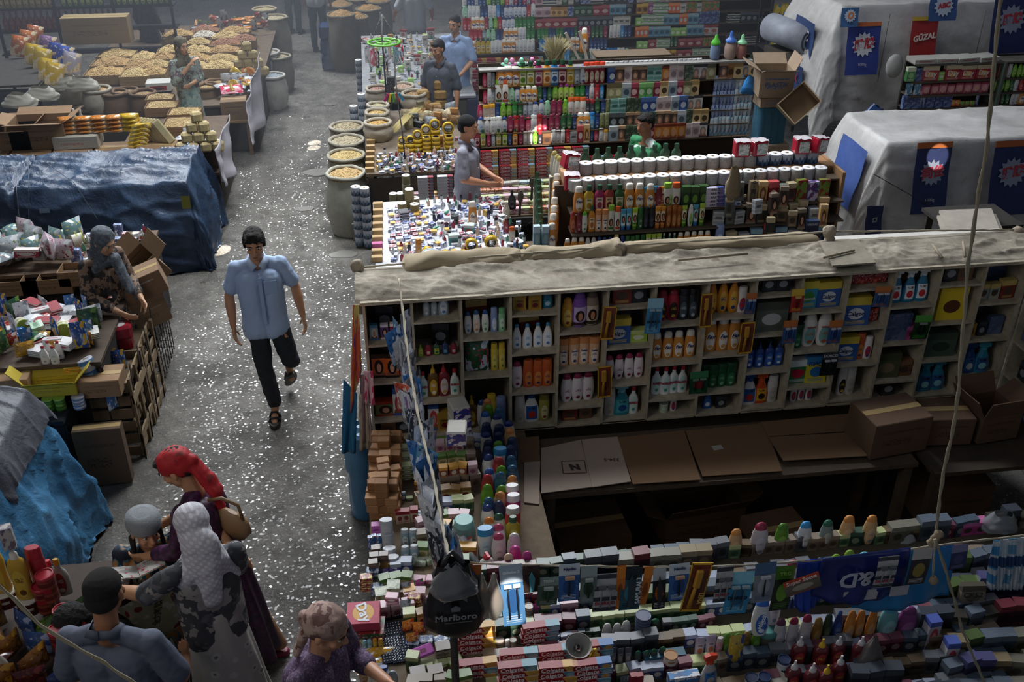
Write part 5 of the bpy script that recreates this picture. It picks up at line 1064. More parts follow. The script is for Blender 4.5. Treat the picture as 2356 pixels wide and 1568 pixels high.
# big rope from above
UR=[(2305,-30),(2270,340),(2248,470),(2228,600),(2216,760),(2206,900),(2190,1000),(2170,1090),(2160,1160),(2152,1235)]
rope('rope',[at(x,y,y=3.16)for x,y in UR],.0085,'thick pale rope coming down from the hall roof to the front knot',col='9a9078')
rope('rope',[at(x,y,y=3.1)for x,y in((2152,1240),(2172,1300),(2196,1380),(2215,1450),(2240,1510),(2270,1580))],.007,'lower end of the pale rope running past the front goods',col='9a9078')
rope('rope',[at(x,y,y=3.1)for x,y in((2152,1240),(2148,1300),(2146,1325))],.006,'short rope end with a knot below the big rope');q=MB();
for a in((2152,1238),(2160,1228),(2143,1246)):q.ell(at(*a,y=3.14),(.022,.018,.02),10)
q.ell(at(2148,1335,y=3.1),(.02,.018,.03),10);soft(obj('rope_knot',q.mesh('rope_knot',M('8a7c66',.95)),label='rope knot joining the big rope and the front rope',cat='knot'),.006,1,.015,.02)
rope('rope',[at(x,y,y=2.7)for x,y in((-30,1320),(30,1375),(90,1435),(150,1472),(240,1525),(340,1590))],.0075,'pale rope crossing the bottom left corner above the oil bottles',col='9a9078')
# ---------------------------------------------------------------- front counter, stepped display
TI=[(4.0,.92),(3.82,.88),(3.66,.84),(3.5,.8),(3.36,.76),(3.24,.72),(3.12,.68)]
fs_=obj('stepped_stand',None,None,(0,0,0),label='wooden stepped stand carrying the front goods of the nearest stall',cat='stand');x0,x1=.28,4.2
for i,(y_,z_)in enumerate(TI):
 obj('step',MB().box(((x0+x1)/2,y_,z_-.012),(x1-x0,.19,.024)).mesh('step',M('4f4638',.9,wear=.2)),fs_);obj('riser',MB().box(((x0+x1)/2,y_+.08,z_/2),(x1-x0,.015,z_-.02)).mesh('riser',M('5a4d3c',.9)),fs_)
GF='goods on the stepped front stand'
DKB=[carton(a_,b_,c_,.07,h_,.05,0,d_,'soap_box')for a_,b_,c_,h_,d_ in(('28333f','4a5866','7a7a76',.11,'slate box'),('40342a','6a5840','2a2018',.09,'brown box'),('44464a','6c6e72','2a2c30',.12,'grey box'),('203830','40584a','7a8270',.1,'deep green box'),('50202c','784450','987878',.1,'plum box'))]
COLG=lambda c,d:Proto('toothpaste_box','box',d,MB().box((0,0,.018),(.19,.045,.036)).mesh('toothpaste_box',print_mat('8c1420',c,'b8904c' if c!='5a8c9c' else '8aa8b0',10,.4)),[('lettering',text_mesh('Colgate',.036,'ece4e4',shear=.1,bold=.0004),(-.03,-.0235,.018),UP)],.037,.19)
CG=[COLG('c89a4a','red and gold toothpaste box'),COLG('5a8c9c','red and teal toothpaste box'),COLG('3a6aa0','red and blue toothpaste box')]
def tpstack(xp,ti,n_,ps,nm,z0=0):
 y_,z_=TI[ti];x_=at(xp,1450,y=y_).x
 for l in range(n_):put(ps[l%len(ps)],(x_+random.uniform(-.006,.006),y_-.04+random.uniform(-.004,.004),z_+z0+l*.0375),random.uniform(-.03,.03),label='%s, %s from the bottom of the %s toothpaste stack'%(ps[l%len(ps)].desc,nth(l+1),nm),group='toothpaste boxes stacked on the front stand')
tpstack(1095,3,4,[CG[1],CG[0]],'leftmost');tpstack(1095,2,5,[CG[0]],'rear left');tpstack(1190,4,8,[CG[0],CG[1],CG[0]],'second');tpstack(1190,3,5,[CG[1],CG[1],CG[0]],'rear second');tpstack(1280,4,7,[CG[0],CG[0],CG[1]],'third');tpstack(1280,3,5,[CG[1]],'rear third');tpstack(1362,4,7,[CG[2],CG[1]],'fourth');tpstack(1362,3,5,[CG[2],CG[1]],'rear fourth');tpstack(1240,2,4,[CG[1]],'back middle')
tpstack(1130,5,4,[CG[1],CG[0]],'lowest left');tpstack(1230,5,4,[CG[0]],'lowest middle');tpstack(1330,5,3,[CG[0],CG[2]],'lowest right')
def frow(ti,p0,p1,L,nm,dy=-.04,**k):
 y_,z_=TI[ti];py={0:1290,1:1385,2:1450,3:1530,4:1600,5:1660,6:1700}[ti];a=at(p0,py,y=y_+dy).x;b_=at(p1,py,y=y_+dy).x;row(L,(a,y_+dy,z_),(b_,y_+dy,z_),nm,GF,**k)
WPL=B('can','cfcdca','d8d6d4','b8b4b0','8a8480',.1,.04,desc='small white bottle',name='pill_bottle');BRJ=tin(.035,.09,'7a6a5c','9a8a7a','brown lidded jar',name='cream_jar',cat='jar');LMC=tin(.025,.1,'9ab02c','a8c034','lime green tin tower',name='cream_jar',cat='jar');SILB=tin(.028,.08,'8a8078','a89c90','silver capped bottle',name='cream_jar',cat='jar')
frow(2,1075,1190,[(WPL,4),LMC,BRJ,WPL,SILB],'second step, behind toothpaste');frow(1,1100,1330,[WPL,WPL,GRW,BRJ,BRJ,SILB,PKG,CBX[3],CBX[5],CBX[1],CBX[1]],'upper step by sponge bags')
BOWL=obj('plastic_bowl',MB().lathe([(.03,0),(.052,.02),(.064,.06),(.067,.062),(.06,.055),(.048,.02),(.01,.008)],26,cap=False).mesh('plastic_bowl',M('a8a49c',.5)),None,at(1330,1470,y=3.42)+Vector((0,0,0)),(R(20),0,0),label='cream plastic bowl holding a metal scrubber',cat='bowl');BOWL.location.z=.99
b=MB()
for k in range(7):b.tube([(.02*math.cos(t*1.3+k)*(1-k*.05),.02*math.sin(t*1.3+k),.018+.003*k+.004*math.sin(t*3))for t in range(7)],.003,5)
obj('metal_scrubber',b.mesh('metal_scrubber',M('7a7670',.3,.8)),None,BOWL.location,(R(20),0,0),label='curly metal scrubber lying in the cream bowl',cat='scrubber')
put(B('jug','d0a82c','d8b42c','3a4a9c','c8ccd8',.12,.06,desc='x'),(at(1370,1470,y=3.4).x,3.4,.89),label='small yellow bottle with blue label beside the bowl',group=GF)
ROL=B('oval','c0bcb8','d0ccc8','c8c4c0','5a5450',.1,.045,desc='white roll on deodorant',name='roll_on');GRR=B('oval','3a3f3c','1f5a3c','5a6460','2a3a30',.1,.05,desc='green domed roll on deodorant',name='roll_on');TUBW=tubep('4a4f58','6a6e74','8a8c90','a8a49c',.13,.04,'dark tube with cream crimp',5)
frow(2,1385,1450,[ROL,ROL,ROL],'second step beside bowl');frow(3,1385,1450,[TUBW,TUBW,TUBW,TUBW],'third step beside toothpaste');frow(3,1455,1530,[GRR,GRR,GRR,GRR],'third step, middle');frow(2,1460,1520,[GRR,GRR],'second step, middle')
BLT=tin(.04,.022,'24365c','1f3054','navy round cream tin','8a94a8','cream_tin');y_,z_=TI[2]
for l in range(6):put(BLT,(at(1475,1420,y=y_).x,y_-.04,z_+l*.0225),label='navy round cream tin, %s from the bottom of the stack'%nth(l+1),group='stack of navy cream tins')
CRJ=tin(.034,.05,'c8c0b4','9a6a34','white jar with brown lid',name='cream_jar',cat='jar');WBX=carton('a8a49c','b8b4ac','8a9a84',.07,.05,.06,0,'plain white carton','cream_box');frow(3,1535,1570,[WBX],'third step under brown lidded jar');put(CRJ,(at(1550,1450,y=3.41).x,3.41,TI[3][1]+.05),label='white jar with brown lid on a small white carton',group=GF)
RDT=carton('a82c3c','8c2430','3f6ab0',.035,.13,.03,0,'narrow red box','cream_box');GRYP=pouch('5a5e64','8a9098','a8acb0',.05,.12,.02,3,'grey packet');HND=carton('3f7ab0','c8ccd0','8a5a4a',.13,.1,.04,3,'blue and white hand cream carton','cream_box','Hand Balm','d8dce4',.02,.9)
frow(4,1425,1500,[GRYP,RDT,RDT,CBX[6]],'fourth step, middle');frow(4,1530,1600,[HND],'fourth step, blue carton');TEAL=carton('1f4a5c','2a5a6c','1a3a4a',.2,.06,.05,0,'long dark teal carton','cream_box');frow(3,1480,1570,[TEAL],'third step under jars')
HTB=tubep('b0a4b8','8a7c94','c8b8c4','c06a4a',.15,.045,'lilac hand cream tube',5);PAS=B('can','c08a98','b0a8ac','d0a0a8','8a4a5c',.18,.05,desc='pale pink aerosol can',name='spray_can',cat='can')
SP={'gr':shamp('5a8a2c','4a7a24','7fa84a','green shampoo bottle'),'br':shamp('7a5a2c','8a6a34','9a7a44','amber brown shampoo bottle'),'sil':shamp('b8b4b4','5c2440','c8c4c8','silver white bottle with plum cap',h_=.22,w_=.085),'cri':shamp('b8b0b0','8c2040','c8c0c4','white bottle with crimson cap',h_=.22,w_=.08),'gb':shamp('2a3a24','1c2c1c','4a5a34','dark green shampoo bottle',h_=.22),'nv':shamp('1f3060','2a4a80','34508c','navy bottle','drop',.22),'or':shamp('c07a34','b86c24','d09a5c','orange shampoo bottle',h_=.22),'orc':shamp('c8a070','c88440','d8b890','cream bottle with orange cap'),'tq':shamp('6aa0a0','4a98a8','8ab8b8','turquoise shampoo bottle',h_=.23,w_=.085),'lc':shamp('c88444','7aa02c','d09a5c','orange bottle with lime cap',h_=.24),'vio':shamp('7a3a6c','6a2c5c','9a5a8c','violet bottle',h_=.2,w_=.09)}
frow(3,1590,1640,[HTB,HTB],'third step, left of pink aerosol');frow(3,1640,1740,[PAS,SP['gr'],SP['gr'],SP['br'],SP['gr']],'second step, left of leaning bottles');frow(3,1765,1990,[SP['sil'],SP['cri'],SP['cri'],SP['br'],SP['gb'],SP['nv'],SP['or'],SP['or'],SP['or']],'second step, below banner bag');frow(3,1995,2080,[SP['tq'],SP['vio']],'second step, right of orange bottles')
frow(1,1790,2010,[SP['cri'],SP['br'],SP['gb'],SP['lc'],SP['lc'],SP['tq'],SP['or']],'upper step behind banner bag')
y_,z_=TI[3]
a=obj('soaking_tub',None,None,(at(1752,1510,y=y_).x,y_,z_),label='clear tub with teal lid under the two leaning bottles',cat='jar');obj('body',MB().lathe([(.055,0),(.065,.02),(.06,.1)],24).mesh('body',M('6a6a60',.2,trans=.3)),a);obj('lid',MB().lathe([(.063,.1),(.063,.125),(.05,.13)],24).mesh('lid',M('4a7c78',.4)),a)
MOV=B('oval','c8c8c4','2f62b0','2a5ca8','e4e8ec',.2,.1,d=.05,desc='x',text=None);o_=put(MOV,(at(1742,1478,y=y_-.05).x,y_-.05,z_+.13),0,-.3,.12,1.0,'large white bottle with blue cap leaning on a teal lid',GF);obj('lettering',text_mesh('Movzli',.03,'e8ecf0',bold=.001),o_,(-.005,-.03,.085),(R(90),R(-75),0))
put(shamp('c8b8bc','b84a9c','d0c0c4','x',h_=.2),(at(1768,1478,y=y_+.01).x,y_+.01,z_+.13),0,-.25,.12,1,'white bottle with violet pink cap behind the leaning white bottle',GF)
ORS=pump('a8a4a4','3f7ab8','c8c8c8','c03c24',.22,.09,'x','trig');put(ORS,(at(1632,1540,y=3.3).x,3.3,TI[4][1]+.02),.2,label='white spray bottle with orange red trigger wrapped in film',group=GF);put(pouch('b89a3c','3a4a8c','c8b86a',.08,.2,.06,3,'x'),(at(1682,1560,y=3.4).x,3.4,TI[3][1]),label='yellow refill pouch with red spout beside the trigger bottle',group=GF)
SQ=[B('squeeze','5c1c24',c,'a83c3c','d8b04a',.2,.07,desc=d,name='soap_bottle')for c,d in(('c8c4c4','dark red dish soap with white and red nozzle'),('d0a82c','dish soap with yellow nozzle'))]
frow(4,1800,1960,[SQ[0],SQ[1],SQ[0],SQ[0]],'fourth step, left of white bag',dy=0,jit=.015);frow(5,1790,1930,[SQ[0],SQ[0],SQ[1],SQ[0]],'fifth step, left of white bag',dy=0,jit=.015)
NVJ=tin(.036,.12,'b8bac0','1f3054','white bottle with navy lid and white knob','c8ccd4','cream_jar','jar');WLJ=tin(.05,.1,'24304c','b8b4a8','navy jar with broad cream lid',name='cream_jar',cat='jar')
frow(5,1700,1790,[NVJ,NVJ,WLJ],'fifth step, bottom edge',dy=.02);frow(4,1775,1800,[NVJ],'fourth step beside red nozzles')
wb=obj('plastic_bag',bag_mesh(.13,.22,.1,M('6a6462',.35,trans=.2),8,'plastic_bag',.12),None,(at(2020,1440,y=3.3).x,3.3,TI[4][1]+.23),label='knotted grey white plastic bag with round contents',cat='bag',group=GF)
frow(1,1335,1640,mixr(DKB,16),'upper step behind blue cards',dy=-.03);frow(2,1520,1640,mixr(DKB,6),'second step right of green domes',dy=-.03);frow(2,1195,1380,mixr(CBX+DKB,12),'second step behind the toothpaste',dy=-.03);frow(3,1395,1590,mixr(CBX[2:]+DKB,12),'third step, rear line',dy=.05);frow(4,1600,1790,mixr(DKB,9),'fourth step, rear line',dy=.06)
DKC=[Proto(n2,'box',p_.desc,p_.mesh,p_.parts,p_.h,p_.w)for p_,n2 in zip(DKB+CBX[3:4]+CBX[5:],['toiletry_carton','medicine_carton']*5)]  # filler: the same soap boxes repeated under two more names
for ti in range(7):
 y_,z_=TI[ti];fill_row(DKC,(.34,y_+.05,z_),(3.3-.05*ti,y_+.05,z_),'rear line of %s step'%nth(ti+1),GF,lo=1,hi=3,jr=.15,gx=1.1)
BB1=carton('b8b4b8','c04a5c','4a5aa0',.055,.2,.05,2,'white cream box with baby face','cream_box');frow(4,2082,2112,[BB1],'fourth step, left of brown box',dy=.05);frow(5,2110,2160,[BB1],'fifth step, right of bag',dy=.05)
DK=[carton(a,b,c,.085,h,.06,0,d,'perfume_box')for a,b,c,h,d in(('4a4238','8a7a5c','6a5c48',.13,'dark brown perfume box'),('38404a','5a6470','2a3038',.14,'slate blue perfume box'),('3a2028','6a2c34','2a181c',.15,'dark wine red box'),('343c24','4a5c30','2a3420',.14,'dark green box'),('5c584c','7a7668','3a382f',.12,'dull olive box'),('2c2a44','4a4870','1f1e30',.16,'dark violet box'),('6a6258','3a3630','8a8478',.11,'taupe box'),('20242a','3a3f48','14161a',.16,'black perfume box'))]
CK=put(carton('7a7264','4a4438','5c564a',.13,.13,.04,0,'x','perfume_box','CK52','3a342c',.045,.55),(at(2240,1410,y=3.5).x,3.55,.88),-.1,-.15,label='beige box with dark numerals leaning among dark boxes',group=GF)
for ti,p0,p1 in((1,2090,2400),(2,2090,2400),(3,2080,2400),(4,2165,2400),(5,1960,2090),(5,2170,2400),(5,1440,1690),(6,1100,2400)):
 y_,z_=TI[ti];py=1500;fill_row(DK+[SP['tq'],SP['gb']]*(ti==1),(at(p0,py,y=y_).x,y_-.03,z_),(min(4.15,at(p1,py,y=y_).x),y_-.03,z_),'%s step, right end'%nth(ti+1)if p0>2000 else '%s step, %s'%(nth(ti+1),'below bag' if p0>1900 else 'lower middle'),GF,jr=.25)
row([SP['orc'],SP['orc'],shamp('7a8a8a','24604a','a8b0a8','clear bottle with green cap'),shamp('c8ccd0','3a90c4','d8dce0','white bottle with sky blue cap'),SP['gr'],SP['cri'],SP['orc']][::-1],(at(1660,1290,y=4.05).x,4.05,.92),(at(2010,1270,y=4.05).x,4.05,.92),'top step behind front rope',GF)
fill_row([SP['orc'],SP['gb'],SP['cri'],Q['tea']]+DK,(.95,4.0,.92),(at(1650,1290,y=4.).x,4.0,.92),'top step left half',GF);fill_row([SP['gr'],SP['cri'],SP['br'],SP['tq']]+DK,(at(1430,1385,y=3.8).x,3.8,.84),(at(1780,1385,y=3.8).x,3.8,.84),'upper step behind razor cards',GF)
fill_row(DK+[PNK],(at(2030,1270,y=4.05).x,4.05,.92),(4.1,4.05,.92),'top step right of rope knot',GF)
obj('film_bag',bag_mesh(.2,.12,.14,M('a0a4a8',.15,trans=.55),13,'film_bag',.5),None,at(2310,1180,y=4.0),label='clear film bag heaped on the right end of the stand',cat='bag');obj('film_bag',bag_mesh(.16,.12,.1,M('a8a8ac',.3,trans=.3),17,'film_bag',.3),None,at(2085,1215,y=4.05),label='crumpled white film bag behind the rope knot',cat='bag')
# ================================================================ SECOND STALL: toilet rolls and shampoo display
def xz(px_,py_,y_):return at(px_,py_,y=y_)
G2='goods on the second stall display'
st2=obj('stepped_stand',None,None,(0,0,0),label='wooden stepped display of the second stall, topped with toilet rolls',cat='stand')
T2=[(8.12,.9),(8.17,1.1),(8.23,1.27),(8.36,1.44),(8.60,1.5)]
for i,(y_,z_)in enumerate(T2[:4]):
 obj('step',MB().box((2.95,y_+.05,z_-.012),(2.58,.22,.016)).mesh('step',M('5a4e40',.85,wear=.2)),st2)
obj('back_board',MB().box((2.9,8.44,.95),(2.7,.02,1.0)).mesh('back_board',M('4a3d30',.9)),st2);obj('base_cabinet',MB().box((2.75,8.30,.44),(2.9,.46,.86)).mesh('base_cabinet',M('5a4a3a',.9)),st2)
obj('roll_shelf',MB().box((2.94,8.62,1.46),(2.58,.3,.07)).mesh('roll_shelf',M('a07850',.75,wear=.2)),st2);obj('end_panel',MB().box((4.24,8.5,1.2),(.03,.5,.62)).mesh('end_panel',M('a07c58',.8,wear=.2)),st2)
for sx in(1.68,4.2):obj('post',MB().box((sx,8.62,.72),(.05,.25,1.44)).mesh('post',M('6a543c',.85)),st2)
TRL=roll(7,('a8a6a4','5c5450','3c4854'),.058,.105);TRZ=roll(8,('a8b0bc','4a6a8c','2c3c5c'),.058,.105,desc='toilet roll with blue zigzag wrap')
row([TRL]*21,(1.66,8.34,1.44),(4.1,8.34,1.44),'front roll row of second stall','toilet rolls on the second stall',sj=.02)
row([TRL]*15+[TRZ]*5,(1.68,8.60,1.496),(4.12,8.60,1.496),'rear roll row of second stall','toilet rolls on the second stall',sj=.02)
JU={n:B('juice',c,'24503a',l,a,.25,.08,desc=d+' bath gel bottle with dark green cap',style=5,name='bath_gel_bottle')for n,c,l,a,d in(('y','c0a030','d8cc9a','b88a2c','golden'),('m','9c2c5c','d8c0b8','8c2c4c','magenta'),('r','983c30','d8b890','6a2c24','red'),('g','2c5c34','c8d0b0','4a7a3c','green'),('l','9ab43a','d8dcb8','5c8a2c','lime'),('o','d08a34','e8d0a8','b8642c','amber'),('b','2f6aa0','c8d8e4','2f5a90','blue'),('c','7a2438','d8b8b8','5c1c2c','cherry'))}
PG=B('can','e0dcd4','8ab83c','dcdcd0','4a7a2c',.24,.07,desc='white bottle with lime cap and portrait',style=6);PO=B('can','e0dcd4','d8602c','e4dcd4','c8502c',.24,.07,desc='white bottle with orange cap and portrait',style=6)
TB=tubep('4a9ac0','2f6ab0','8fc8dc','d8dce0',.21,.065,'sky blue tube with red flower');TO=tubep('d8902c','c8702c','e8d0b0','8a3a24',.21,.065,'orange tube with portrait');TG=tubep('a8c83a','4a8a2c','e0e0c0','5c8a2c',.21,.065,'lime green tube with flower');AMB=B('can','8c4a1c','a8642c','b8804a','c8a060',.21,.06,desc='amber bottle');WG2=B('oval','e0e0dc','d8dcd8','a8c87a','5c9a3c',.22,.065,desc='white bottle with green picture')
GB=carton('26402c','3a5a34','6a9a3c',.065,.2,.05,0,'dark green tall box with leaf picture','hair_oil_box');DVW=B('oval','d8d4d0','d0ccc8','c8c4c4','8c2430',.2,.065,desc='white slanted lotion bottle');DVN=B('oval','24407c','2a4888','34548c','c8ccd4',.2,.065,desc='navy blue lotion bottle');BWO=B('oval','d0ccc0','b8a868','d8d4cc','a8a49c',.24,.08,desc='large white oval bottle with gold cap')
RGC=B('can','2c5c34','2f6a34','3a6a40','c8d0c0',.2,.06,desc='dark green can');CLG=B('neck','3a6a54','c0c4bc','6aa07c','2a4a3c',.2,.06,desc='clear green bottle');RDO=B('oval','b0502c','9c2c30','c87c5c','7a2c24',.2,.065,desc='rust red bottle');MAR=B('oval','7c2434','6c1c2c','8c3c48','c8a0a0',.2,.065,desc='maroon bottle');WGC=B('oval','dcdcd4','6ab83a','e0e4d8','4a7a2c',.2,.068,desc='white bottle with bright green cap');BLK2=B('can','20222c','1c1e26','34384a','5a5f70',.21,.065,desc='black bottle')
FX=FAX(.25);FX2=FAX(.21)
A2=carton('c8c4dc','4a5aa0','6a5a9a',.16,.036,.04,10,'white and violet shaving cream box','shaving_cream_box','ARKO','26284a',.03,.5);A3=carton('3a6ab0','c8ccd8','26508c',.16,.036,.04,10,'blue shaving cream box','shaving_cream_box','ARKO','d8dce8',.03,.5)
DO=carton('8c7a60','3a2c24','6a5a48',.07,.22,.05,5,'tall tan box with dark lettering','gift_box');
def tb(c,h_=.2,w_=.08,d_='perfume box',c2='b8a888',c3='3a3430',st=0):return carton(c,c2,c3,w_,h_,.05,st,d_,'perfume_box')
PB=[tb('4c5254',.2,.07,'tall grey box'),tb('c09a5c',.21,.07,'gold box with portrait','6a4a2a','d8b88c',2),tb('8c2630',.2,.075,'red box','c85a5c','e0d0cc'),tb('59605c',.17,.065,'sage grey box','7a807a'),tb('6c2c30',.18,.065,'wine red box'),tb('6a8a3a',.2,.08,'green and red fruit box','7c2c24','a83c2c',3),tb('5a3a7a',.18,.09,'violet orchid box','c8b8d8','8ac0c8',3),tb('3a302c',.19,.075,'dark portrait box','1c1614','8a7c70',2),tb('24302c',.17,.07,'black green box'),tb('9aa0a4',.13,.08,'silver box','b8bcc0','5a5e62',1),tb('2c4a7c',.16,.09,'blue box','8ab0c8'),tb('6c5a48',.15,.08,'brown box')]
def r2(i,x0,x1,L,nm,z_add=0,**k):y_,z_=T2[i];row(L,(at(x0,500,y=y_).x,y_,z_+z_add),(at(x1,500,y=y_).x,y_,z_+z_add),nm,G2,**k)
r2(2,1318,1560,[FX,JU['y'],JU['m'],JU['r'],JU['g'],FX,FX,FX,MAR,PG,PO],'third tier, second stall');r2(2,1560,1640,[TB,TB,TO,WG2][:3],'third tier blue tubes, second stall')if False else None
r2(2,1562,1622,[GB,GB,GB],'third tier, second stall')
r2(2,1477,1562,[TB,TB,TO,WG2,WG2],'third tier centre, second stall')
for c_,(px_,p)in enumerate(((1640,A2),(1682,A3))):
 for l in range(5):put(p,(at(px_,480,y=8.2).x,8.2,1.27+l*.037),random.uniform(-.02,.02),label='%s, %s from the bottom of its stack'%(p.desc,nth(l+1)),group='stacked shaving cream boxes')
o_=put(DO,(at(1726,480,y=8.22).x,8.22,1.27),label='tall tan box with vertical dark lettering',group=G2);obj('lettering',text_mesh('D\nO\nI\nT',.042,'2a2018',bold=.001),o_,(0,-.027,.19),UP)
r2(2,1705,1712,[PB[0]],'third tier, left of tan box');r2(2,1735,1895,[PB[1],PB[2],PB[3],PB[4],PB[5],PB[6],PB[5]],'third tier, right end of second stall',jr=.15)
r2(1,1312,1620,[RDO,MAR,WGC,JU['o'],P1['peach'],P1['peach'],PG,PO,TB,TB,TG,RGC,BLK2,BLK2,TO,TO,AMB,AMB,AMB,TG,WG2,TB,TG],'second tier, second stall')
r2(1,1640,1900,[PB[9],PB[3],PB[9],PB[7],PB[8],PB[7],PB[11],PB[8],PB[0],PB[9],PB[1]],'second tier boxes, second stall',jr=.3)
r2(0,1300,1640,[FX2,FX2,FX2,DVW,DVW,DVN,DVN,DVN,BWO,DVN,RGC,RGC,RGC,RGC,TG,TG,TG,CLG,CLG,CLG,FX2,FX2,FX2,FX2,FX2],'lowest tier, second stall')
r2(0,1650,1900,[P1['pe'],PB[11],PB[9],PB[10],PB[2],PB[10],PB[9],PB[11],PB[10]],'lowest tier boxes, second stall',jr=.3)
for i,(px_,py_,p)in enumerate(((1700,440,PB[3]),(1675,478,PB[0]),(1741,470,PB[9]),(1777,470,PB[7]),(1800,455,PB[7]),(1820,500,PB[11]),(1770,520,PB[8]),(1840,505,PB[7]),(1890,500,PB[1]),(1870,490,PB[9]))):
 p_=at(px_,py_+20,y=8.02 if py_>490 else 8.1);put(p,p_,random.uniform(-.3,.3),-.1,label='%s propped in front, %s from the left of the leaning boxes'%(p.desc,nth(i+1)),group='boxes leaning on the second stall display')
VK=carton('26304c','3a4a6c','1f2840',.13,.17,.05,0,'x','perfume_box','VIKING','b8bcc8',.03,.8);put(VK,at(1862,545,y=8.02),label='dark navy box with white lettering at the right of the lowest tier',group=G2)
# left flank: bottles in depth
GCB=B('juice','3a5a44','1f4a34','5a7a64','c8ccc0',.22,.07,desc='dark bottle with green cap',style=5,name='bath_gel_bottle')
for L_,p0,p1,nm_ in(([GCB]*9,at(1243,590,y=8.1),at(1236,440,y=9.15),'outer'),([FX]*7,at(1268,585,y=8.06),at(1282,452,y=8.75),'middle'),([BWO]*5,at(1303,440,y=8.7),at(1272,400,y=9.3),'inner')):
 row(L_,p0,p1,nm_+' flank line of second stall',G2,where='from front',gx=1.0,s=1.08);obj('side_step',MB().tube([p0-Vector((0,.06,.01)),p1+Vector((0,.06,-.01))],.012,6).box(((p1.x),p1.y,p1.z/2-.02),(.07,.07,p1.z)).box(((p0.x),p0.y,p0.z/2-.02),(.07,.07,p0.z)).mesh('side_step',WOOD),st2)
row([GCB]*9,(1.85,8.82,1.42),(2.85,8.82,1.42),'line of green caps behind rear rolls',G2,s=1.1)
obj('back_ledge',MB().box((3.0,8.86,1.39),(2.46,.16,.05)).mesh('back_ledge',WOOD),st2)
NPK=lambda:Proto('napkin_pack','packet','red and white napkin pack',MB().box((0,0,.075),(.15,.13,.15),bev=.012).mesh('napkin_pack',M('a82438',.2,wear=.15)),[('printed_panel',MB().box((.01,-.0655,.075),(.1,.003,.11)).mesh('printed_panel',print_mat('dcdcdc','a8bcb0','6a8a7c',3,.3)),(0,0,0),(0,0,0)),('gathered_film',MB().grid(lambda u,v:((u-.5)*.15,(v-.5)*.13,.15+.02*abs(noise.noise(Vector((u*6,v*6,4))))),8,8).mesh('gathered_film',M('c8c0c4',.15)),(0,0,0),(0,0,0))],.15,.16)
np_=NPK()
for i,(x,y,Y,lab)in enumerate(((1705,350,8.58,'first from left in the pair left on the rolls'),(1744,350,8.58,'second in the pair left on the rolls'),(1842,346,8.58,'first from left in the pair right on the rolls'),(1880,344,8.58,'tilted one at the right end on the rolls'),(1308,370,8.62,'upper one at the left end of the shelf'),(1315,414,8.4,'lower one at the left end of the shelf'))):
 p=at(x,y,y=Y);p.z={0:1.605,1:1.605,2:1.605,3:1.605,4:1.55,5:1.53}[i]-(.1 if i==5 else 0);put(np_,p,(-.1,.05,-.05,.35,.2,-.1)[i],0,(0,0,0,.15,.2,0)[i],.95,'red and white napkin pack, '+lab,'red and white napkin packs')
obj('beige_pouch',bag_mesh(.14,.3,.08,M('8f7f66',.9,wear=.2),4,'beige_pouch',.5),None,at(1692,385,y=8.0),label='beige cloth pouch hanging in front of the second stall rolls',cat='bag')
# man's aisle; second stall alley table
table('alley_table',-.12,1.18,7.6,9.62,.9,'white covered table of small goods at the second stall',col='c8c8cc',skirt='5a5550')
G2T='small goods on the second stall alley table'
WB=[carton(a,b,c,w,h,.05,s_,d,'small_box')for a,b,c,w,h,s_,d in(('c8ccd8','4a5a8a','8a8c9a',.05,.03,3,'small white and blue box'),('d8dade','9aa0b0','5a5f70',.06,.03,1,'small white box'),('b8bcc8','2c3450','c8ccd4',.05,.035,3,'small silver box'),('8a2c3c','c8ccd4','5a2430',.05,.035,3,'small wine red box'),('dcdce0','c8a04a','7a5c3a',.05,.04,0,'small cream box'),('3a4a8a','c8ccd8','24305c',.055,.03,3,'small blue box'))]
SM=[B('neck','b8c0c4','d8dadc','d0d4d8','8a6a7a',.08,.03,desc='tiny clear bottle',name='nail_polish'),B('neck','8c2434','d8d4d4','a83c4c','5a1c24',.08,.03,desc='tiny red bottle',name='nail_polish'),B('can','c8ccd0','2c2c34','b0b4b8','6a6e74',.09,.028,desc='tiny silver tube',name='lipstick'),B('neck','2f7a5a','c0c4c0','5aa080','24503c',.08,.03,desc='tiny green bottle',name='nail_polish'),B('can','34344a','1c1c24','5a5a78','8c8ca0',.08,.03,desc='tiny dark tube',name='lipstick'),B('neck','d8b08a','e0dcd4','d8c0a8','a8744a',.09,.035,desc='tiny peach bottle',name='nail_polish')]
def clutter(x0,x1,y0,y1,z,L,nx,ny,place,group,jz=0,rr=.6,tip=0):
 for j in range(ny):
  for i in range(nx):
   p=random.choice(L);q=(x0+(x1-x0)*(i+.5+random.uniform(-.25,.25))/nx,y0+(y1-y0)*(j+.5+random.uniform(-.25,.25))/ny,z+random.uniform(0,jz))
   t_=tip and random.random()<tip
   put(p,(q[0],q[1],q[2]+(p.w*.3 if t_ else 0)),random.uniform(-rr,rr)+(random.uniform(0,6)if t_ else 0),-R(85)if t_ else 0,0,random.uniform(.9,1.15),'%s, %s from left, %s row from front, %s'%(p.desc,nth(i+1),nth(j+1),place),group,parts=True)
clutter(.02,.42,8.35,9.45,.9,WB,6,14,'white table',G2T,0,.15);clutter(.42,1.16,8.5,9.55,.9,WB+SM,11,11,'table centre',G2T,.02,.6,.25);clutter(.95,1.3,8.15,8.9,.9,SM+WB,5,8,'table right side',G2T,0,.3)
clutter(.02,.95,8.15,8.5,.9,WB+SM,12,4,'near table edge',G2T,0,.4,.2)
SB=soap('a88a5c',.1,.05,.06,'tan laundry soap block',name='laundry_soap');SPK=soap('b85a8c',.1,.05,.06,'pink laundry soap block',name='laundry_soap')
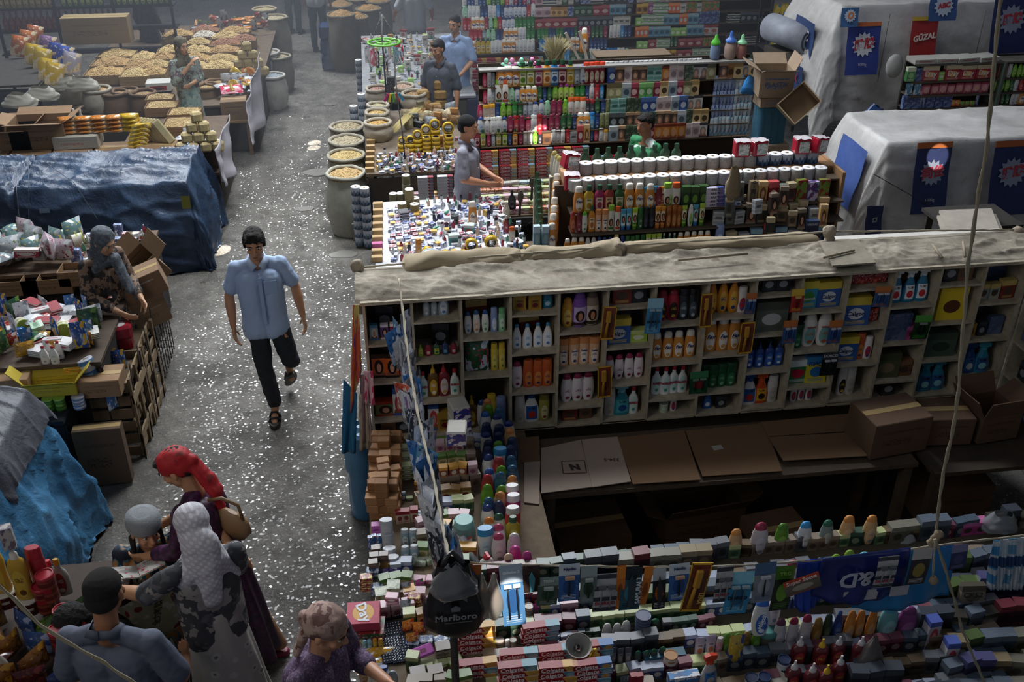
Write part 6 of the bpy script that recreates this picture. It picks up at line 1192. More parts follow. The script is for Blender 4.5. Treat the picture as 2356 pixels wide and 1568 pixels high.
for i in range(9):put(SPK if i==2 else SB,at(868+i*.3,600-i*15.5,z=.9),0,label='laundry soap block, %s from the front along the second table edge'%nth(i+1),group='laundry soap blocks along the second table edge');
for i,(x,y,r_,rx_,rz_,lab)in enumerate(((985,590,.05,0,.35,'first from left in the pile'),(1025,600,.052,0,-.1,'second from left, standing'),(1066,604,.062,0,.05,'brightest one in front with a bottle cap inside'),(1085,575,.058,0,0,'upper middle one'),(1130,570,.062,.2,.1,'largest one at the back'),(1112,600,.05,0,.7,'turned one at the front right'),(1150,595,.055,0,-.9,'rightmost turned one'),(1105,590,.045,1.4,0,'one lying flat in the middle'),(1045,590,.04,1.3,.5,'small one lying behind the standing rolls'))):
 p=at(x,y,z=.9);put(tape(r_,.05 if i!=2 else.04,('c8a42c','b89a2c','d8b82a')[i%3]),(p.x,p.y,.9+r_*(1 if abs(rx_)<.5 else.5)),rz_,rx_,0,1,'yellow adhesive tape roll, '+lab,'yellow tape rolls on the second table')
put(FX,at(1088,520,z=.9),0,0,0,1.05,'orange shampoo bottle with cream cap standing alone on the white table',G2T);put(B('can','d8a060','d88c34','e0b888','c87c34',.24,.055,desc='x',name='hair_spray'),at(965,606,z=.95),label='tall peach and orange spray bottle at the near table edge',group=G2T)
put(tin(.075,.14,'8a9a94','b8c4c8','x','c8ccc8','paint_can','tin'),at(992,612,z=.92),label='wide tin with pale grey lid beside the tape rolls',group=G2T)
RT=roll(7,('8a7c54','4a4430','b0a070'),.045,.11,'x');
for i,(x,y,n_)in enumerate(((926,490,1),(944,482,2),(956,478,1),(955,492,1))):
 for l in range(n_):put(RT,at(x,y,z=.9)+Vector((0,0,l*.111)),label='olive wrapped paper roll, %s standing, layer %s, far left of white table'%(nth(i+1),nth(l+1)),group='olive wrapped rolls on the second table')
for i,(x,y,p,lab)in enumerate(((930,505,carton('3a3a40','d8d8dc','6a6a74',.09,.1,.08,1,'x','small_box'),'dark box with white top at the back of the white table'),(1047,512,tin(.04,.08,'4a4e50','2a2c2e','x','6a6e70','tin_can'),'dark empty tin at the back of the white table'),(1080,535,carton('5a8a88','b8c4c0','a8502c',.1,.09,.08,0,'x','small_box'),'teal box with pale lid in the table centre'),(1045,560,carton('2f7a7c','b8c8c4','3a5a5c',.1,.1,.07,0,'x','small_box'),'dark teal box near the tape rolls'),(1178,560,BTN if False else B('can','c0b8b0','c8602c','c8c0b8','a8502c',.17,.06,desc='x'),'cone shaped bottle with orange top on the table right'),(1165,540,B('neck','7a2438','c8c4c0','8c3848','c8a0a8',.2,.06,desc='x',name='syrup_bottle'),'dark red syrup bottle on the table right'),(1193,565,tin(.045,.05,'3a6ab0','c8ccd4','x','8ab0dc','cream_tin'),'blue rimmed tin on the table right'),(1165,500,B('jug','c8c0a8','d0c8b8','d8d0c0','8a8068',.17,.07,desc='x',name='syrup_bottle'),'cream round bottle at the back right of the table'),(1178,480,B('neck','1c1c24','14141c','34343c','8a8a94',.2,.08,desc='x',name='syrup_bottle'),'black bottle at the back right of the table'))):
 put(p,at(x,y,z=.9),random.uniform(-.3,.3),label=lab,group=G2T)
BRS=Proto('hair_brush','brush','hair brush',MB().cap((0,0,.03),(0,0,.14),.012,.01,10).ell((0,0,.2),(.03,.014,.06),12).mesh('hair_brush',M('3a332c',.4)),[('bristles',MB().box((0,-.014,.2),(.035,.012,.08)).mesh('bristles',M('5a5048',.9)),(0,0,0),(0,0,0))],.26,.06)
for i,(x,y)in enumerate(((1195,500),(1222,465))):put(BRS,at(x,y,z=.9),.2,0,.05,1.1,'upright dark hair brush, %s at the right of the white table'%('nearer one' if i==0 else 'farther one'),G2T)
bxl=carton('6a8a9a','a8c0cc','8aa0a0',.06,.22,.05,0,'x','gift_box')
for i in range(2):put(bxl,at(1234+i*20,570,y=8.1),0,label='tall green and blue box, %s of the pair at the display corner'%('left' if i==0 else 'right'),group=G2)
# ================================================================ THIRD STALL
G3='goods on the third stall display wall'
st3=obj('display_rack',None,None,(0,0,0),label='tall stepped display rack of the third stall crowded with bottles and boxes',cat='rack')
Z3=[.98,1.13,1.29,1.46,1.64];X3a,X3b=1.14,4.3
for i,z_ in enumerate(Z3):obj('step',MB().box(((X3a+X3b)/2,11.0+i*.02,z_-.01),(X3b-X3a,.17,.012)).mesh('step',M('5a4a3a',.9)),st3)
obj('back_board',MB().box(((X3a+X3b)/2,11.13,.95),(X3b-X3a,.03,1.86)).mesh('back_board',M('3a3028',.9)),st3);obj('top_shelf',MB().box(((X3a+X3b)/2,11.12,1.83),(X3b-X3a,.26,.02)).mesh('top_shelf',M('8a8884',.8)),st3)
def r3(i,x0,x1,L,nm,fill=False,dz=0,**k):
 k['s']=k.get('s',1)*1.17
 y_=10.95+i*.02;a,b=(at(x0,300,y=y_).x,y_,Z3[i]+dz),(at(x1,300,y=y_).x,y_,Z3[i]+dz)
 fill_row(L,a,b,nm,G3,**k)if fill else row(L,a,b,nm,G3,**k)
S3={n:B(s_,c,cc,l,a,h,w,desc=d,name=nm)for n,s_,c,cc,l,a,h,w,d,nm in(
('gn','can','2f7a3a','2c6c30','4a8a4c','c8d0c0',.15,.055,'green spray can','spray_can'),('lm','oval','7ab83a','6aa82f','a8cc6a','3a6a2c',.16,.06,'lime shampoo bottle','shampoo_bottle'),('lv','oval','a8c84a','8a2c7c','c8d88a','2c3a24',.17,.06,'lime bottle with purple cap','shampoo_bottle'),('mi','oval','9ac8a8','8ac09c','b8d8c0','4a8a64',.16,.065,'mint bottle','lotion_bottle'),('wb','oval','d8dadc','2f4a8c','c8d4e0','3a5aa0',.16,.06,'white bottle with blue cap','shampoo_bottle'),('ma','oval','8c2c4c','7c2440','a84a64','d8b0b8',.16,.06,'wine red bottle','lotion_bottle'),('rd','can','a82c34','9c242c','c05a5c','e0d0cc',.16,.055,'red bottle','shower_gel_bottle'),('dg','oval','2c5a3a','24502f','4a7a54','c8d0b8',.16,.06,'dark green oval bottle','lotion_bottle'),('nv','can','2a3f6c','24365c','3f5c90','b8c4d8',.15,.05,'navy can','spray_can'),('sk','can','3f8ac0','2f7ab8','7ab0d8','d8e0e8',.16,.05,'sky blue can','spray_can'),('sl','can','9aa4ac','7a8490','b8c0c8','5a646c',.15,.048,'silver blue can','spray_can'),('wh','can','d8d8d4','e0e0dc','c8ccd0','8a8c94',.16,.055,'white bottle','shower_gel_bottle'),('rc','can','34343c','a82c34','5a5a64','c8c8cc',.15,.048,'dark can with red cap','spray_can'),('hp','can','d0ccc4','d8602c','d8d0c8','b8502c',.18,.06,'white portrait bottle with orange cap','shampoo_bottle'),('tst','can','8c2434','d8442c','d8d0b8','a8a480',.2,.05,'dark red bottle with bright red cap','shower_gel_bottle'),('pk','oval','c83c5c','b82c4c','d87c90','e8c8d0',.15,.055,'pink bottle','lotion_bottle'),('oc','tub','d8c8b8','d8a030','e0d4c8','d08a3c',.14,.06,'white jar with yellow cap','cream_jar'),('ol','can','6c7048','8a8c6a','8a8c64','4a4c30',.15,.048,'olive can','spray_can'))}
FX3=FAX(.17);FX3.w=.06;J3={n:B('juice',p_[0],'24503a',p_[1],p_[2],.2,.068,desc=p_[3]+' bath gel bottle with green cap',style=5,name='bath_gel_bottle')for n,p_ in{'l':('9ab43a','d8dcb8','5c8a2c','lime'),'g':('7a8a3a','d8d4b8','c0a030','olive'),'m':('9c2c5c','d8c0c8','8c2c4c','magenta'),'o':('d08a34','e8d0a8','b8642c','amber'),'b':('2f6aa0','c8d8e4','2f5a90','blue'),'c':('7a2438','d8b8b8','5c1c2c','cherry'),'y':('b8a030','d8cc9a','b88a2c','yellow')}.items()}
s_=S3
r3(4,1145,1345,[FX3,FX3,FX3,J3['l'],J3['g'],J3['m'],J3['o'],J3['b'],J3['c'],J3['y'],s_['sl'],s_['wb']],'top tier of third stall',s=1.15);r3(4,1338,1385,[s_['tst']]*4,'top tier of third stall')
r3(3,1140,1385,[PG,PO,s_['mi'],s_['wb'],FX3,FX3,FX3,s_['dg'],s_['nv'],s_['dg'],s_['lm'],s_['lv'],s_['lv'],s_['lv'],s_['gn'],s_['gn'],s_['nv'],s_['wh'],s_['rd'],s_['sk']],'fourth tier of third stall',s=.95)
r3(2,1100,1400,[s_['pk'],s_['oc'],s_['oc'],s_['nv'],s_['lm'],s_['lm'],s_['gn'],s_['dg'],s_['sl'],s_['sl'],s_['wb'],s_['wb'],s_['mi'],s_['ma'],s_['ma'],s_['lm'],s_['hp'],s_['hp'],s_['hp'],s_['rc'],s_['rc'],s_['dg'],s_['nv'],s_['ol']],'third tier of third stall')
r3(1,1100,1400,[s_['wb'],s_['wh'],s_['wh'],s_['wh'],s_['wb'],s_['ma'],s_['rd'],s_['ma'],s_['pk'],s_['wh'],s_['rd'],s_['ma'],s_['ma'],s_['ma'],s_['dg'],s_['dg'],s_['nv'],FX3,FX3,s_['sk'],s_['nv'],s_['ol'],s_['ol']],'second tier of third stall')
r3(0,1090,1400,[J3['c'],J3['g'],s_['ma'],s_['sl'],J3['g'],J3['l'],s_['nv'],J3['o'],s_['ma'],s_['wh'],s_['wh'],s_['lm'],s_['rc'],BRN,s_['wh'],s_['wh'],s_['wh'],s_['rd'],PB[9],PB[2],PB[1],s_['nv'],s_['pk'],s_['wh'],s_['oc']],'lowest tier of third stall',s=.85)
for i in range(3,5):r3(i,1112,1140,[s_['pk'],s_['wh'],s_['sl']],'%s tier, left end of third stall'%nth(i+1),s=.9)
def pbx(c,c2,c3,d,st_=0):return carton(c,c2,c3,.085,.15,.05,st_,d,'perfume_box')
P3=[pbx(*a)for a in(('24282c','5a6064','8a8e92','black perfume box'),('a09a70','6a6448','c8c4a0','olive perfume box'),('8a5c34','b0804a','4a2f1c','brown perfume box'),('8fa0a8','c0c8cc','4a5a64','grey blue perfume box'),('6aa098','9ac0b8','3a6a64','teal perfume box',1),('2c4a8a','5a7ab0','c8d0dc','blue perfume box'),('b8a8a8','d8ccc8','8a7a7c','pale pink perfume box'),('7c2438','a84a5c','d8b0a8','wine red perfume box'),('d0b888','a88c5c','4a3a28','beige perfume box'),('3a4a3c','5a6c58','8a9a80','dark green perfume box',3),('c8c4c0','8a8684','3a3a3c','white perfume box',2),('4a3a34','7a6454','b89878','dark brown perfume box',2),('c07a34','d8a060','7a3a24','orange portrait box',2),('5aa050','8ac87c','c8dcc0','bright green box'))]
for i in range(5):r3(i,1402 if i<3 else 1392,[1630,1630,1610,1610,1640][i],P3,'%s tier boxes of third stall'%nth(i+1),True,lo=1,hi=2,jr=.12)
TBK=pouch('8a9ab8','2c4a8c','c8ccd4',.04,.18,.015,3,'blue toothbrush pack','toothbrush_pack');TBK2=pouch('b8c8cc','4a9ac0','c84a3c',.042,.19,.015,3,'turquoise and white toothbrush pack','toothbrush_pack')
for i in range(4):r3(i,1632,1722,[TBK]*6+[TBK2]*5 if i in(1,2,3)else[TBK2]*10,'%s tier packs, right end'%nth(i+1),rz=.0)
r3(4,1640,1722,[P3[11],P3[2],P3[8],P3[10],P3[8]],'top tier, right end')
TW=roll(7,('d8d8da','b8b8bc','a8a8b0'),.05,.03,'flat white tub on the rack top','cream_tin')
row([TW]*24,(at(1345,150,y=11.1).x,11.12,1.84),(at(1615,140,y=11.1).x,11.12,1.84),'line along rack top',G3)
FL3=[roll(7,('c8ccd0','a8acb0','8a8c90'),.05,.03,'x','cream_tin')]
FLW=Proto('pacifier_toy','toy','pastel plastic flower toy',MB().ell((0,0,.05),(.02,.02,.022),10).ell((-.03,0,.02),(.02,.015,.015),8).ell((.03,0,.02),(.02,.015,.015),8).ell((0,0,.01),(.03,.02,.012),8).mesh('pacifier_toy',M('8ad0b0',.4)),[],.07,.06)
FLP=Proto('pacifier_toy','toy','pink plastic flower toy',MB().ell((0,0,.05),(.02,.02,.022),10).ell((-.03,0,.02),(.02,.015,.015),8).ell((.03,0,.02),(.02,.015,.015),8).ell((0,0,.01),(.03,.02,.012),8).mesh('pacifier_toy',M('d88ab8',.4)),[],.07,.06)
for i,(x,p)in enumerate(((1165,FLW),(1178,FLP),(1200,FLW),(1224,FLP))):put(p,(at(x,150,y=11.1).x,11.1,1.845),s=1.3,label='%s, %s from the left on the rack top'%(p.desc,nth(i+1)),group='plastic flower toys on the rack top')
def tuft(px_,y_,z_,lab):
 b=MB();p=at(px_,150,y=y_)
 for i in range(260):
  a=random.uniform(-1,1)*.9;l=random.uniform(.22,.34);q=Vector((math.sin(a)*l*.75+random.uniform(-.05,.05),random.uniform(-.08,.08),math.cos(a)*l));b.tube([(random.uniform(-.06,.06),random.uniform(-.03,.03),0),q*.6+Vector((0,0,.03)),q],[.004,.004,.001],4,cap=False)
 return obj('noodle_bundle',b.mesh('noodle_bundle',M('b8ae8a',.7)),None,(p.x,y_,z_),label=lab,cat='bundle',kind='stuff')
tuft(1278,11.15,1.84,'bundle of pale feathery brooms behind the third stall rack')
LN=obj('leaning_frame',MB().box((-.05,0,.17),(.03,.02,.34),rot=(0,-.5,0)).box((.08,0,.17),(.03,.02,.34),rot=(0,-.3,0)).mesh('leaning_frame',M('b8b0a4',.8)),None,at(1325,150,y=11.25),label='pale wooden frame leaning behind the rack top',cat='frame');LN.location.z=1.84;LN['kind']='thing'
put(FX,(at(1343,130,y=11.6).x,11.6,1.84),0,0,0,1.15,'large orange shampoo bottle standing high behind the third stall rack',G3)
obj('side_shelf',MB().box((3.0,11.55,1.82),(.9,.3,.03)).mesh('side_shelf',M('6a5a48',.9)),st3)
# toothpaste and soap tiers
CG3=[Proto('toothpaste_box','box',d,MB().box((0,0,.02),(.2,.05,.04)).mesh('toothpaste_box',print_mat('8c1a2a',c,'b08a50',10,.4)),[('lettering',text_mesh('Colgate',.034,'d8c8cc',shear=.1),(-.03,-.026,.02),UP)],.041,.2)for c,d in(('b89048','red and gold toothpaste box'),('7a98a8','red and silver toothpaste box'))]
for c_ in range(9):
 x_=1.12+.103+c_*.212
 for l in range(8 if c_<6 else 5):put(CG3[(c_+l//3)%2],(x_,10.86-(0 if l>3 else.03),.62+l*.0425),random.uniform(-.02,.02),label='toothpaste box, %s layer of the %s stack at the third stall'%(nth(l+1),nth(c_+1)),group='toothpaste stacks of the third stall')
obj('low_step',MB().box(((X3a+X3b)/2,10.85,.6),(X3b-X3a,.3,.03)).mesh('low_step',M('5a4a3a',.9)),st3)
SPS=[soap(*a)for a in(('8aa05c',.085,.035,.06,'green soap bar','c8d0a0',0),('b87a8a',.085,.035,.06,'pink soap bar','e0c0c8',0),('c09a5c',.085,.035,.06,'amber soap bar','e0c890',0),('8ab0b8',.085,.035,.06,'pale blue soap bar','c8d8dc',0),('a84a3c',.085,.035,.06,'red soap bar','d8b080',3),('c8c4bc',.085,.035,.06,'white soap bar','a8a49c',3))]
for k in range(5):
 y_,z_=10.66-k*.11,.58-k*.035;obj('low_step',MB().box((1.45,y_,z_-.01),(2.3,.12,.02)).mesh('low_step',M('5a4a3a',.9)),st3)
 for l in range(2):fill_row(SPS,(.32 if k>0 else.9,y_,z_+l*.036),(2.55,y_,z_+l*.036),'%s soap step, %s layer, third stall'%(nth(k+1),nth(l+1)),'soap bars on the third stall steps',gap=1.08,lo=1,hi=3)
for c_ in range(2):
 for l in range(8):put(carton('c0c0c8','8c3444','7a8a98',.17,.035,.06,10,'x','toothpaste_box'),(at(978+c_*45,400,y=10.35).x,10.32,.6+l*.036),random.uniform(-.02,.02),label='white toothpaste box, %s from the bottom of the %s stack by the grey polo man'%(nth(l+1),('left','right')[c_]),group='white toothpaste stacks')
obj('low_cabinet',MB().box((.62,10.42,.29),(.75,.3,.58)).mesh('low_cabinet',M('4a4038',.9)),st3)
# third stall alley table
table('alley_table',-.18,1.05,10.6,12.9,.84,'crowded alley table of the third stall with tapes and grain',col='6a5c4c',skirt='4a443c')
G3T='goods on the third stall alley table';SACH3=[pouch(*q_,.16,.12,.05,3,d_)for q_,d_ in((('b8a888','d8ccb0','8a6a44'),'tan paper packet'),(('a8b0b8','d8dce0','5a7a9c'),'silver blue packet'),(('8a6a44','b8986c','6a4a2c'),'brown paper packet'))]
for i,(x,y,r_,c_)in enumerate(((872,228,.2,('9a7060','b0887a')),(872,268,.17,('a8a070','c0b890')),(870,285,.18,('c09a50','d0b070')),(872,310,.2,('b88c44','d0a860')),(925,222,.22,('a0806c','b89a84')),(955,240,.2,('8a6444','a88a5c')))):
 p=at(x,y+12,z=.84 if i<4 else.84);sack(r_*.85,.2,'small open sack of grain, %s on the third stall table'%nth(i+1),(p.x,p.y+.05,.84),c_,'a8a090',.04,'open grain sacks of the third stall')
for i,(x,Y,c_)in enumerate(((818,12.7,('a09070','b8aa88')),(818,12.15,('a89a7c','b8ac90')),(815,11.6,('b89c60','c8b078')),(820,11.0,('b0905c','c8a870')))):
 sack(.24,.72,'large grain sack in the alley, %s from the back beside the third stall'%nth(i+1),(-.42,Y-.0,0),c_,['a09a8c','a09a8c','9a9484','a8a698'][i],.07,'large sacks beside the third stall')
for i,(x,h_,lbl)in enumerate(((926,1,0),(945,1,1),(962,2,2),(982,3,3),(1003,4,4),(1033,3,5))):
 p=at(x,345,y=11.25);n_=h_+1;tr_=tape(.055,.05,'b8962c','5a5040');
 for l in range(n_):put(tr_,(p.x,11.28,.84+.026+l*.051),0,R(90),0,1,'flat tape roll, %s layer of the %s tape column'%(nth(l+1),nth(i+1)),'tape columns on the third stall table')
 rr=.042+.005*i;put(tape(rr,.05,'c8a42a'),(p.x,11.28,.84+n_*.051+rr),0,0,0,1,'standing yellow tape roll on top of the %s tape column'%nth(i+1),'tape columns on the third stall table')
 for l in range(4):put(tape(.05,.05,'a8882c','5a5040'),(p.x,11.18,.84+.026+l*.051),0,R(90),0,1,'flat tape roll in front, %s layer of the %s tape column'%(nth(l+1),nth(i+1)),'tape columns on the third stall table')if i>2 else None
for i,(x,y,lab)in enumerate(((905,300,'left one'),(925,285,'right one'))):
 b=MB();
 for k in range(90):a=random.uniform(-.05,.05);c_=random.uniform(-.03,.03);b.tube([(a,0+c_,c_*.5),(a*1.1+.02,.32+c_,.10+c_*.5)],.0035,4)
 o_=obj('spaghetti_bundle',b.mesh('spaghetti_bundle',M('c0b078',.5)),None,at(x,y,z=.92),(0,0,-.6),label='bundle of long pale noodles lying on the third stall table, '+lab,cat='noodles',kind='stuff')
def noodlebrick(c='a8884a'):return Proto('noodle_pack','noodles','brick of tan noodles',MB().box((0,0,.06),(.16,.12,.12),bev=.02).mesh('noodle_pack',M(c,.7,wear=.25,wscale=20,bump=.6)),[],.12,.16)
nb=noodlebrick('94743c')
for i,(x,y,dz)in enumerate(((978,252,0),(1002,258,0),(975,248,.12),(1014,248,0),(1014,248,.12),(1014,246,.24))):p=at(x,y,z=.84);put(nb,(p.x,p.y,.84+dz),random.uniform(-.4,.4),label='brick of tan noodles, %s in the pile on the third stall table'%nth(i+1),group='noodle bricks of the third stall')
clutter(.3,1.0,12.1,12.8,.84,P3[:3]+SACH3,7,4,'rear of third table',G3T,.02,.8,.4)
clutter(-.05,1.02,10.55,11.15,.84,WB+SM,17,9,'third table',G3T,.03,.6,.3);clutter(.3,1.0,11.35,11.7,.84,WB+P3[:4],6,2,'behind tapes',G3T,0,.4)
for i in range(7):put(SB,at(851+i*.5,395-i*13,z=.84),0,label='tan soap block, %s from the front along the third table edge'%nth(i+1),group='laundry soap blocks along the third table edge')
for c_,(x,y,n_)in enumerate(((903,425,3),(920,428,3),(935,425,5))):
 for l in range(n_):put(roll(7,('8a8464','5a5a40','7a6048'),.045,.1,'x'),(at(x,y,y=10.2).x,10.22,.45+l*.101),label='olive paper roll, %s layer, %s tower in front of the third stall'%(nth(l+1),nth(c_+1)),group='olive paper roll towers')
BLS=carton('34508c','8a90a8','8c4a5c',.16,.035,.08,10,'x','toothpaste_box')
for c_ in range(2):
 for l in range(11):put(BLS,(at(878+c_*34,480,y=10.15).x,10.16,.02+l*.036),random.uniform(-.03,.03),label='blue toothpaste box, %s layer, %s stack on the ground by the third stall'%(nth(l+1),('left','right')[c_]),group='blue toothpaste stacks on the ground')
box_carton(.3,.2,.2,('8c8474','6a6254','8c2c34'),1,True,'white printed carton under the olive roll towers',(at(922,430,y=10.2).x,10.22,.24),0);box_carton(.6,.25,.24,CARD,1,True,'long brown carton below the white printed carton',(at(925,460,y=10.2).x,10.22,0),0)
TRG=roll(8,('a8acb4','6a7c90','4a5464'),.055,.1,'x','toilet_roll')
for c_,(x,Y,n_)in enumerate(((822,10.55,7),(842,10.5,7),(812,13.3,8),(832,13.5,9))):
 for l in range(n_):put(TRG,(at(x,480,y=Y).x if c_<2 else at(x,230,y=Y).x,Y,(.0 if c_>1 else.02)+.101*l),label='grey wrapped toilet roll, %s layer of the %s roll tower in the alley'%(nth(l+1),nth(c_+1)),group='toilet roll towers along the alley')
box_carton(.26,.22,.2,('8c887c','6a665c','5a5a54'),1,True,'pale carton on the ground at the second stall corner',(at(838,550,z=0).x,at(838,550,z=0).y+.1,0),.05)
MARB=[WB[3],WB[0],WB[5],SPS[4],SPS[3]]
for l in range(5):fill_row(MARB,(-.3,10.85+.0*l,.3+l*.05),(-.12,10.85,.3+l*.05),'packets tier %d hanging at alley corner'%(l+1),G3T)if False else None
ps_=print_mat('c8ccd0','3a6aa0','b83a44',3,.5)
hang_cloth('printed white cloth hanging at the alley edge of the second stall',((858,610),(872,606),(858,700),(832,705)),8.0,ps_)if False else None
# ================================================================ FOURTH STALL
G4='goods on the far display wall'
st4=obj('display_rack',None,None,(0,0,0),label='far tiered display rack packed with small boxes and bottles',cat='rack');X4a,X4b=1.5,6.05
Z4=[.62,.78,.94,1.10,1.26,1.42,1.58,1.74,1.90]
for i,z_ in enumerate(Z4):obj('step',MB().box(((X4a+X4b)/2,14.62+i*.03,z_-.01),(X4b-X4a,.17,.012)).mesh('step',M('5c4a3a',.9)),st4)
obj('back_board',MB().box(((X4a+X4b)/2,14.98,1.1),(X4b-X4a,.03,2.2)).mesh('back_board',M('3a3028',.9)),st4)
def r4(i,x0,x1,L,nm,fill=False,**k):
 k['s']=k.get('s',1)*1.12
 y_=14.57+i*.03;a,b=(at(x0,100,y=y_).x,y_,Z4[i]),(at(x1,100,y=y_).x,y_,Z4[i]);fill_row(L,a,b,nm,G4,**k)if fill else row(L,a,b,nm,G4,**k)
def v4(p,nm,d):q=Proto(nm,p.cat,d,p.mesh,p.parts,p.h,p.w);return q
C4=[carton(*a,st_,d,'cosmetic_box')for a,st_,d in((('24282c','5a6064','8a8e92',.085,.13,.05),0,'black cosmetic box'),(('b89aa0','d0b8bc','8a6a70',.11,.12,.05),0,'dusty pink cosmetic box'),(('8c3040','a85a5c','c8a8a0',.12,.12,.05),0,'wine red cosmetic box'),(('5a8ca4','98b4c0','3a5a70',.08,.13,.05),0,'sky blue cosmetic box'),(('5a7a3a','c85a3c','8aa05c',.08,.13,.05),3,'green and red cosmetic box'),(('c8c4bc','a8a49c','6a6862',.08,.12,.05),1,'white cosmetic box'),(('d0a868','a87c44','8a6434',.08,.12,.05),0,'tan cosmetic box'),(('2c4a34','4a6a50','8a9a84',.09,.12,.05),0,'dark green cosmetic box'),(('3a4048','c8c4b8','6a6e74',.09,.11,.05),1,'dark striped cosmetic box'),(('4a5a8a','8a98b8','c8ccd8',.08,.12,.05),3,'slate blue cosmetic box'))]
C4b=[carton(*a,st_,d,'cosmetic_box')for a,st_,d in((('8a4a7c','a86a94','c8a8b8',.08,.14,.05),0,'violet pink cosmetic box'),(('3a4878','5c72a0','98a8c0',.1,.15,.05),3,'royal blue cosmetic box'),(('8ac05a','a8d07c','d8e0c8',.08,.1,.05),0,'lime cosmetic box'),(('c0bcb8','8a3a3c','a85a4c',.11,.13,.05),0,'white box with red print'),(('d8642c','e0905c','c8c4bc',.06,.13,.05),0,'orange cosmetic box'),(('c87c88','d8a0a8','8c3448',.1,.15,.05),2,'pink portrait cosmetic box'),(('c8c8c4','6aa05c','8a9a84',.1,.13,.05),1,'white and green cosmetic box'),(('5a4a70','84749a','b8b0c4',.06,.15,.05),0,'purple cosmetic box'),(('a8782c','d8b04a','5a3a1c',.08,.13,.05),0,'mustard cosmetic box'))]
SG=[v4(S3[k],'shower_gel_bottle',S3[k].desc.replace('bottle','gel bottle'))for k in('nv','lm','dg','rd','wb','sl','wh','sk','ma','mi','gn','ol')]
g=dict(zip(('nv','lm','dg','rd','wb','sl','wh','sk','ma','mi','gn','ol'),SG));FX4=v4(FX3,'shower_gel_bottle','small orange gel bottle');lm4=v4(J3['y'],'shower_gel_bottle','yellow gel bottle')
r4(8,1068,1230,[g['sl'],g['nv'],g['rd'],g['sl'],g['nv']],'ninth tier of far wall',True);r4(7,1066,1230,[g['wh'],g['nv'],g['nv'],g['sl'],g['nv'],g['nv'],g['lm'],g['dg'],g['dg'],g['lm'],g['rd'],g['wh'],g['ma'],g['nv'],g['ma'],g['sl'],g['ma']],'eighth tier of far wall')
r4(6,1066,1230,[g['mi'],g['wh'],g['wh'],g['wh'],g['nv'],g['nv'],g['wh'],g['wh'],g['sk'],g['nv'],g['wb'],g['wb'],g['wb'],g['wb'],g['wb'],g['rd'],g['wh']],'seventh tier of far wall');r4(5,1066,1230,[g['rd'],g['rd'],FX4,FX4,FX4,g['ma'],g['mi'],g['lm'],g['rd'],g['wb'],g['wb'],g['wb'],g['gn'],g['gn'],g['gn'],g['gn'],g['gn']],'sixth tier of far wall')
r4(4,1080,1230,[g['rd'],g['rd'],g['rd'],g['sl'],g['mi'],g['mi'],g['nv'],g['nv'],FX4,FX4,FX4,g['wh'],g['wh'],g['gn'],g['gn']],'fifth tier of far wall');r4(3,1085,1235,[g['wh'],g['wh'],g['wh'],g['sl'],g['sl'],lm4,FX4,FX4,g['wh'],g['wh']],'fourth tier of far wall',True)
for i in range(3):
 for l in range(3):fill_row([v4(CG3[0],'toothpaste_box','far red toothpaste box'),v4(CG3[1],'toothpaste_box','far silver toothpaste box'),BLS if False else v4(CG3[0],'toothpaste_box','far crimson toothpaste box')],(at(1085,100,y=14.5).x,14.5-(2-i)*.03,Z4[i]+l*.043),(at(1255,100,y=14.5).x,14.5-(2-i)*.03,Z4[i]+l*.043),'%s tier, %s layer, far wall left'%(nth(i+1),nth(l+1)),G4,parts=False)
for i in(8,7,6):r4(i,1230,1455,C4,'%s tier boxes, far wall centre'%nth(i+1),True,lo=1,hi=2,jr=.12)
r4(5,1230,1455,C4,'sixth tier boxes, far wall centre',True,lo=1,hi=3);r4(4,1235,1400,[g['sl'],g['dg'],g['gn'],g['nv'],g['ol'],g['ma']],'fifth tier, far wall centre',True);r4(3,1240,1400,[g['nv'],g['nv'],g['sk'],g['rd'],lm4,FX4],'fourth tier, far wall centre',True);r4(4,1400,1458,[g['sk'],g['nv'],g['wh'],g['sl']],'fifth tier, right of centre',True)
for i in range(3):r4(i,1256,1458,[g['gn'],lm4,g['wh'],FX4,g['mi'],g['sk'],C4[4],C4[7]],'%s tier, far wall centre'%nth(i+1),True)
for i in(8,7,6,5,4):r4(i,1460,1655,C4b+C4[3:6],'%s tier boxes, far wall right'%nth(i+1),True,lo=1,hi=3,jr=.15)
for i in(3,2,1,0):r4(i,1465,1655,[C4b[2],C4b[6],C4[7],C4[4],g['dg'],g['gn'],C4b[8],C4[2]],'%s tier, far wall right'%nth(i+1),True,s=.85)
PUR=pouch('7a3a9a','a86ac0','d8c8e0',.13,.24,.05,3,'purple pad packet');
r4(7,1672,1755,[PUR,PUR,C4b[6],C4b[0],C4[6],C4[2]],'top rack compartment, far right');
for i in(5,3,1):r4(i,1668,1755,[C4[7],C4[0],C4[8],g['dg'],C4b[8]],'%s rack compartment, far right'%nth(i+1),True)
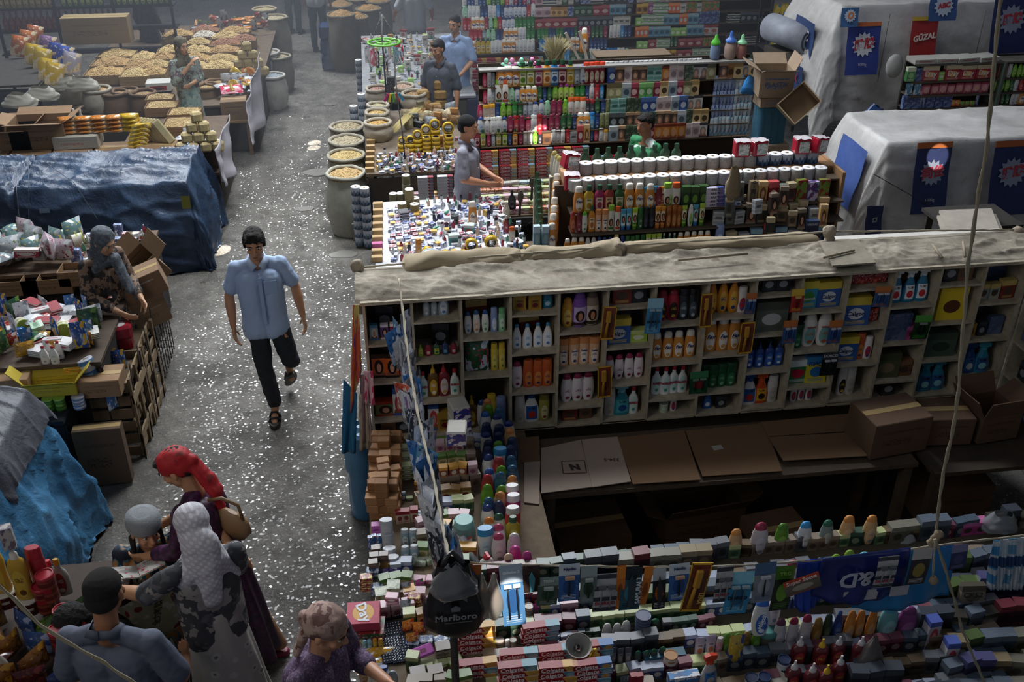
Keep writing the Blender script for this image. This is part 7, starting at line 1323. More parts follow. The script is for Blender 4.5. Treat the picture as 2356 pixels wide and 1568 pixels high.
# dark steel rack with yellow packs
rk=obj('steel_rack',None,None,at(1792,130,y=14.0),label='tall dark steel rack with yellow and blue packets at the upper right',cat='rack');rk.location.z=0
for sx in(-.28,.28):
 for sy in(-.2,.2):obj('post',MB().box((sx,sy,1.1),(.035,.035,2.2)).mesh('post',M('26282c',.5,.4)),rk)
for k in range(5):obj('rack_shelf',MB().box((0,0,.5+k*.36),(.6,.42,.02)).mesh('rack_shelf',M('2c2e30',.5,.4)),rk)
YPK=pouch('c0a82c','3a6ab0','d8c84a',.12,.26,.06,3,'yellow packet')
for k in range(5):row([YPK if k>1 else PUR,YPK,C4[3],YPK][:4],(rk.location.x-.26,rk.location.y-.14,.51+k*.36),(rk.location.x+.26,rk.location.y-.14,.51+k*.36),'%s shelf of the dark steel rack'%nth(k+1),'packets on the dark steel rack')
ct=hang_cloth('hanging sheet of pink and white cosmetic sachets beside the steel rack',((1800,45),(1846,42),(1840,100),(1792,104)),13.2,print_mat('c8bcc4','c85a7c','8ab0c0',3,.3))
hang_cloth('brown striped cloth hanging below the cosmetic sachets',((1790,60),(1812,66),(1800,150),(1780,140)),13.1,print_mat('6a6258','3f3a34','8a8074',1,.8))
# fourth alley table with men behind it
table('alley_table',-.2,1.35,13.5,17.2,.82,'far alley table crowded with small white goods',col='8a8c90',skirt='4a4840')
MSC4=[v4(p_,'toiletry_box','far '+p_.desc)for p_ in(C4[5],C4[6],C4b[2],C4b[3],WB[0],WB[4])]
clutter(-.1,1.0,13.7,17.0,.82,WB[:3]+SM+SM+MSC4,10,20,'far table','small goods on the far alley table',.03,.6,.25)
for l in range(5):
 fill_row(SPS+MARB,(-.15,13.46,.42+l*.08),(.25,13.46,.42+l*.08),'%s layer at far table front'%nth(l+1),'packs on the far table front');
 fill_row([v4(SPS[0],'wrapped_soap','green wrapped soap'),v4(SPS[5],'wrapped_soap','white wrapped soap')],(1.25,13.5,.3+l*.1),(2.1,13.5,.3+l*.1),'%s layer, soap shelf beside blue shirt man'%nth(l+1),'soap shelf of the far stall');
obj('soap_shelf',MB().box((1.7,13.56,.4),(.95,.2,.76)).mesh('soap_shelf',M('2c2f4a',.8)),label='low dark blue soap shelf beside the man in light blue',cat='shelf')
for c_ in range(2):
 for l in range(6):put(roll(7,('6a8a64','4a6a4c','8aa078'),.055,.11,'x'),(at(955+c_*15,180,y=13.5).x,13.42,.1+l*.111),label='green wrapped roll, %s layer of the %s tower at the far table'%(nth(l+1),('left','right')[c_]),group='green roll towers at the far table')
for c_,x in enumerate((822,838)):
 for l in range(6):put(TRG,(at(x,100,y=16.5).x,16.3-c_*.3,.101*l+.05),label='grey toilet roll, %s layer, %s tower by the far table'%(nth(l+1),('left','right')[c_]),group='toilet roll towers by the far table')
hp=at(883,97,y=12.75);r_=obj('display_hanger',None,None,(hp.x,hp.y,0),label='round green plastic hanger ring with hanging goods on a thin pole',cat='hanger')
b=MB();
for rr in(.20,.085):b.tube([(rr*math.cos(a),rr*math.sin(a),hp.z)for a in[2*math.pi*i/32 for i in range(33)]],.014,8,cap=False)
for k in range(8):a=k*math.pi/4;b.tube([(.085*math.cos(a),.085*math.sin(a),hp.z),(.2*math.cos(a),.2*math.sin(a),hp.z)],.008,6)
obj('green_ring',b.mesh('green_ring',M('6ab83a',.35)),r_)
for k in range(3):a=k*2.09+.4;obj('cord',MB().tube([(.19*math.cos(a),.19*math.sin(a),hp.z),(0,0,hp.z+.34)],.004,5).mesh('cord',M('8a8a84',.8)),r_)
obj('pole',MB().tube([(0,0,0),(-.02,.02,hp.z+.36)],.011,8).mesh('pole',M('2a2a2c',.5)),r_)
for k in range(7):
 a=k*.9+.3;c1=('c83a3c','d8d0d0','24242a','b8c0c8','c87c8a','1f1f26','8ab0c0')[k];put(pouch(c1,'d8d8dc','6a3a3c',.12,.22,.03,3,'x'),(hp.x+.19*math.cos(a),hp.y+.19*math.sin(a),hp.z-.26-(.1 if k in(2,5)else 0)),a,label='packet hanging from the green ring, %s going round'%nth(k+1),group='packets hung on the green ring')
for k in range(4):put(carton('24262c','3a3c44','8a8c94',.1,.12,.06,3,'x','razor_pack'),(hp.x+.02*k,hp.y-.05,.92+k*.1),k,label='black pack, %s from the bottom of the bunch under the green ring'%nth(k+1),group='black packs under the green ring')
pl=[at(x,y,y=Y)for x,y,Y in((905,120,11.6),(915,230,11.3),(925,300,11.05),(932,365,10.8))];obj('thin_pole',MB().tube(pl,.007,6).mesh('thin_pole',M('1c1c20',.5)),label='thin black pole leaning up from the third stall table',cat='pole')
cl=Proto('clothes_pegs','pegs','bunch of coloured pegs',MB().mesh('clothes_pegs'),[],.1,.05)
r_=obj('peg_bunch',None,None,at(905,215,y=11.4),label='bunch of pink, yellow and green pegs hanging on the thin black pole',cat='pegs')
for k,c_ in enumerate(('b82c6c','d8c02c','5ab02c','c83c3c','3a8ab8')):obj('peg',MB().box((0,0,-.05),(.025,.012,.1)).mesh('peg',M(c_,.4)),r_,(.03*k-.06,0,0),(0,.5-.25*k,0))
# ================================================================ RIGHT BACKGROUND: covered stalls, boxes, far right display
WSK=weave('9c9a98','c4c2c0',.6,2.5,.15)
def printed_panel(par,w_,h_,head,base,burst,loc,rot=(R(79),0,0),txt=None,tc='b0303c',txt2=None,emb=True,ts=.1):
 r_=obj('printed_panel',MB().grid(lambda u,v:((u-.5)*w_,(v-.5)*h_,.008*math.sin(u*6+v*9)),8,8).mesh('printed_panel',M(base,.55,wear=.25,wscale=5)),par,loc,rot)
 if head:obj('print_band',MB().box((0,h_*.46,.012),(w_,h_*.08,.002)).mesh('print_band',M(head,.6)),r_)
 if emb:
  pts=[((.36 if i%2 else.27)*w_*math.cos(a),(.36 if i%2 else.27)*w_*math.sin(a)+h_*.08)for i,a in enumerate([2*math.pi*k/28 for k in range(28)])]
  obj('print_burst',MB().add([(x,y,.013)for x,y in pts],[tuple(range(28))]).mesh('print_burst',M(burst,.6)),r_)
 if txt:obj('lettering',text_mesh(txt,ts,tc,bold=.004,shear=.15),r_,(0,h_*.08,.016),(0,0,.15))
 if txt2:obj('lettering',text_mesh(txt2,ts*.35,'b8b8b4'),r_,(0,-h_*.3,.014))
 return r_
# rear covered stall, sewn sacks
a0,a1,b0=at(1940,15,y=11.9),at(2356,-10,y=11.9),at(1925,262,y=11.9)
o_=obj('covered_stall',tarp(a0.x,a0.x+3.4,11.9,13.2,a0.z,1.35,None,3,.028,140,110,.02,(1,1,1,1),.28,fold=5).mesh('sack_cover',WSK),label='far right stall wrapped in a sewn cover of white sacks',cat='stall cover')
printed_panel(o_,.42,.62,'c0663a','2f3f8c','c8ccd4',at(1985,112,y=11.60),txt='雕牌',ts=.13,txt2='1000g')
printed_panel(o_,.34,.58,'c8a83a','a82c2c','c86a5c',at(2124,95,y=11.60),txt='GÜZAL',tc='e8d8d0',ts=.09,emb=False);printed_panel(o_,.36,.3,None,'3a5a90','b8c4d8',at(2170,18,y=11.60),txt='ABC',ts=.08)
printed_panel(o_,.22,.22,None,'3f6a9c','b8c4d8',at(1955,40,y=11.60),txt='O',ts=.1,tc='d87c3c');printed_panel(o_,.5,1.0,None,'1f2c60','8a92a8',at(2325,60,y=11.60),txt='雕牌',ts=.13)
printed_panel(o_,.6,.5,None,'1f3a6c','2a4a80',(a0.x-.23,12.4,a0.z-.5),(R(90),0,R(-90)),txt='ABC',tc='b8c0d0',ts=.18,emb=False);printed_panel(o_,.6,.45,None,'1c3460','2a4a80',(a0.x-.30,12.4,a0.z-1.02),(R(90),0,R(-90)),txt='DAX',tc='8a2c4c',ts=.16,emb=False)
sm=MB()
for k in range(5):sm.box((a0.x+.5+k*.62,11.66,a0.z-.6),(.006,.006,1.1))
obj('seam',sm.mesh('seam',M('6a6864',.9)),o_,kind='stuff')
# nearer covered stall
c0=at(2015,330,y=8.3);o2=obj('covered_stall',tarp(c0.x+.12,c0.x+3.0,8.3,9.2,c0.z,1.1,None,11,.028,130,100,.03,(1,1,1,1),.2,fold=4).mesh('sack_cover',WSK),label='nearer right stall wrapped in white and blue sewn sacks',cat='stall cover')
printed_panel(o2,.34,.66,'b0602c','1f2c5c','8a92a8',at(2142,410,y=8.06),txt='同佺',ts=.11,tc='a83040',txt2='1000g');printed_panel(o2,.4,.7,'a85a2c','1f2c5c','8a92a8',at(2325,410,y=8.06),txt='雕牌',ts=.11,tc='a83040');printed_panel(o2,.16,.32,None,'1c2650','8a92a8',at(2010,512,y=8.06),emb=False,txt='□',ts=.05,tc='8a8c94')
printed_panel(o2,.55,.6,None,'3f5a9c','8a92c0',(c0.x-.04,8.7,c0.z-.42),(R(80),0,R(-90)),emb=False)
rope('cord',[at(x,y,y=8.0)for x,y in((2010,400),(2080,440),(2150,478))],.004,'thin dark cord drawn across the nearer sack cover',col='3a3a3c')
# things between
for(x,y,Y,w_,d_,h_,z_,rz,op,lab,tx)in((1778,188,10.3,.36,.34,.28,1.66,-.12,'f','white topped carton with a blue print on the stack of water bottles','PLASTIK'),(1770,215,10.3,.26,.24,.1,1.54,0,'c','small brown carton with two holes under the printed carton',None),(1768,340,10.3,.34,.32,.3,.82,0,'c','plain carton under the water bottles',None),(2052,345,10.4,.46,.36,.3,.78,.02,'o','open brown carton with a blue film bag, right background',None),(1800,188,8.9,.01,.01,.01,.01,0,None,None,None),(1955,505,7.7,.34,.2,.1,.6,.3,'o','opened flat carton leaning by the nearer sack cover',None)):
 if not lab:continue
 X=at(x,y,y=Y).x;box_carton(w_,d_,h_,('94806a','3a5a8c','4a6a9c'),1.2,op=='c',lab,(X,Y,z_),rz,text=tx,tcol='34507c',tsize=.07)
table('side_table',4.15,4.75,10.05,10.6,.8,'low table carrying the bottle stack beside the third stall',col='3c3630')
wp=obj('bottle_bundle',None,None,(at(1768,290,y=10.3).x,10.3,1.12),label='shrink wrapped bundle of pale blue water bottles beneath the cartons',cat='bundle')
for i in range(4):
 for j in range(3):obj('water_bottle',MB().lathe([(.036,0),(.038,.03),(.034,.12),(.038,.2),(.03,.3),(.014,.36),(.014,.4)],10).mesh('water_bottle',M('5f8ca4',.12,trans=.4))if(i,j)==(0,0)else wp.children[0].data,wp,(i*.078-.117,j*.078-.078,0))
obj('wrap',MB().grid(lambda u,v:(.165*(abs(math.cos(6.283*u))**.4)*(1 if math.cos(6.283*u)>0 else-1),.13*(abs(math.sin(6.283*u))**.4)*(1 if math.sin(6.283*u)>0 else-1),.42*v+.01*math.sin(u*40)),60,8).mesh('wrap',M('6aa0b8',.1,trans=.75)),wp)
obj('film_bag',bag_mesh(.2,.2,.1,M('2f78b8',.2,wear=.2),21,'film_bag',.4),None,at(1728,175,y=10.45),label='bright blue film bag tucked left of the printed carton',cat='bag')
obj('film_bag',bag_mesh(.3,.42,.22,M('1c3a6c',.18,wear=.3),23,'film_bag',.5),None,at(2020,245,y=10.7),(0,.5,0),label='shiny navy blue film bag leaning by the open carton',cat='bag')
tr_=obj('wooden_tray',None,None,at(1835,240,y=10.0),(R(55),R(-38),R(10)),label='empty wooden tray propped on edge beside the bottle stack',cat='tray')
obj('base',MB().box((0,0,0),(.36,.28,.012)).mesh('base',M('6a5640',.85)),tr_)
for cx,cy,sx,sy in((-.18,0,.012,.28),(.18,0,.012,.28),(0,-.14,.36,.012),(0,.14,.36,.012)):obj('side_board',MB().box((cx,cy,.05),(sx,sy,.1)).mesh('side_board',M('a08e74',.85)),tr_)
fr=obj('wooden_bin',None,None,(5.0,9.75,0),label='dark open wooden bin with compartments between the covered stalls',cat='bin')
for cx,cy,sx,sy in((0,-.35,1.5,.03),(0,.35,1.5,.03),(-.75,0,.03,.7),(.75,0,.03,.7),(-.1,0,.03,.7),(.35,0,.03,.7)):obj('side_board',MB().box((cx,cy,.42),(sx,sy,.84)).mesh('side_board',M('34302c',.85,wear=.3)),fr)
obj('rim',MB().box((0,-.35,.85),(1.54,.05,.03)).box((0,.35,.85),(1.54,.05,.03)).mesh('rim',M('6a6458',.8)),fr)
# rolled grey sheet
q=[(.20*(1-k/90)*math.cos(k*.28),.20*(1-k/90)*math.sin(k*.28))for k in range(80)];b=MB();V=[];F=[]
for i,(x,z)in enumerate(q):V+=[(x,0,z),(x*1.02,.9,z*1.02)]
F=[(2*i,2*i+1,2*i+3,2*i+2)for i in range(len(q)-1)];b.add(V,F,0,True)
o_=obj('rolled_sheet',b.mesh('rolled_sheet',M('8a8f9c',.6,wear=.2,bump=.4,bscale=14)),None,at(1868,98,y=12.3),(0,0,.25),label='thick roll of grey plastic sheeting seen end on at the upper right',cat='roll');o_.modifiers.new('thick','SOLIDIFY').thickness=.014
box_carton(.6,.9,.7,('3a342c','2c2822','24201c'),1,True,'dark crate under the grey sheet roll',(o_.location.x+.1,12.75,o_.location.z-.92),.25)
for i,(x,pts,lab)in enumerate(((0,((2160,488),(2280,484),(2302,540),(2185,545)),'top flattened carton of the pile behind the shelving roof'),(1,((2155,500),(2290,497),(2312,546),(2170,550)),'lower flattened carton of the pile behind the shelving roof'))):
 sheet_poly('carton_sheet',[at(a,b_,z=1.6-.03*i)for a,b_ in pts],.02,M('a8a094',.9,wear=.15),label=lab,cat='cardboard')
table('roof_stand',4.5,5.15,6.85,7.3,1.54,'plank stand behind the shelving roof under flattened cartons',col='2c2824')
# jars with teat shaped lids
for i,(x,cb,cl_,lab)in enumerate(((1640,'8a9cb8','5ab83a','jar with bright green teat shaped lid on the rack, leftmost'),(1674,'c0a89c','3f6ab8','tallest jar with blue teat shaped lid on the rack'),(1700,'b8847c','8ac89a','jar with pale teat and mint rim on the rack, rightmost'))):
 s_=1.15 if i==1 else 1;r_=obj('sweet_jar',None,None,(at(x,170,y=11.1).x,11.1,1.845),scale=s_,label=lab,cat='jar')
 obj('body',MB().lathe([(.05,0),(.058,.02),(.058,.11),(.05,.15),(.042,.17)],20).mesh('body',M(cb,.15,trans=.35)),r_);obj('lid',MB().lathe([(.052,.165),(.055,.18),(.048,.2),(.02,.235),(.018,.26),(.008,.275)]if i==0 else[(.055,.165),(.055,.185),(.03,.2),(.018,.23),(.019,.25),(.008,.268)],20).mesh('lid',M(cl_,.4)),r_)
 obj('sweets',MB().lathe([(.045,.005),(.05,.03),(.045,.1),(.01,.12)],14).mesh('sweets',print_mat(cb,'d8b8b8','8a4a5c',3,.5)),r_)
# far right display
st5=obj('display_rack',None,None,(0,0,0),label='dim display rack of boxes and bottles at the far right edge',cat='rack');Z5=[.88,1.06,1.22,1.38,1.55];xa,xb=at(2085,250,y=10.9).x,8.2
for i,z_ in enumerate(Z5):obj('step',MB().box(((xa+xb)/2,10.98,z_-.01),(xb-xa,.24,.02)).mesh('step',M('4a4038',.9)),st5)
obj('back_board',MB().box(((xa+xb)/2,11.12,.9),(xb-xa,.03,1.75)).mesh('back_board',M('2f2a26',.9)),st5);obj('divider',MB().box((at(2282,250,y=10.9).x,10.96,.9),(.03,.28,1.7)).mesh('divider',M('4a5a50',.8)),st5)
DY5=carton('9c2c38','c8b89a','d8a03c',.2,.17,.06,0,'red box with rounded lettering','pad_box','Day','d8dce8',.09,.45);GN5=carton('4a8a4c','c8d0b8','8ab87c',.1,.16,.06,0,'green box','pad_box')
def r5(i,x0,x1,L,nm,fill=True,**k):a,b=(at(x0,200,y=10.9).x,10.92,Z5[i]),(at(x1,200,y=10.9).x,10.92,Z5[i]);fill_row(L,a,b,nm,'goods on the far right rack',**k)if fill else row(L,a,b,nm,'goods on the far right rack',**k)
r5(4,2082,2272,[GN5,C4b[1],DY5,C4b[2],DY5,DY5,DY5],'top shelf of far right rack',False);r5(4,2290,2420,[g['rd'],g['dg'],g['lm'],g['wh']],'top shelf end');r5(3,2085,2275,[SACH[4],TBK,C4b[5],SACH[3]],'fourth shelf of far right rack',s=.85);r5(2,2085,2275,[C4b[1],TBK,SACH[1],ORP,C4b[2],GRP],'third shelf of far right rack');r5(1,2085,2275,[SACH[4],DY[3],DY[4],C4[8]],'second shelf of far right rack',s=.8);r5(0,2085,2275,[tin(.06,.06,'7a4a8a','8a5a9c','purple round tub',name='cream_tin'),tin(.06,.05,'8a9a9c','a8b4b8','clear round tub',name='cream_tin')],'lowest shelf of far right rack')
for i in(3,2):r5(i,2290,2420,[g['lm'],g['nv'],g['wh'],g['rd'],g['dg'],FX4],'%s shelf of far right rack end'%nth(i+1))
for i in(1,0):r5(i,2290,2420,[CG3[0],CG3[1],SPS[0]],'%s shelf of far right rack end'%nth(i+1))
for k in range(4):put(carton('a8a6a0','8a8884','9a4a4a',.26,.05,.22,1,'x','napkin_box'),(at(2118+k*48,150,y=10.95).x,10.96,1.76+.0*k),.05*k,label='white flat carton on top of the far right rack, %s from the left'%nth(k+1),group='white cartons on the far right rack')
obj('top_shelf',MB().box(((xa+xb)/2,10.98,1.745),(xb-xa,.26,.02)).mesh('top_shelf',M('5a5650',.9)),st5)
obj('rag_ball',MB().ell((0,0,0),(.1,.08,.14),14).mesh('rag_ball',M('8a8a88',.9,wear=.2)),None,at(2058,152,y=10.9),label='white rag bundle tied at the left top of the far right rack',cat='rag')
# ================================================================ LEFT SIDE
BT=weave('1c2a40','384f6c',.42,3,.35)
def zt1(x,y):return.98+.05*math.sin((y-10.3)*3)-(.06 if-3.86<x<-3.78 else 0)
o_=obj('tarpaulin',tarp(-5.2,-2.05,10.25,11.35,1.0,1.05,None,5,.075,220,130,.0,(0,1,1,1),.14,zf=zt1,fold=6).mesh('tarpaulin',BT),label='long stall closed under a creased dark blue tarpaulin',cat='tarpaulin')
obj('patch',MB().grid(lambda u,v:(u*.09,-.001,v*.14),2,2).mesh('patch',M('7a7a34',.7)),o_,at(420,480,y=10.03));obj('patch',MB().grid(lambda u,v:(u*.1,-.001,v*.05),2,2).mesh('patch',M('7a94b0',.7)),o_,at(92,490,y=10.03))
for(a,b_,c_)in(((104,372),(170,420),(225,505)),((66,360),(66,430),(66,520)),((36,360),(38,440),(46,520))):rope('cord',[at(*a,y=10.6),at(*b_,y=10.0),at(*c_,y=9.95)],.004,'thin grey cord tied over the blue tarpaulin, '+{104:'slanting one',66:'right of the upright pair',36:'left of the upright pair'}[a[0]],col='5a6470')
put(pouch('5a7c9c','8aa4bc','a8bccc',.12,.5,.04,3,'x','spare',.5),at(500,300,y=10.4),label='x')if False else None
# second tarpaulin, lower left, grey over bright blue
def zt2(x,y):return 1.18-.22*max(0,x+2.9)-.35*max(0,5.2-y)
o_=obj('tarpaulin',tarp(-4.2,-2.5,4.9,5.9,1.2,1.25,None,9,.10,150,130,.0,(0,1,1,1),.3,zf=zt2,fold=7).mesh('tarpaulin',weave('2c5c80','4a84ac',.38,3,.4)),label='covered stall draped in a bright blue tarpaulin at the lower left',cat='tarpaulin')
o_=obj('tarpaulin',tarp(-4.25,-2.46,5.25,5.97,1.22,.22,None,15,.04,130,110,.0,(0,1,1,1),.26,zf=lambda x,y:zt2(x,y)+.075,fold=5).mesh('tarpaulin',weave('34363e','50525c',.6,4,.3)),label='dark grey sheet spread over the bright blue tarpaulin',cat='tarpaulin')
# L3 table: plastic bags and boxes
table('stall_table',-4.2,-2.2,8.45,9.3,.86,'dark table by the blue tarpaulin heaped with bagged sundries',col='5a4838',skirt='2a2422')
GL='sundries on the upper left table'
for i,(x,w_,lab)in enumerate(((40,.4,'first'),(115,.42,'second'),(200,.4,'third'))):box_carton(w_,.2,.14,CARD,0,False,'low brown carton along the front of the upper left table, %s from the left'%lab,(at(x,640,y=8.45).x,8.42,.72 if i<2 else.78),0)
bags_=[('8a9aa0','c8ccd0','b8543a'),('a8aeb4','d8dadc','6a8a5c'),('b8a8b0','d0d4d8','8a3a4c'),('6a8a8c','b8c0c4','d8c05c')]
pbg=[pouch(*c,.2,.2,.13,3,d,'goods_bag',.12)for c,d in zip(bags_,('greenish clear goods bag','white clear goods bag','pinkish clear goods bag','teal clear goods bag'))]
MSC=pbg+[carton('8c2430','d8c8c4','c8c4c0',.16,.07,.08,1,'red and white box','small_carton'),carton('9ab8a0','c8d4c8','6a8a70',.14,.1,.06,0,'pale green box','small_carton'),carton('c4c4c4','8a8a90','a83444',.12,.05,.1,1,'white flat box','small_carton'),tin(.05,.09,'c8c4b8','8a9a3a','round tub with olive lid',name='cream_jar',cat='jar')]
clutter(-3.75,-2.85,8.6,9.15,.87,MSC,8,4,'upper left table',GL,.06,1.2,.3);clutter(-2.85,-2.25,8.6,9.2,.87,WB+SM+[C4[9]],7,8,'upper left table, right part',GL,.02,.3,.2)
put(carton('8c2430','d8c8c4','c8c4c0',.2,.075,.1,0,'x','small_carton','MOKOKO','c8b0b0',.035,.5),at(64,590,z=.98),.1,-.2,.1,1,'red box with white lettering tilted among the clear bags',GL)
# open cartons by the scarf woman
box_carton(.34,.3,.22,('7c644a','4a3a2c','5a4a3a'),1,False,'open carton tilted up behind the long carton',(at(335,620,y=8.4).x,8.5,.75),.5,.3,-.6)
box_carton(.52,.26,.2,('7a5f46','b0aca4','6a543c'),.2,True,'long printed carton resting askew beside the scarf woman',(at(325,690,y=8.0).x,7.95,.84),.25,0,-.28)
box_carton(.3,.24,.24,('8a7054','a89478','6a543c'),1,False,'open carton with cut out handle below the long carton',(at(350,755,y=8.06).x,8.12,.5),.5,0,-.2)
wb_=obj('wire_crate',None,None,(-2.25,8.1,0),label='rusty wire crate standing beside the alley under the cartons',cat='crate');b=MB()
for k in range(7):
 z_=.06+k*.07
 for a in(((-.2,-.3,z_),(.2,-.3,z_)),((.2,-.3,z_),(.2,.3,z_)),((-.2,.3,z_),(.2,.3,z_)),((-.2,-.3,z_),(-.2,.3,z_))):b.tube(a,.004,4)
for k in range(8):b.tube([(.2,-.3+k*.086,.03),(.2,-.3+k*.086,.5)],.004,4);b.tube([(-.2+k*.057,-.3,.03),(-.2+k*.057,-.3,.5)],.004,4)
obj('wire_mesh',b.mesh('wire_mesh',M('3a3430',.6,.5)),wb_,kind='stuff')
# L4 table
table('stall_table',-4.0,-2.2,6.75,7.75,.9,'dark table at the left loaded with mixed packets and boxes',col='4a3c30',skirt='221e1c');G4L='mixed goods on the lower left table'
FL4=[pouch(*a,w,h,.05,3,d)for a,w,h,d in((('a87c2c','d8a84a','6a3a1c'),.13,.11,'gold foil packet'),(('2a4a34','5a7a3c','1c2a20'),.14,.18,'dark green packet'),(('c8ccd0','8a9098','e0e4e8'),.16,.13,'silver foil packet'),(('2c4a8c','c8a03c','8ab0d0'),.1,.2,'blue and gold packet'),(('8c2c30','c8b8b0','d0a04c'),.14,.12,'red packet'))]
clutter(-3.6,-2.3,6.85,7.65,.91,FL4+MSC[4:]+[SACH[0],SACH[2]],12,8,'lower left table',G4L,.05,1.2,.35)
for i in range(4):put(B('jug','d0ccc8','a82c38','c8c8c8','8a8c90',.15,.06,desc='x',name='bleach_bottle'),at(107+i*11,835-(i%2)*12,z=.9),label='white bottle with red cap, %s from the left of the lower left table'%nth(i+1),group='white bottles with red caps')
YC=carton('c0a83a','b84a34','8a7a2c',.17,.05,.13,1,'x','tea_box')
for l in range(4):put(YC,at(180,850,y=6.8)+Vector((0,0,l*.052-.15)),.03*l,label='yellow and red flat box, %s from the bottom of the stack'%nth(l+1),group='stack of yellow tea boxes')
put(carton('c8c8c4','3a3a3c','a8a8a8',.2,.05,.14,1,'x','small_carton'),at(198,775,z=.96),.3,label='white and black flat box above the yellow boxes',group=G4L)
box_carton(.26,.24,.24,CARD,1,True,'brown carton at the front left of the lower left table',(at(30,860,y=6.75).x,6.75,.62),0);box_carton(.36,.12,.1,('b09c2c','5a4a1c','8a7c2c'),1,False,'yellow shelf tray in front of the red capped bottles',(at(110,850,y=6.65).x,6.66,.72),0)
for i,x in enumerate((98,125)):put(tin(.04,.1,'5a8a2c','8ab04a','x','3a5a1c','sweet_tub','tub'),(at(x,868,y=6.6).x,6.58,.62),label='green tub below the yellow tray, %s of two'%('left' if not i else 'right'),group='green tubs on the bench')
put(tin(.045,.1,'c8c4c0','8a8c94','x','3a6ab0','sweet_tub','tub'),(at(168,865,y=6.6).x,6.58,.62),label='white and blue tub on the dark bench',group=G4L)
bn=table('bench',-3.9,-2.45,6.42,6.75,.61,'dark cloth covered bench before the lower left table',col='24262c',skirt='1c1e22')
put(roll(1,('b8bcc4','3a6a9c','8aa8c0'),.06,.3,'x','paper_towel_roll'),at(232,905,z=.62),0,-.15,-.25,1,'tall blue and white paper roll leaning on the crate stack',G4L)
rdp=Proto('sugar_pack','packet','',MB().box((0,0,.06),(.17,.13,.12),bev=.02).mesh('sugar_pack',M('8c1f2c',.2,wear=.2)),[('printed_disc',MB().lathe([(.04,.121),(.001,.1215)],20,cap=False).mesh('printed_disc',M('a8a4a4',.4)),(0,0,0),(0,0,0))])
put(rdp,at(282,775,z=.75),.2,label='upper dark red pack with a pale disc on the crate stack',group=G4L);put(rdp,at(284,800,z=.64),.1,label='lower dark red pack on the crate stack',group=G4L)
for i,(x,y,z_,p,lab)in enumerate(((262,850,.6,FL4[3],'blue packets standing on the crate stack, rear'),(280,855,.6,FL4[3],'blue packets standing on the crate stack, front'),(245,920,.52,C4b[1],'blue box on the crate stack'),(262,940,.5,SACH[2],'blue sachet on the crate stack edge'))):put(p,at(x,y,z=z_),.3*i,label=lab,group=G4L)
# slatted crates tied along the alley
cr=0
for j,(y0,y1)in enumerate(((6.75,7.25),(7.25,7.75))):
 r_=obj('slatted_crate',None,None,(-2.2,(y0+y1)/2,0),label=('nearer','farther')[j]+' stack of slatted wooden crates along the alley',cat='crate')
 for k in range(6):
  z_=.06+k*.118;obj('slat',MB().box((.15+.02*math.sin(k*2+j),0,z_),(.014,.48,.075),rot=(0,random.uniform(-.1,.1),0)).mesh('slat',M('8a765a',.85,wear=.25)),r_);obj('slat',MB().box((0,-.24,z_),(.3,.014,.085)).mesh('slat',M('6a5640',.85,wear=.25)),r_)
 for yy in(-.22,0,.22):obj('batten',MB().box((.165,yy,.36),(.02,.04,.72)).mesh('batten',M('6a563e',.85,wear=.3)),r_)
 obj('crate_bottom',MB().box((0,0,.62),(.3,.48,.01)).mesh('crate_bottom',M('5a4a38',.9)),r_)
for k in range(4):obj('iron_bar',MB().tube([(-2.02,6.72+k*.3,0.0),(-2.04,6.9+k*.3,.78)],.006,6).mesh('iron_bar',M('2a2624',.5,.5)),label='thin iron bar leaning on the crates, %s from the front'%nth(k+1),cat='bar')
box_carton(.34,.1,.5,('5a4634','4a3828','3a2c20'),1,True,'tall brown carton at the near foot of the crate stack',(-2.24,6.45,.02),.05);box_carton(.3,.24,.14,CARD,1,True,'brown carton on top of the crates beside the blue sachet',(-2.22,6.75,.66),0)
# ---- grain stall, two boxes rows
G1='goods of the front grain counter'
table('grain_counter',-5.4,-1.95,11.75,13.1,.52,'low counter of the front grain stall behind the blue tarpaulin',col='5a4838',skirt='3a3028')
for r_ in range(2):
 for c_ in range(7):box_carton(.44,.34,.24,CARD,1,True,'brown printed carton, %s from the right, %s row of the grain stall front'%(nth(c_+1),('lower','upper')[r_]),(-2.65-c_*.47,11.75+r_*.14,.36+r_*.25),random.uniform(-.03,.03),group='brown cartons along the front of the grain stall')
for c_,(w_,h_,x_)in enumerate(((.62,.3,85),(.35,.22,30))):box_carton(w_,.4,h_,CARD,1.2,False,'large open brown carton above the front row, %s'%('right one' if not c_ else 'left one'),(at(x_,270,y=12.05).x,12.1,.86),0)
box_carton(.5,.3,.14,('a8a498','8a8478','9a4a3c'),.1,True,'white printed carton under the noodle packets',(at(168,280,y=11.95).x,12.0,.86),0)
NDP=pouch('b8702c','d8c8b0','c8a03c',.2,.05,.14,3,'amber noodle packet','noodle_packet',.12);YDP=pouch('c8a42a','d8c88a','b88c24',.2,.06,.14,3,'yellow noodle packet','noodle_packet',.15)
for c_ in range(5):
 for l in range(4):put(YDP if c_==4 else NDP,(at(152+c_*36,260,y=12.0).x,12.0,1.0+l*.05),random.uniform(-.1,.1),0,0,1.1,'%s, layer %s, %s pile from the left over white carton'%(('yellow' if c_==4 else 'amber')+' noodle packet',nth(l+1),nth(c_+1)),'piles of noodle packets on the grain stall')
for i in range(6):put(YDP,(at(322-i*3,262+i*5,y=11.95).x,11.9,1.05-i*.05),.3,-.6,0,1.1,'yellow noodle packet slipping off the pile, %s from the top'%nth(i+1),'slipping yellow noodle packets')
SPG=Proto('noodle_packet','noodles','pale long noodle packet',MB().box((0,0,.16),(.1,.035,.32),bev=.015).mesh('noodle_packet',M('b8ac84',.3,wear=.2)),[],.32,.1)
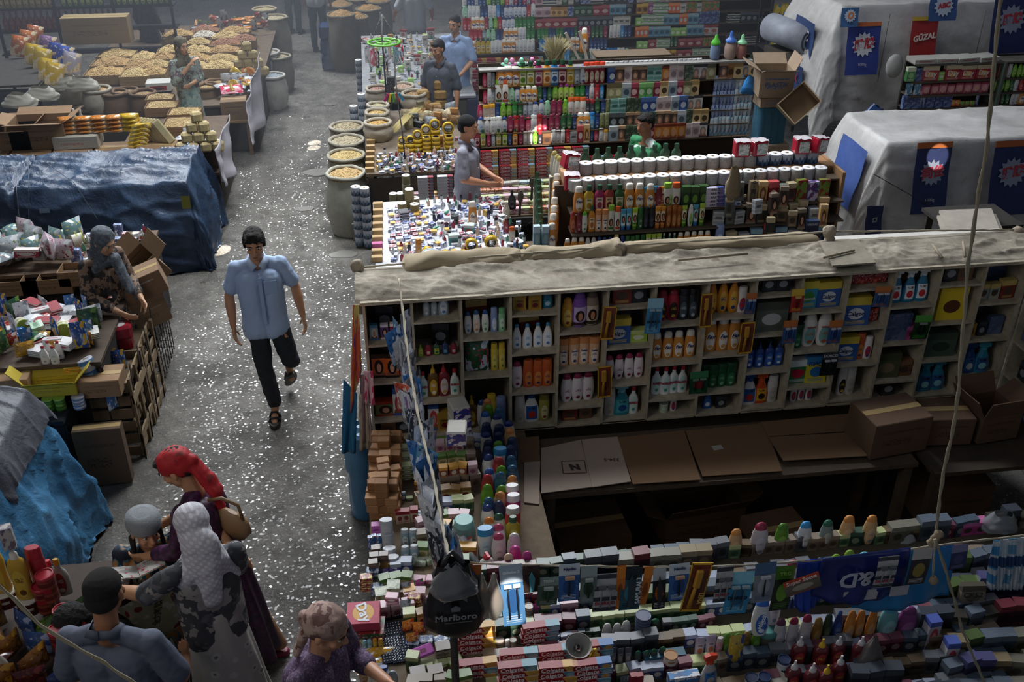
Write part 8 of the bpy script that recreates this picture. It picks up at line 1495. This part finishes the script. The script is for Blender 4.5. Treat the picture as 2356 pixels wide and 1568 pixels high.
for i in range(7):put(SPG,(at(352+i*8,300,y=12.1).x,12.05-i*.02,.86),.2,-.2,-.55,1,'pale long noodle packet, %s from the left of the leaning bunch'%nth(i+1),'leaning bunch of pale noodle packets')
GNB=Proto('noodle_block','noodles','cream noodle block',MB().box((0,0,.06),(.13,.12,.12),bev=.025).mesh('noodle_block',M('b4a274',.7,wear=.2,wscale=18,bump=.5)),[],.12,.13)
def pyramid(x,y,Y,z,n_,nm,gr,rz=.1,s=1):
 k=1;p0=at(x,y,y=Y)
 for l in range(n_):
  for i in range(n_-l):put(GNB,(p0.x+(i-(n_-l-1)/2)*.14*s,Y+l*.02,z+l*.115*s),rz+random.uniform(-.2,.2),s=s,label='cream noodle block, %s in the pyramid %s'%(nth(k),nm),group=gr);k+=1
pyramid(458,320,11.8,.78,4,'at the end of the front grain stall','pyramid of noodle blocks on the front grain stall')
for i,(x,y,w_,d_,c_)in enumerate(((418,280,.44,.4,('9a8050','b89c68')),(425,255,.4,.3,('a88c58','c0a470')),(372,240,.4,.3,('b09460','c4aa78')),(368,222,.35,.25,('a08458','b89c6c')))):
 p=at(x,y,z=.9);r_=box_carton(w_,d_,.12,CARD,0,False,'shallow carton of pasta on the front grain stall, %s from the front'%nth(i+1),(p.x,p.y,.78),0);obj('pasta',heap_mesh(w_*.47,d_*.47,.05,c_,i,True),r_,(0,0,.108),kind='stuff')
table('grain_stand',-3.1,-1.95,11.9,13.2,.78,'raised board at the alley end of the front grain stall',col='5a4838')
for i,(x,y,c_)in enumerate(((160,190,'3a3a3c'),(222,200,'b08a50'))):p=at(x,y+8,z=.9);sack(.2,.3,'open grain sack behind the noodle packets, %s one'%('left' if not i else 'right'),(p.x,p.y,.62),(c_,'c0a070'),'a8a294',.03)
for i,(x,y)in enumerate(((290,210),(330,215),(265,215))):p=at(x,y+10,z=.8);sack(.19,.42,'brown paper sack on the grain stall, %s of three in the aisle'%nth(i+1),(p.x,p.y,.45),('8a6a44','a88a5c'),'6a5440',.02)
clutter(-2.5,-2.0,11.9,12.4,.79,[SACH[0],SACH[2],SLV,FL4[2]],4,3,'front grain stall end',G1,0,1,.5)
def drape(lab,pts,Y0,Y1):
 P=[at(*p,x=Y0)for p in pts];tl,tr_,br,bl=P
 def f(u,v):p=tl.lerp(tr_,u).lerp(bl.lerp(br,u),v);p.x+=.05*math.sin(u*11+v)*(.3+v)+.03*noise.noise(Vector((u*4,v*4,Y0*9)));return p
 o=obj('white_sheet',MB().grid(f,40,30).mesh('white_sheet',M('a8a4ac',.8,wear=.12,wscale=5)),label=lab,cat='sheet');o.modifiers.new('thick','SOLIDIFY').thickness=.005
 return o
dr=drape('white printed sheet hanging from the alley end of the front grain stall',((492,345),(530,262),(540,390),(508,430)),-1.86,0);dr2=drape('white printed sheet hanging along the rear grain stall by the alley',((566,235),(600,120),(612,265),(572,335)),-1.68,0)
# rear grain stall
table('grain_counter',-4.4,-1.7,14.0,19.0,.68,'long rear grain counter full of open boxes by the alley',col='5a4a38',skirt='3a3228')
GR=[('b08c54','c8a66c'),('b89a60','d0b47c'),('c0a468','d8bc84'),('8c5c40','a87858'),('a88450','c09c68'),('cfc8b8','e0dacc')]
bi=0
for(x0,y0,x1,n_,w_,d_)in((272,168,270,1,0,0),):
 for(x,y,ww,dd,ci)in((240,162,.55,.42,0),(255,140,.55,.4,4),(268,120,.55,.4,1),(312,165,.42,.38,2),(320,146,.42,.36,4),(332,128,.42,.36,2),(352,162,.36,.34,0),(360,145,.36,.3,1),(372,128,.36,.3,4),(392,112,.4,.32,2),(400,88,.36,.26,1),(410,75,.5,.28,0),(448,148,.42,.3,2),(450,130,.42,.3,0),(452,112,.45,.3,2),(455,94,.4,.26,1),(470,78,.4,.26,5),(505,148,.5,.32,2),(510,132,.5,.3,1),(515,112,.5,.3,4),(518,96,.5,.28,3),(520,80,.5,.28,1),(560,86,.4,.28,3),(470,66,.5,.26,3),(540,68,.5,.26,0)):
  bi+=1;p=at(x,y,z=.85);r_=box_carton(ww,dd,.14,('9a8058','6a543c','6a543c'),0,False,'open carton of grain or pasta, %s counted from the left front, rear grain stall'%nth(bi),(p.x,p.y,.69),random.uniform(-.04,.04),group='open grain cartons of the rear grain stall');obj('grain',heap_mesh(ww*.47,dd*.47,.09,GR[ci],bi,True),r_,(0,0,.128),kind='stuff')
pyramid(572,150,15.4,.7,4,'on the rear grain stall','pyramid of noodle blocks on the rear grain stall',s=1.05)
clutter(-2.2,-1.75,14.2,15.1,.72,[YDP,NDP,ORP,SLV,FL4[2]],4,8,'end of the rear grain stall','packets at the end of the rear grain stall',.1,1.2,.3);clutter(-3.1,-1.8,18.0,19.0,.72,[NDP,GRP,FL4[4],SACH[1]],9,4,'back of the rear grain stall','packets at the back of the rear grain stall',.1,1.2,.2)
for i,(x,y)in enumerate(((480,215),(445,210),(505,205))):p=at(x,y+15,z=.6);sack(.19,.5,'brown grain sack standing before the rear stall, %s one'%nth(i+1),(p.x,p.y,.3),('a08458','b89c6c'),'7a6248',.03)
bxs=box_carton(.34,.3,.26,('7a6248','4a3a2c','5a4a3a'),.3,True,'brown carton standing on a wooden stool at the alley',(at(540,250,z=.62).x,at(540,250,z=.62).y,.5),.05);sp=bxs.location
st=obj('wooden_stool',None,None,(sp.x,sp.y,0),label='wooden stool under the brown carton at the alley edge',cat='stool');obj('seat',MB().box((0,0,.485),(.42,.36,.03)).mesh('seat',M('8a6c48',.8)),st)
for sx in(-.17,.17):
 for sy in(-.14,.14):obj('leg',MB().box((sx,sy,.235),(.045,.045,.47)).mesh('leg',M('7a5e40',.8)),st)
put(pouch('c83a5c','e0a0b0','a82c44',.3,.2,.06,3,'x'),at(535,215,z=.8),.2,-1.2,label='pink packet lying on the brown carton at the alley',group=G1);put(carton('c8c8c4','9c2c30','2c2c34',.34,.12,.26,5,'x','small_carton'),at(368,205,z=.72),.05,0,0,1,'white and red box beside the woman in a pale apron',G1)
for i,(x,y,r_,h_,c_,fc)in enumerate(((634,245,.2,.5,'b4b0a8',('8a94a0','a8b0b8')),(625,205,.2,.62,'aca8a4',('9a958a','b0aa9c')),(650,205,.2,.55,'8a8478',('a09478','b0a488')),(645,150,.22,.85,'9a927c',('a89c7c','b8ac8c')),(620,120,.22,.8,'a09478',('b0a078','c0b08c')))):
 p=at(x,y,z=0);sack(r_*1.1,h_,'tall sack at the alley end of the rear grain stall, %s from the front'%nth(i+1),(p.x,p.y,0),fc,c_,.05)
for i,(x,y,h_)in enumerate(((795,158,.95),(825,150,.85),(855,120,.8),(790,95,.7),(830,80,.7),(875,85,.7),(745,20,.5))):p=at(x,y,z=0);sack(.26,h_,'tall hessian sack of grain at the far alley, %s from the front'%nth(i+1),(p.x,p.y,0),('9a7440','b08c54'),'6c6450',.12)
for i in range(3):
 p=at(762,158,z=0);o_=obj('water_bundle',MB().box((0,0,.13),(.3,.3,.26),bev=.04).mesh('water_bundle',M('1c3460',.25,wear=.35,wscale=14)),None,(p.x,p.y,.27*i),label='dark blue wrapped bundle in the far alley, %s from the bottom'%nth(i+1),cat='bundle',group='dark blue bundles in the far alley')
# oil and drinks shelf at the upper left
sh=obj('bottle_rack',None,None,(-4.6,17.2,0),label='dark iron rack with green and yellow bottles at the upper left',cat='rack');im=M('1e1e20',.5,.5)
for x in(-1.3,-.4,.5,1.4):obj('post',MB().box((x,0,.95),(.04,.04,1.9)).mesh('post',im),sh)
for z_ in(.7,1.05,1.4,1.75):obj('rack_shelf',MB().box((.05,.1,z_),(2.8,.3,.02)).mesh('rack_shelf',im),sh)
OIL=[B('neck',c,cc,l,a,.3,.09,desc=d,name='oil_bottle')for c,cc,l,a,d in(('8a7a2c','b8a03c','c8b87c','8a5c2c','yellow oil bottle'),('2f6a3c','3a7a44','a8c07c','5a7a3c','green drink bottle'),('6c1c20','7c2024','8a3c34','a8603c','dark red drink bottle'))]
for k,z_ in enumerate((1.41,1.76)):
 fill_row([OIL[0]],(-5.85,17.25,z_),(-4.95,17.25,z_),'%s shelf of iron rack'%nth(k+1),'bottles on the iron rack');fill_row([OIL[0],OIL[1]],(-4.9,17.25,z_),(-4.2,17.25,z_),'%s shelf centre of iron rack'%nth(k+1),'bottles on the iron rack');fill_row([OIL[1]],(-4.15,17.25,z_),(-3.2,17.25,z_),'%s shelf right of iron rack'%nth(k+1),'bottles on the iron rack')
fill_row([OIL[2]],(-5.85,17.25,1.06),(-4.1,17.25,1.06),'third shelf of iron rack','bottles on the iron rack')
box_carton(1.0,.3,.4,('94805c','7a684c','6a5840'),1,True,'wide pale brown carton leaning before the iron rack',(at(222,75,y=16.7).x,16.8,.95),0)
tk=tin(.0,.0)if False else None
for i,(x,y,c_)in enumerate(((40,95,'b8642c'),(58,82,'b86a30'),(75,70,'a85c30'),(72,115,'c8a82c'),(92,125,'c8ac30'),(105,95,'8a6a9a'),(125,112,'2f4a9c'),(145,120,'3a5ab0'),(160,135,'a8a4b4'),(105,150,'c8a82a'),(120,160,'c0a02a'))):p=at(x,y+20,z=1.1);put(pouch(c_,'d8c8a8','c8a070',.26,.34,.12,3,'x'),(p.x,p.y,1.0),.3,-.3,.3,.9,'large snack packet heaped at the upper left, %s from the left'%nth(i+1),'snack packets at the upper left')
table('stall_table',-6.6,-4.6,14.3,15.8,.98,'dark table under the snack packets at the upper left',col='33302c',skirt='26282c')
for i,x in enumerate((150,165,180)):put(B('neck','a8a89c','c8c8c4','b8b8b0','8a8a80',.28,.08,desc='x',name='oil_bottle'),(at(x,240,y=12.4).x,12.4,.9),label='clear bottle behind the noodle packets, %s from the left'%nth(i+1),group='clear bottles behind the noodle packets')
wc=M('c8c4b0',.4,trans=.2)
for i,(x,y)in enumerate(((150,175),(185,178),(90,200),(40,215))):o_=obj('film_bag',bag_mesh(.45,.18,.3,M('b0aea4',.3,trans=.25),i+30,'film_bag',.5),None,at(x,y,z=1.1),label='crumpled white film over the grain goods, %s from the right'%nth(4-abs(3-i)if False else(2,1,3,4)[i]),cat='bag',group='white film over the grain goods')
# ---- bottom left: oils, tins
table('oil_table',-3.4,-1.55,3.2,4.55,.86,'corner table of oil bottles and red tins at the bottom left',col='3a2c24',skirt='1c1816');GO='goods on the bottom left oil table'
OB=B('squeeze','a8842c','c8c4b8','b89a3c','5a3a1c',.36,.1,desc='x',name='oil_bottle',trans=.3);RB=tin(.045,.17,'5a1a1c','8c1c28','x','7a3a2c','coffee_tin');RB.desc='dark tin with red lid'
tb_=carton('a8a4a0','6a5c6c','8a94a0',.06,.13,.05,3,'x','tea_box')
for i,(x,y)in enumerate(((18,1385),(72,1400))):
 p=at(x,y,z=.95);put(tin(.06,.09,'3a1416','a8a49c','x','5c1c1c','food_tin'),p,label='dark tin under an oil bottle, %s one'%('left' if not i else 'right'),group=GO);put(OB,p+Vector((0,0,.09)),label='tall yellow oil bottle with a box on its neck, %s one'%('left' if not i else 'right'),group=GO);put(tb_,p+Vector((0,0,.43)),.3,label='small white box set on the neck of the %s oil bottle'%('left' if not i else 'right'),group=GO)
for i,(x,y,z_)in enumerate(((110,1400,.95),(118,1375,1.02),(158,1455,.9),(148,1500,.9),(170,1500,.88),(120,1395,.88))):put(RB,at(x,y,z=z_),label='dark tin with red lid, %s counted from the left front of the corner table'%nth(i+1),group='dark tins with red lids')
tall=B('can','8a1c28','9c2030','7c1c24','a83c3c',.34,.09,desc='x',name='spray_can',cat='can');put(tall,at(108,1370,z=.98),label='tall bright red tin on the corner table',group=GO)
for i,(x,y,c_)in enumerate(((132,1365,'b8303c'),(150,1362,'b8902c'),(12,1568,'a82c44'))):put(B('neck','9a9a94',c_,'8a2c30','b8b8b0',.24,.09,desc='x',name='drink_bottle'),at(x,y,z=.9),label='clear drink bottle with %s cap on the corner table'%('red','yellow','pink')[i],group=GO)
MTN=tin(.055,.07,'5a5c5c','a8a8a4','flat silver tin','7a7c78','food_tin')
for i,(x,y)in enumerate(((190,1470),(175,1525),(186,1452),(162,1545),(190,1560),(165,1568))):put(MTN,at(x,y,z=.88),label='flat silver tin beside the grey polo man, %s from the back'%nth(i+1),group='flat silver tins of the corner table')
clutter(-3.0,-1.65,3.25,4.1,.87,[pouch(*a,.16,.14,.06,3,d)for a,d in((('70481c','9a7028','401c14'),'amber foil bag'),(('2a3f6a','7c88a0','4a5a80'),'blue foil bag'),(('401418','6c2824','5a4420'),'dark red foil bag'),(('2a4020','5a6828','3a4c24'),'green foil bag'))],9,6,'corner table',GO,.05,1.5,.3)
# ================================================================ PEOPLE
def feet(x,y,h=0):p=at(x,y,z=0);return(p.x,p.y,0)
SHB=M('a2b8d8',.75,wear=.05,wscale=4)
# walking man, light blue shirt: weight on his right foot, left leg lifted behind
def pocket(root,j,hq,hr,k):
 obj('breast_pocket',MB().box((0,0,0),(.10,.006,.11),bev=.002).mesh('breast_pocket',M('98b0d2',.75)),root,(.075,-.128,1.24),(0,0,.12))
 obj('placket',MB().box((0,0,0),(.028,.006,.42)).mesh('placket',M('98b0d2',.75)),root,(0,-.142,1.13),(R(2),0,0))
J=dict(hil=(.09,0,.91),knl=(.16,-.08,.53),anl=(.14,.26,.34),tol=(.15,.22,.17),hir=(-.085,0,.91),knr=(-.06,-.05,.50),anr=(-.02,-.03,.09),tor=(-.04,-.2,.025),
che=(0,-.02,1.27),nec=(0,-.02,1.46),hea=(0,-.06,1.585),ell=(.27,.04,1.14),wrl=(.30,-.02,.90),elr=(-.25,.03,1.13),wrr=(-.25,-.06,.90))
person('man in light blue short sleeved shirt and dark trousers walking down the alley',feet(640,945),R(8),J,1.72,(10,-4),'a87a5c','14100e','fringe',dict(m=SHB,sleeve=.68,loose=1.10,hem=-.09,collar='b4c8e4',fold=1),dict(m=M('1b1e26',.8),loose=1.02),shoes='1c1614',vox=.007,extra=pocket)
# grey polo man facing right at the second stall
p=at(1075,265,z=1.74);person('man in grey polo shirt and dark cap hair behind the white table',(p.x-.02,p.y,0),R(72),dict(elr=(-.24,-.02,1.14),wrr=(-.10,-.24,1.06),ell=(.23,-.02,1.14),wrl=(.10,-.26,1.06)),1.74,(10,0),'a8765a','17181a','crop',dict(m=M('8c8c98',.85),sleeve=.8,loose=1.1,hem=-.08,collar='868694'),dict(m=M('3a5c78',.8),loose=1.05),vox=.009,feet=False)
p=at(1480,262,z=1.52);person('dark haired man in green and white shirt sitting before the third stall',(p.x+.05,p.y-.0,-.2),R(-62),None,1.72,(5,0),'9a6a50','120f0e','short',dict(m=pat('3a8a5c','3a8a5c','d0d8d4',3.2,'noise',.8,.5),sleeve=.8),None,vox=.011,legs=False,hands=True)
p=at(988,92,z=1.70);person('man in dark grey shirt leaning by the third stall table',(p.x+.12,p.y,0),R(-28),dict(hea=(0,-.04,1.6)),1.7,(8,-14),'a07458','1c1a1a','short',dict(m=M('4a505c',.8,wear=.1),sleeve=1.0,hem=-.12,loose=1.08,collar='454b56'),dict(m=M('20222a',.8)),vox=.011,feet=False)
p=at(1043,34,z=1.78);person('man in pale blue shirt standing behind the man in dark grey',(p.x+.02,p.y,0),R(-22),dict(elr=(-.24,-.04,1.14),wrr=(-.12,-.22,1.0),ell=(.25,-.02,1.14),wrl=(.14,-.24,1.0)),1.78,(6,-10),'a87c60','2a2a2c','crop',dict(m=M('8fa6cc',.8,wear=.1),sleeve=.9,hem=-.12,loose=1.12,collar='a0b4d4'),dict(m=M('1c2028',.8)),vox=.011,feet=False)
p=at(955,60,z=.9);person('man in pale grey shirt with his back turned at the far stalls',(p.x,p.y,0),R(180),dict(ell=(.30,.0,1.16),wrl=(.34,-.18,1.0),elr=(-.28,.0,1.16),wrr=(-.3,-.18,1.0)),1.75,(0,0),'8a6048','1a1816','short',dict(m=M('9a9ea6',.8),sleeve=.8,hem=-.08,loose=1.15),dict(m=M('3a3a3c',.8)),vox=.013,feet=False)
p=at(738,118,z=0);person('man in white shirt and dark teal trousers at the top of the alley',(p.x,p.y,0),R(170),None,1.75,(0,0),'8a6048','1a1816','short',dict(m=M('a8acb4',.8),sleeve=.9,hem=-.05,loose=1.1),dict(m=M('1f3038',.8)),vox=.013,group=None)
p=at(690,85,z=0);person('person in dark trousers standing left at the alley top',(p.x-.1,p.y+.3,0),R(160),None,1.7,(0,0),'8a6048','1a1816','short',dict(m=M('24302c',.8),sleeve=1.9),dict(m=M('1a2422',.8)),vox=.013)
p=at(350,105,z=0.6);person('woman in a dark patterned long dress at the upper left',(p.x,p.y,0),R(150),None,1.65,(0,0),'8a6048','2a2018','short',dict(m=pat('2a2624','3c3830','4a4438',30),sleeve=1.9),None,dict(m=pat('2a2624','3c3830','4a4438',30),r=.27,hem=.1),vox=.013,legs=False)
# woman with floral blouse, hand on chin
fl=pat('8a948c','6a5c60','9ab8a8',16);p=at(410,90,z=1.62)
person('woman with olive headscarf and pale floral dress holding her chin',(p.x+.02,p.y,0),R(38),dict(elr=(-.22,-.08,1.14),wrr=(-.02,-.20,1.38),ell=(.2,-.06,1.14),wrl=(-.04,-.20,1.12)),1.64,(4,6),'b08a6c','2a2018','none',dict(m=fl,sleeve=1.5,loose=.98),None,dict(m=pat('8aa49c','a0aca0','6a8a84',9),r=.22,hem=.1),dict(m=pat('5c584a','6a6450','4a463a',14),style='hijab'),vox=.010,legs=False)
# scarf woman at the left table
bl=pat('1c1a1a','7a6250','2a2422',12,'noise',.8,.47);p=at(208,513,z=1.60)
person('older woman in grey headscarf and dark brown floral dress at the left tables',(p.x-.02,p.y,0),R(52),dict(che=(0,-.05,1.26),nec=(0,-.09,1.44),hea=(0,-.16,1.56),elr=(-.23,-.10,1.12),wrr=(-.14,-.34,1.0),ell=(.2,-.12,1.14),wrl=(.1,-.36,1.02),shl=(.17,-.07,1.38),shr=(-.17,-.07,1.38)),1.62,(24,0),'a07a5e','4a4a4c','none',dict(m=bl,sleeve=1.7,loose=1.16),None,dict(m=bl,r=.27,hem=.1),dict(m=pat('4a5058','5c646c','3c4248',26),style='hijab',tails=[((0,-.09,-.14),(.03,-.16,-.42),.06,.05),((.04,-.08,-.14),(.10,-.14,-.55),.045,.035)]),vox=.008,legs=False)
# group at the lower left
ik=pat('4a6a7a','a8743c','2f6a6c',13,'ikat');p=at(330,1097,z=1.28)
def cap_x(root,j,hq,hr,k):
 q=MB();q.add(*_ell((0,.0,.075),(.088,.098,.05),18),0,True,Matrix.Scale(k,4));q.lathe([(.092,.02),(.095,.05),(.088,.095),(.05,.11)],20,1,1.12);obj('fur_hat',q.mesh('fur_hat',M('8f9498',.95,bump=1,bscale=160)),root,hq(0,.005,.02),hr.to_euler())
 obj('earring_braid',MB().cap((.075,.02,-.02),(.085,.0,-.14),.018,.012).cap((-.075,.02,-.02),(-.085,.0,-.14),.018,.012).mesh('earring_braid',M('14100e',.7)),root,hq(0,0,0),hr.to_euler())
person('girl in a pale fur hat and bright striped dress crouching by the bags',(p.x-.02,p.y-.12,-.36),R(18),dict(che=(0,-.06,1.24),nec=(0,-.09,1.42),hea=(0,-.13,1.55),ell=(.30,-.12,1.22),wrl=(.46,-.28,1.26),elr=(-.2,-.1,1.1),wrr=(.06,-.32,.98),shl=(.16,-.07,1.38),shr=(-.16,-.07,1.38)),1.6,(2,14),'a87c60','14100e','short',dict(m=ik,sleeve=1.2,loose=1.2),None,dict(m=ik,r=.34,hem=.36,sy=1.0),vox=.007,legs=False,extra=cap_x)
red=pat('a8141c','9c1820','7a1c1c',5,'noise',.7,.55);pl_=pat('3a1638','2a102a','4a1c44',16,'noise',.45,.5);p=at(425,1042,z=1.54)
def bagx(root,j,hq,hr,k):
 b_=obj('shoulder_bag',MB().lathe([(.02,-.1),(.09,-.07),(.12,0),(.10,.06),(.03,.09)],18,1.1,.4).mesh('shoulder_bag',M('8a6c4c',.45)),root,(.04,.13,1.16),(0,R(15),R(70)),label='tan leather shoulder bag');obj('strap',MB().tube([(.09,0,.03),(.03,.0,.16),(-.05,-.04,.20),(-.12,-.06,.16)],.010,6).mesh('strap',M('7a5f42',.5)),b_)
person('woman in red headscarf and dark plum velvet dress seen from the side',(p.x+.09,p.y-.10,0),R(-100),dict(che=(0,-.03,1.26),nec=(0,-.06,1.43),hea=(0,-.13,1.55),ell=(.22,-.12,1.14),wrl=(.14,-.36,1.02),elr=(-.22,-.12,1.14),wrr=(-.14,-.36,1.02),shl=(.17,-.08,1.37),shr=(-.17,-.08,1.37),hil=(.09,0,.91),anl=(.1,.12,.09),tol=(.1,-.06,.025),anr=(-.1,.26,.09),tor=(-.1,.1,.025),knr=(-.1,.1,.5)),1.66,(30,0),'a07454','1a1210','short',dict(m=pl_,sleeve=1.6,loose=1.1),None,dict(m=pl_,r=.21,hem=.12,base=(0,.03,0),sy=1.1),dict(m=red,style='bandana',tails=[((0,.11,.02),(.02,.20,-.12),.05,.055),((.0,.18,-.08),(.0,.22,-.34),.055,.03)]),'8c2444',vox=.007,extra=bagx)
wh=pat('b0aeb4','c8c6cc','9a989e',6,'mesh');dg=pat('3c3e42','8a8680','55565a',7,'noise',.8,.5);fw=pat('a09c94','b0aca4','6a6662',11,'dots');p=at(440,1175,z=1.62)
person('woman in white headscarf and pale flowered dress with her back turned',(p.x+.02,p.y-.05,0),R(205),dict(che=(0,-.03,1.26),hea=(0,-.10,1.57),nec=(0,-.05,1.44),elr=(-.20,-.14,1.16),wrr=(-.22,-.40,1.16),ell=(.30,-.12,1.22),wrl=(.44,-.34,1.16)),1.64,(16,0),'a07658','1a1210','none',dict(m=dg,sleeve=.9,loose=1.08),None,dict(m=fw,r=.25,hem=.06),dict(m=wh,style='hijab',tails=[((0,.12,-.05),(.02,.15,-.36),.11,.08),((-.06,.1,-.12),(-.15,.10,-.30),.09,.05),((.03,.12,-.3),(.04,.14,-.50),.06,.02)]),vox=.008,legs=False)
p=at(240,1300,z=1.22);person('person with long black hair stooping between the shoppers',(p.x,p.y+.02,-.38),R(-40),dict(che=(0,-.10,1.24),nec=(0,-.18,1.38),hea=(0,-.26,1.46),ell=(.2,-.24,1.14),wrl=(.12,-.46,1.1),elr=(-.2,-.2,1.1),wrr=(-.02,-.44,1.08),shl=(.16,-.14,1.34),shr=(-.16,-.14,1.34)),1.62,(40,0),'a07454','0c0a0a','long',dict(m=M('20222c',.8),sleeve=.9,loose=1.1),None,dict(m=M('1c1e26',.8),r=.3,hem=.4),vox=.009,legs=False)
p=at(237,1360,z=1.62);person('man in blue grey polo shirt seen from behind at the bottom left',(p.x,p.y-.06,0),R(168),dict(hea=(0,-.05,1.60),ell=(.25,.0,1.12),wrl=(.24,-.2,.96),elr=(-.27,-.02,1.13),wrr=(-.18,-.26,1.0),shl=(.185,0,1.37),shr=(-.185,0,1.37)),1.74,(12,0),'8c6044','1a1512','crop',dict(m=M('565c6c',.85),sleeve=.8,loose=1.12,hem=-.05,collar='4c5262'),dict(m=M('20222a',.8)),vox=.008,feet=False)
kn=pat('5c4a66','4a3a54','7a6a80',60,'noise',.9,.5);bd=pat('a88c80','8f746a','6a4a44',9,'noise',.75,.5);p=at(735,1352,z=1.6)
person('woman in beige patterned headscarf and purple knit top beside the goods',(p.x-.06,p.y-.10,0),R(62),dict(hea=(0,-.10,1.56),nec=(0,-.05,1.43),elr=(-.25,-.04,1.12),wrr=(-.16,-.28,1.02),ell=(.24,-.06,1.14),wrl=(.10,-.34,1.20),shl=(.19,-.04,1.38),shr=(-.19,-.04,1.38)),1.64,(20,6),'a87a5e','2a1c18','none',dict(m=kn,sleeve=1.4,loose=1.22),None,dict(m=kn,r=.3,hem=.5),dict(m=bd,style='bandana',tails=[((-.03,.1,-.02),(-.05,.14,-.14),.04,.03),((.02,.11,.0),(.0,.16,-.1),.035,.02)]),vox=.007,legs=False)
# goods in the shoppers' hands
o_=obj('open_catalogue',MB().box((-.07,0,.012),(.14,.19,.008),rot=(0,.25,0)).box((.07,0,.012),(.14,.19,.008),rot=(0,-.2,0)).mesh('open_catalogue',print_mat('a8a6a0','8a8884','a83a44',3,.7)),None,at(318,1312,z=1.0),(R(-20),0,.35),label='open white printed catalogue held between the shoppers',cat='catalogue');obj('lettering',text_mesh('kun',.04,'3a3a3c',shear=.2),o_,(.06,.02,.03),(0,-.2,0))
o_=obj('carrier_bag',bag_mesh(.34,.52,.12,print_mat('8f8a6c','6a1c24','a8a49c',3,.4),40,'carrier_bag',.6),None,at(300,1365,z=1.05),(R(15),R(-30),.5),label='cream and red printed carrier bag held by the shoppers',cat='bag');obj('lettering',text_mesh('全力新牌',.05,'24201c',bold=.001),o_,(0,-.075,-.2),(R(90),R(-50),0))
obj('banknote',MB().box((0,0,0),(.13,.06,.003)).mesh('banknote',M('a8a490',.8)),None,at(300,1362,z=1.12),(R(20),.1,.3),label='banknote held out by the woman in the white headscarf',cat='banknote');put(pouch('3a9a3c','c8e0b8','2a7a2c',.05,.12,.015,3,'x'),at(772,1448,z=1.2),.6,.3,label='small green packet in the hand of the woman in purple')
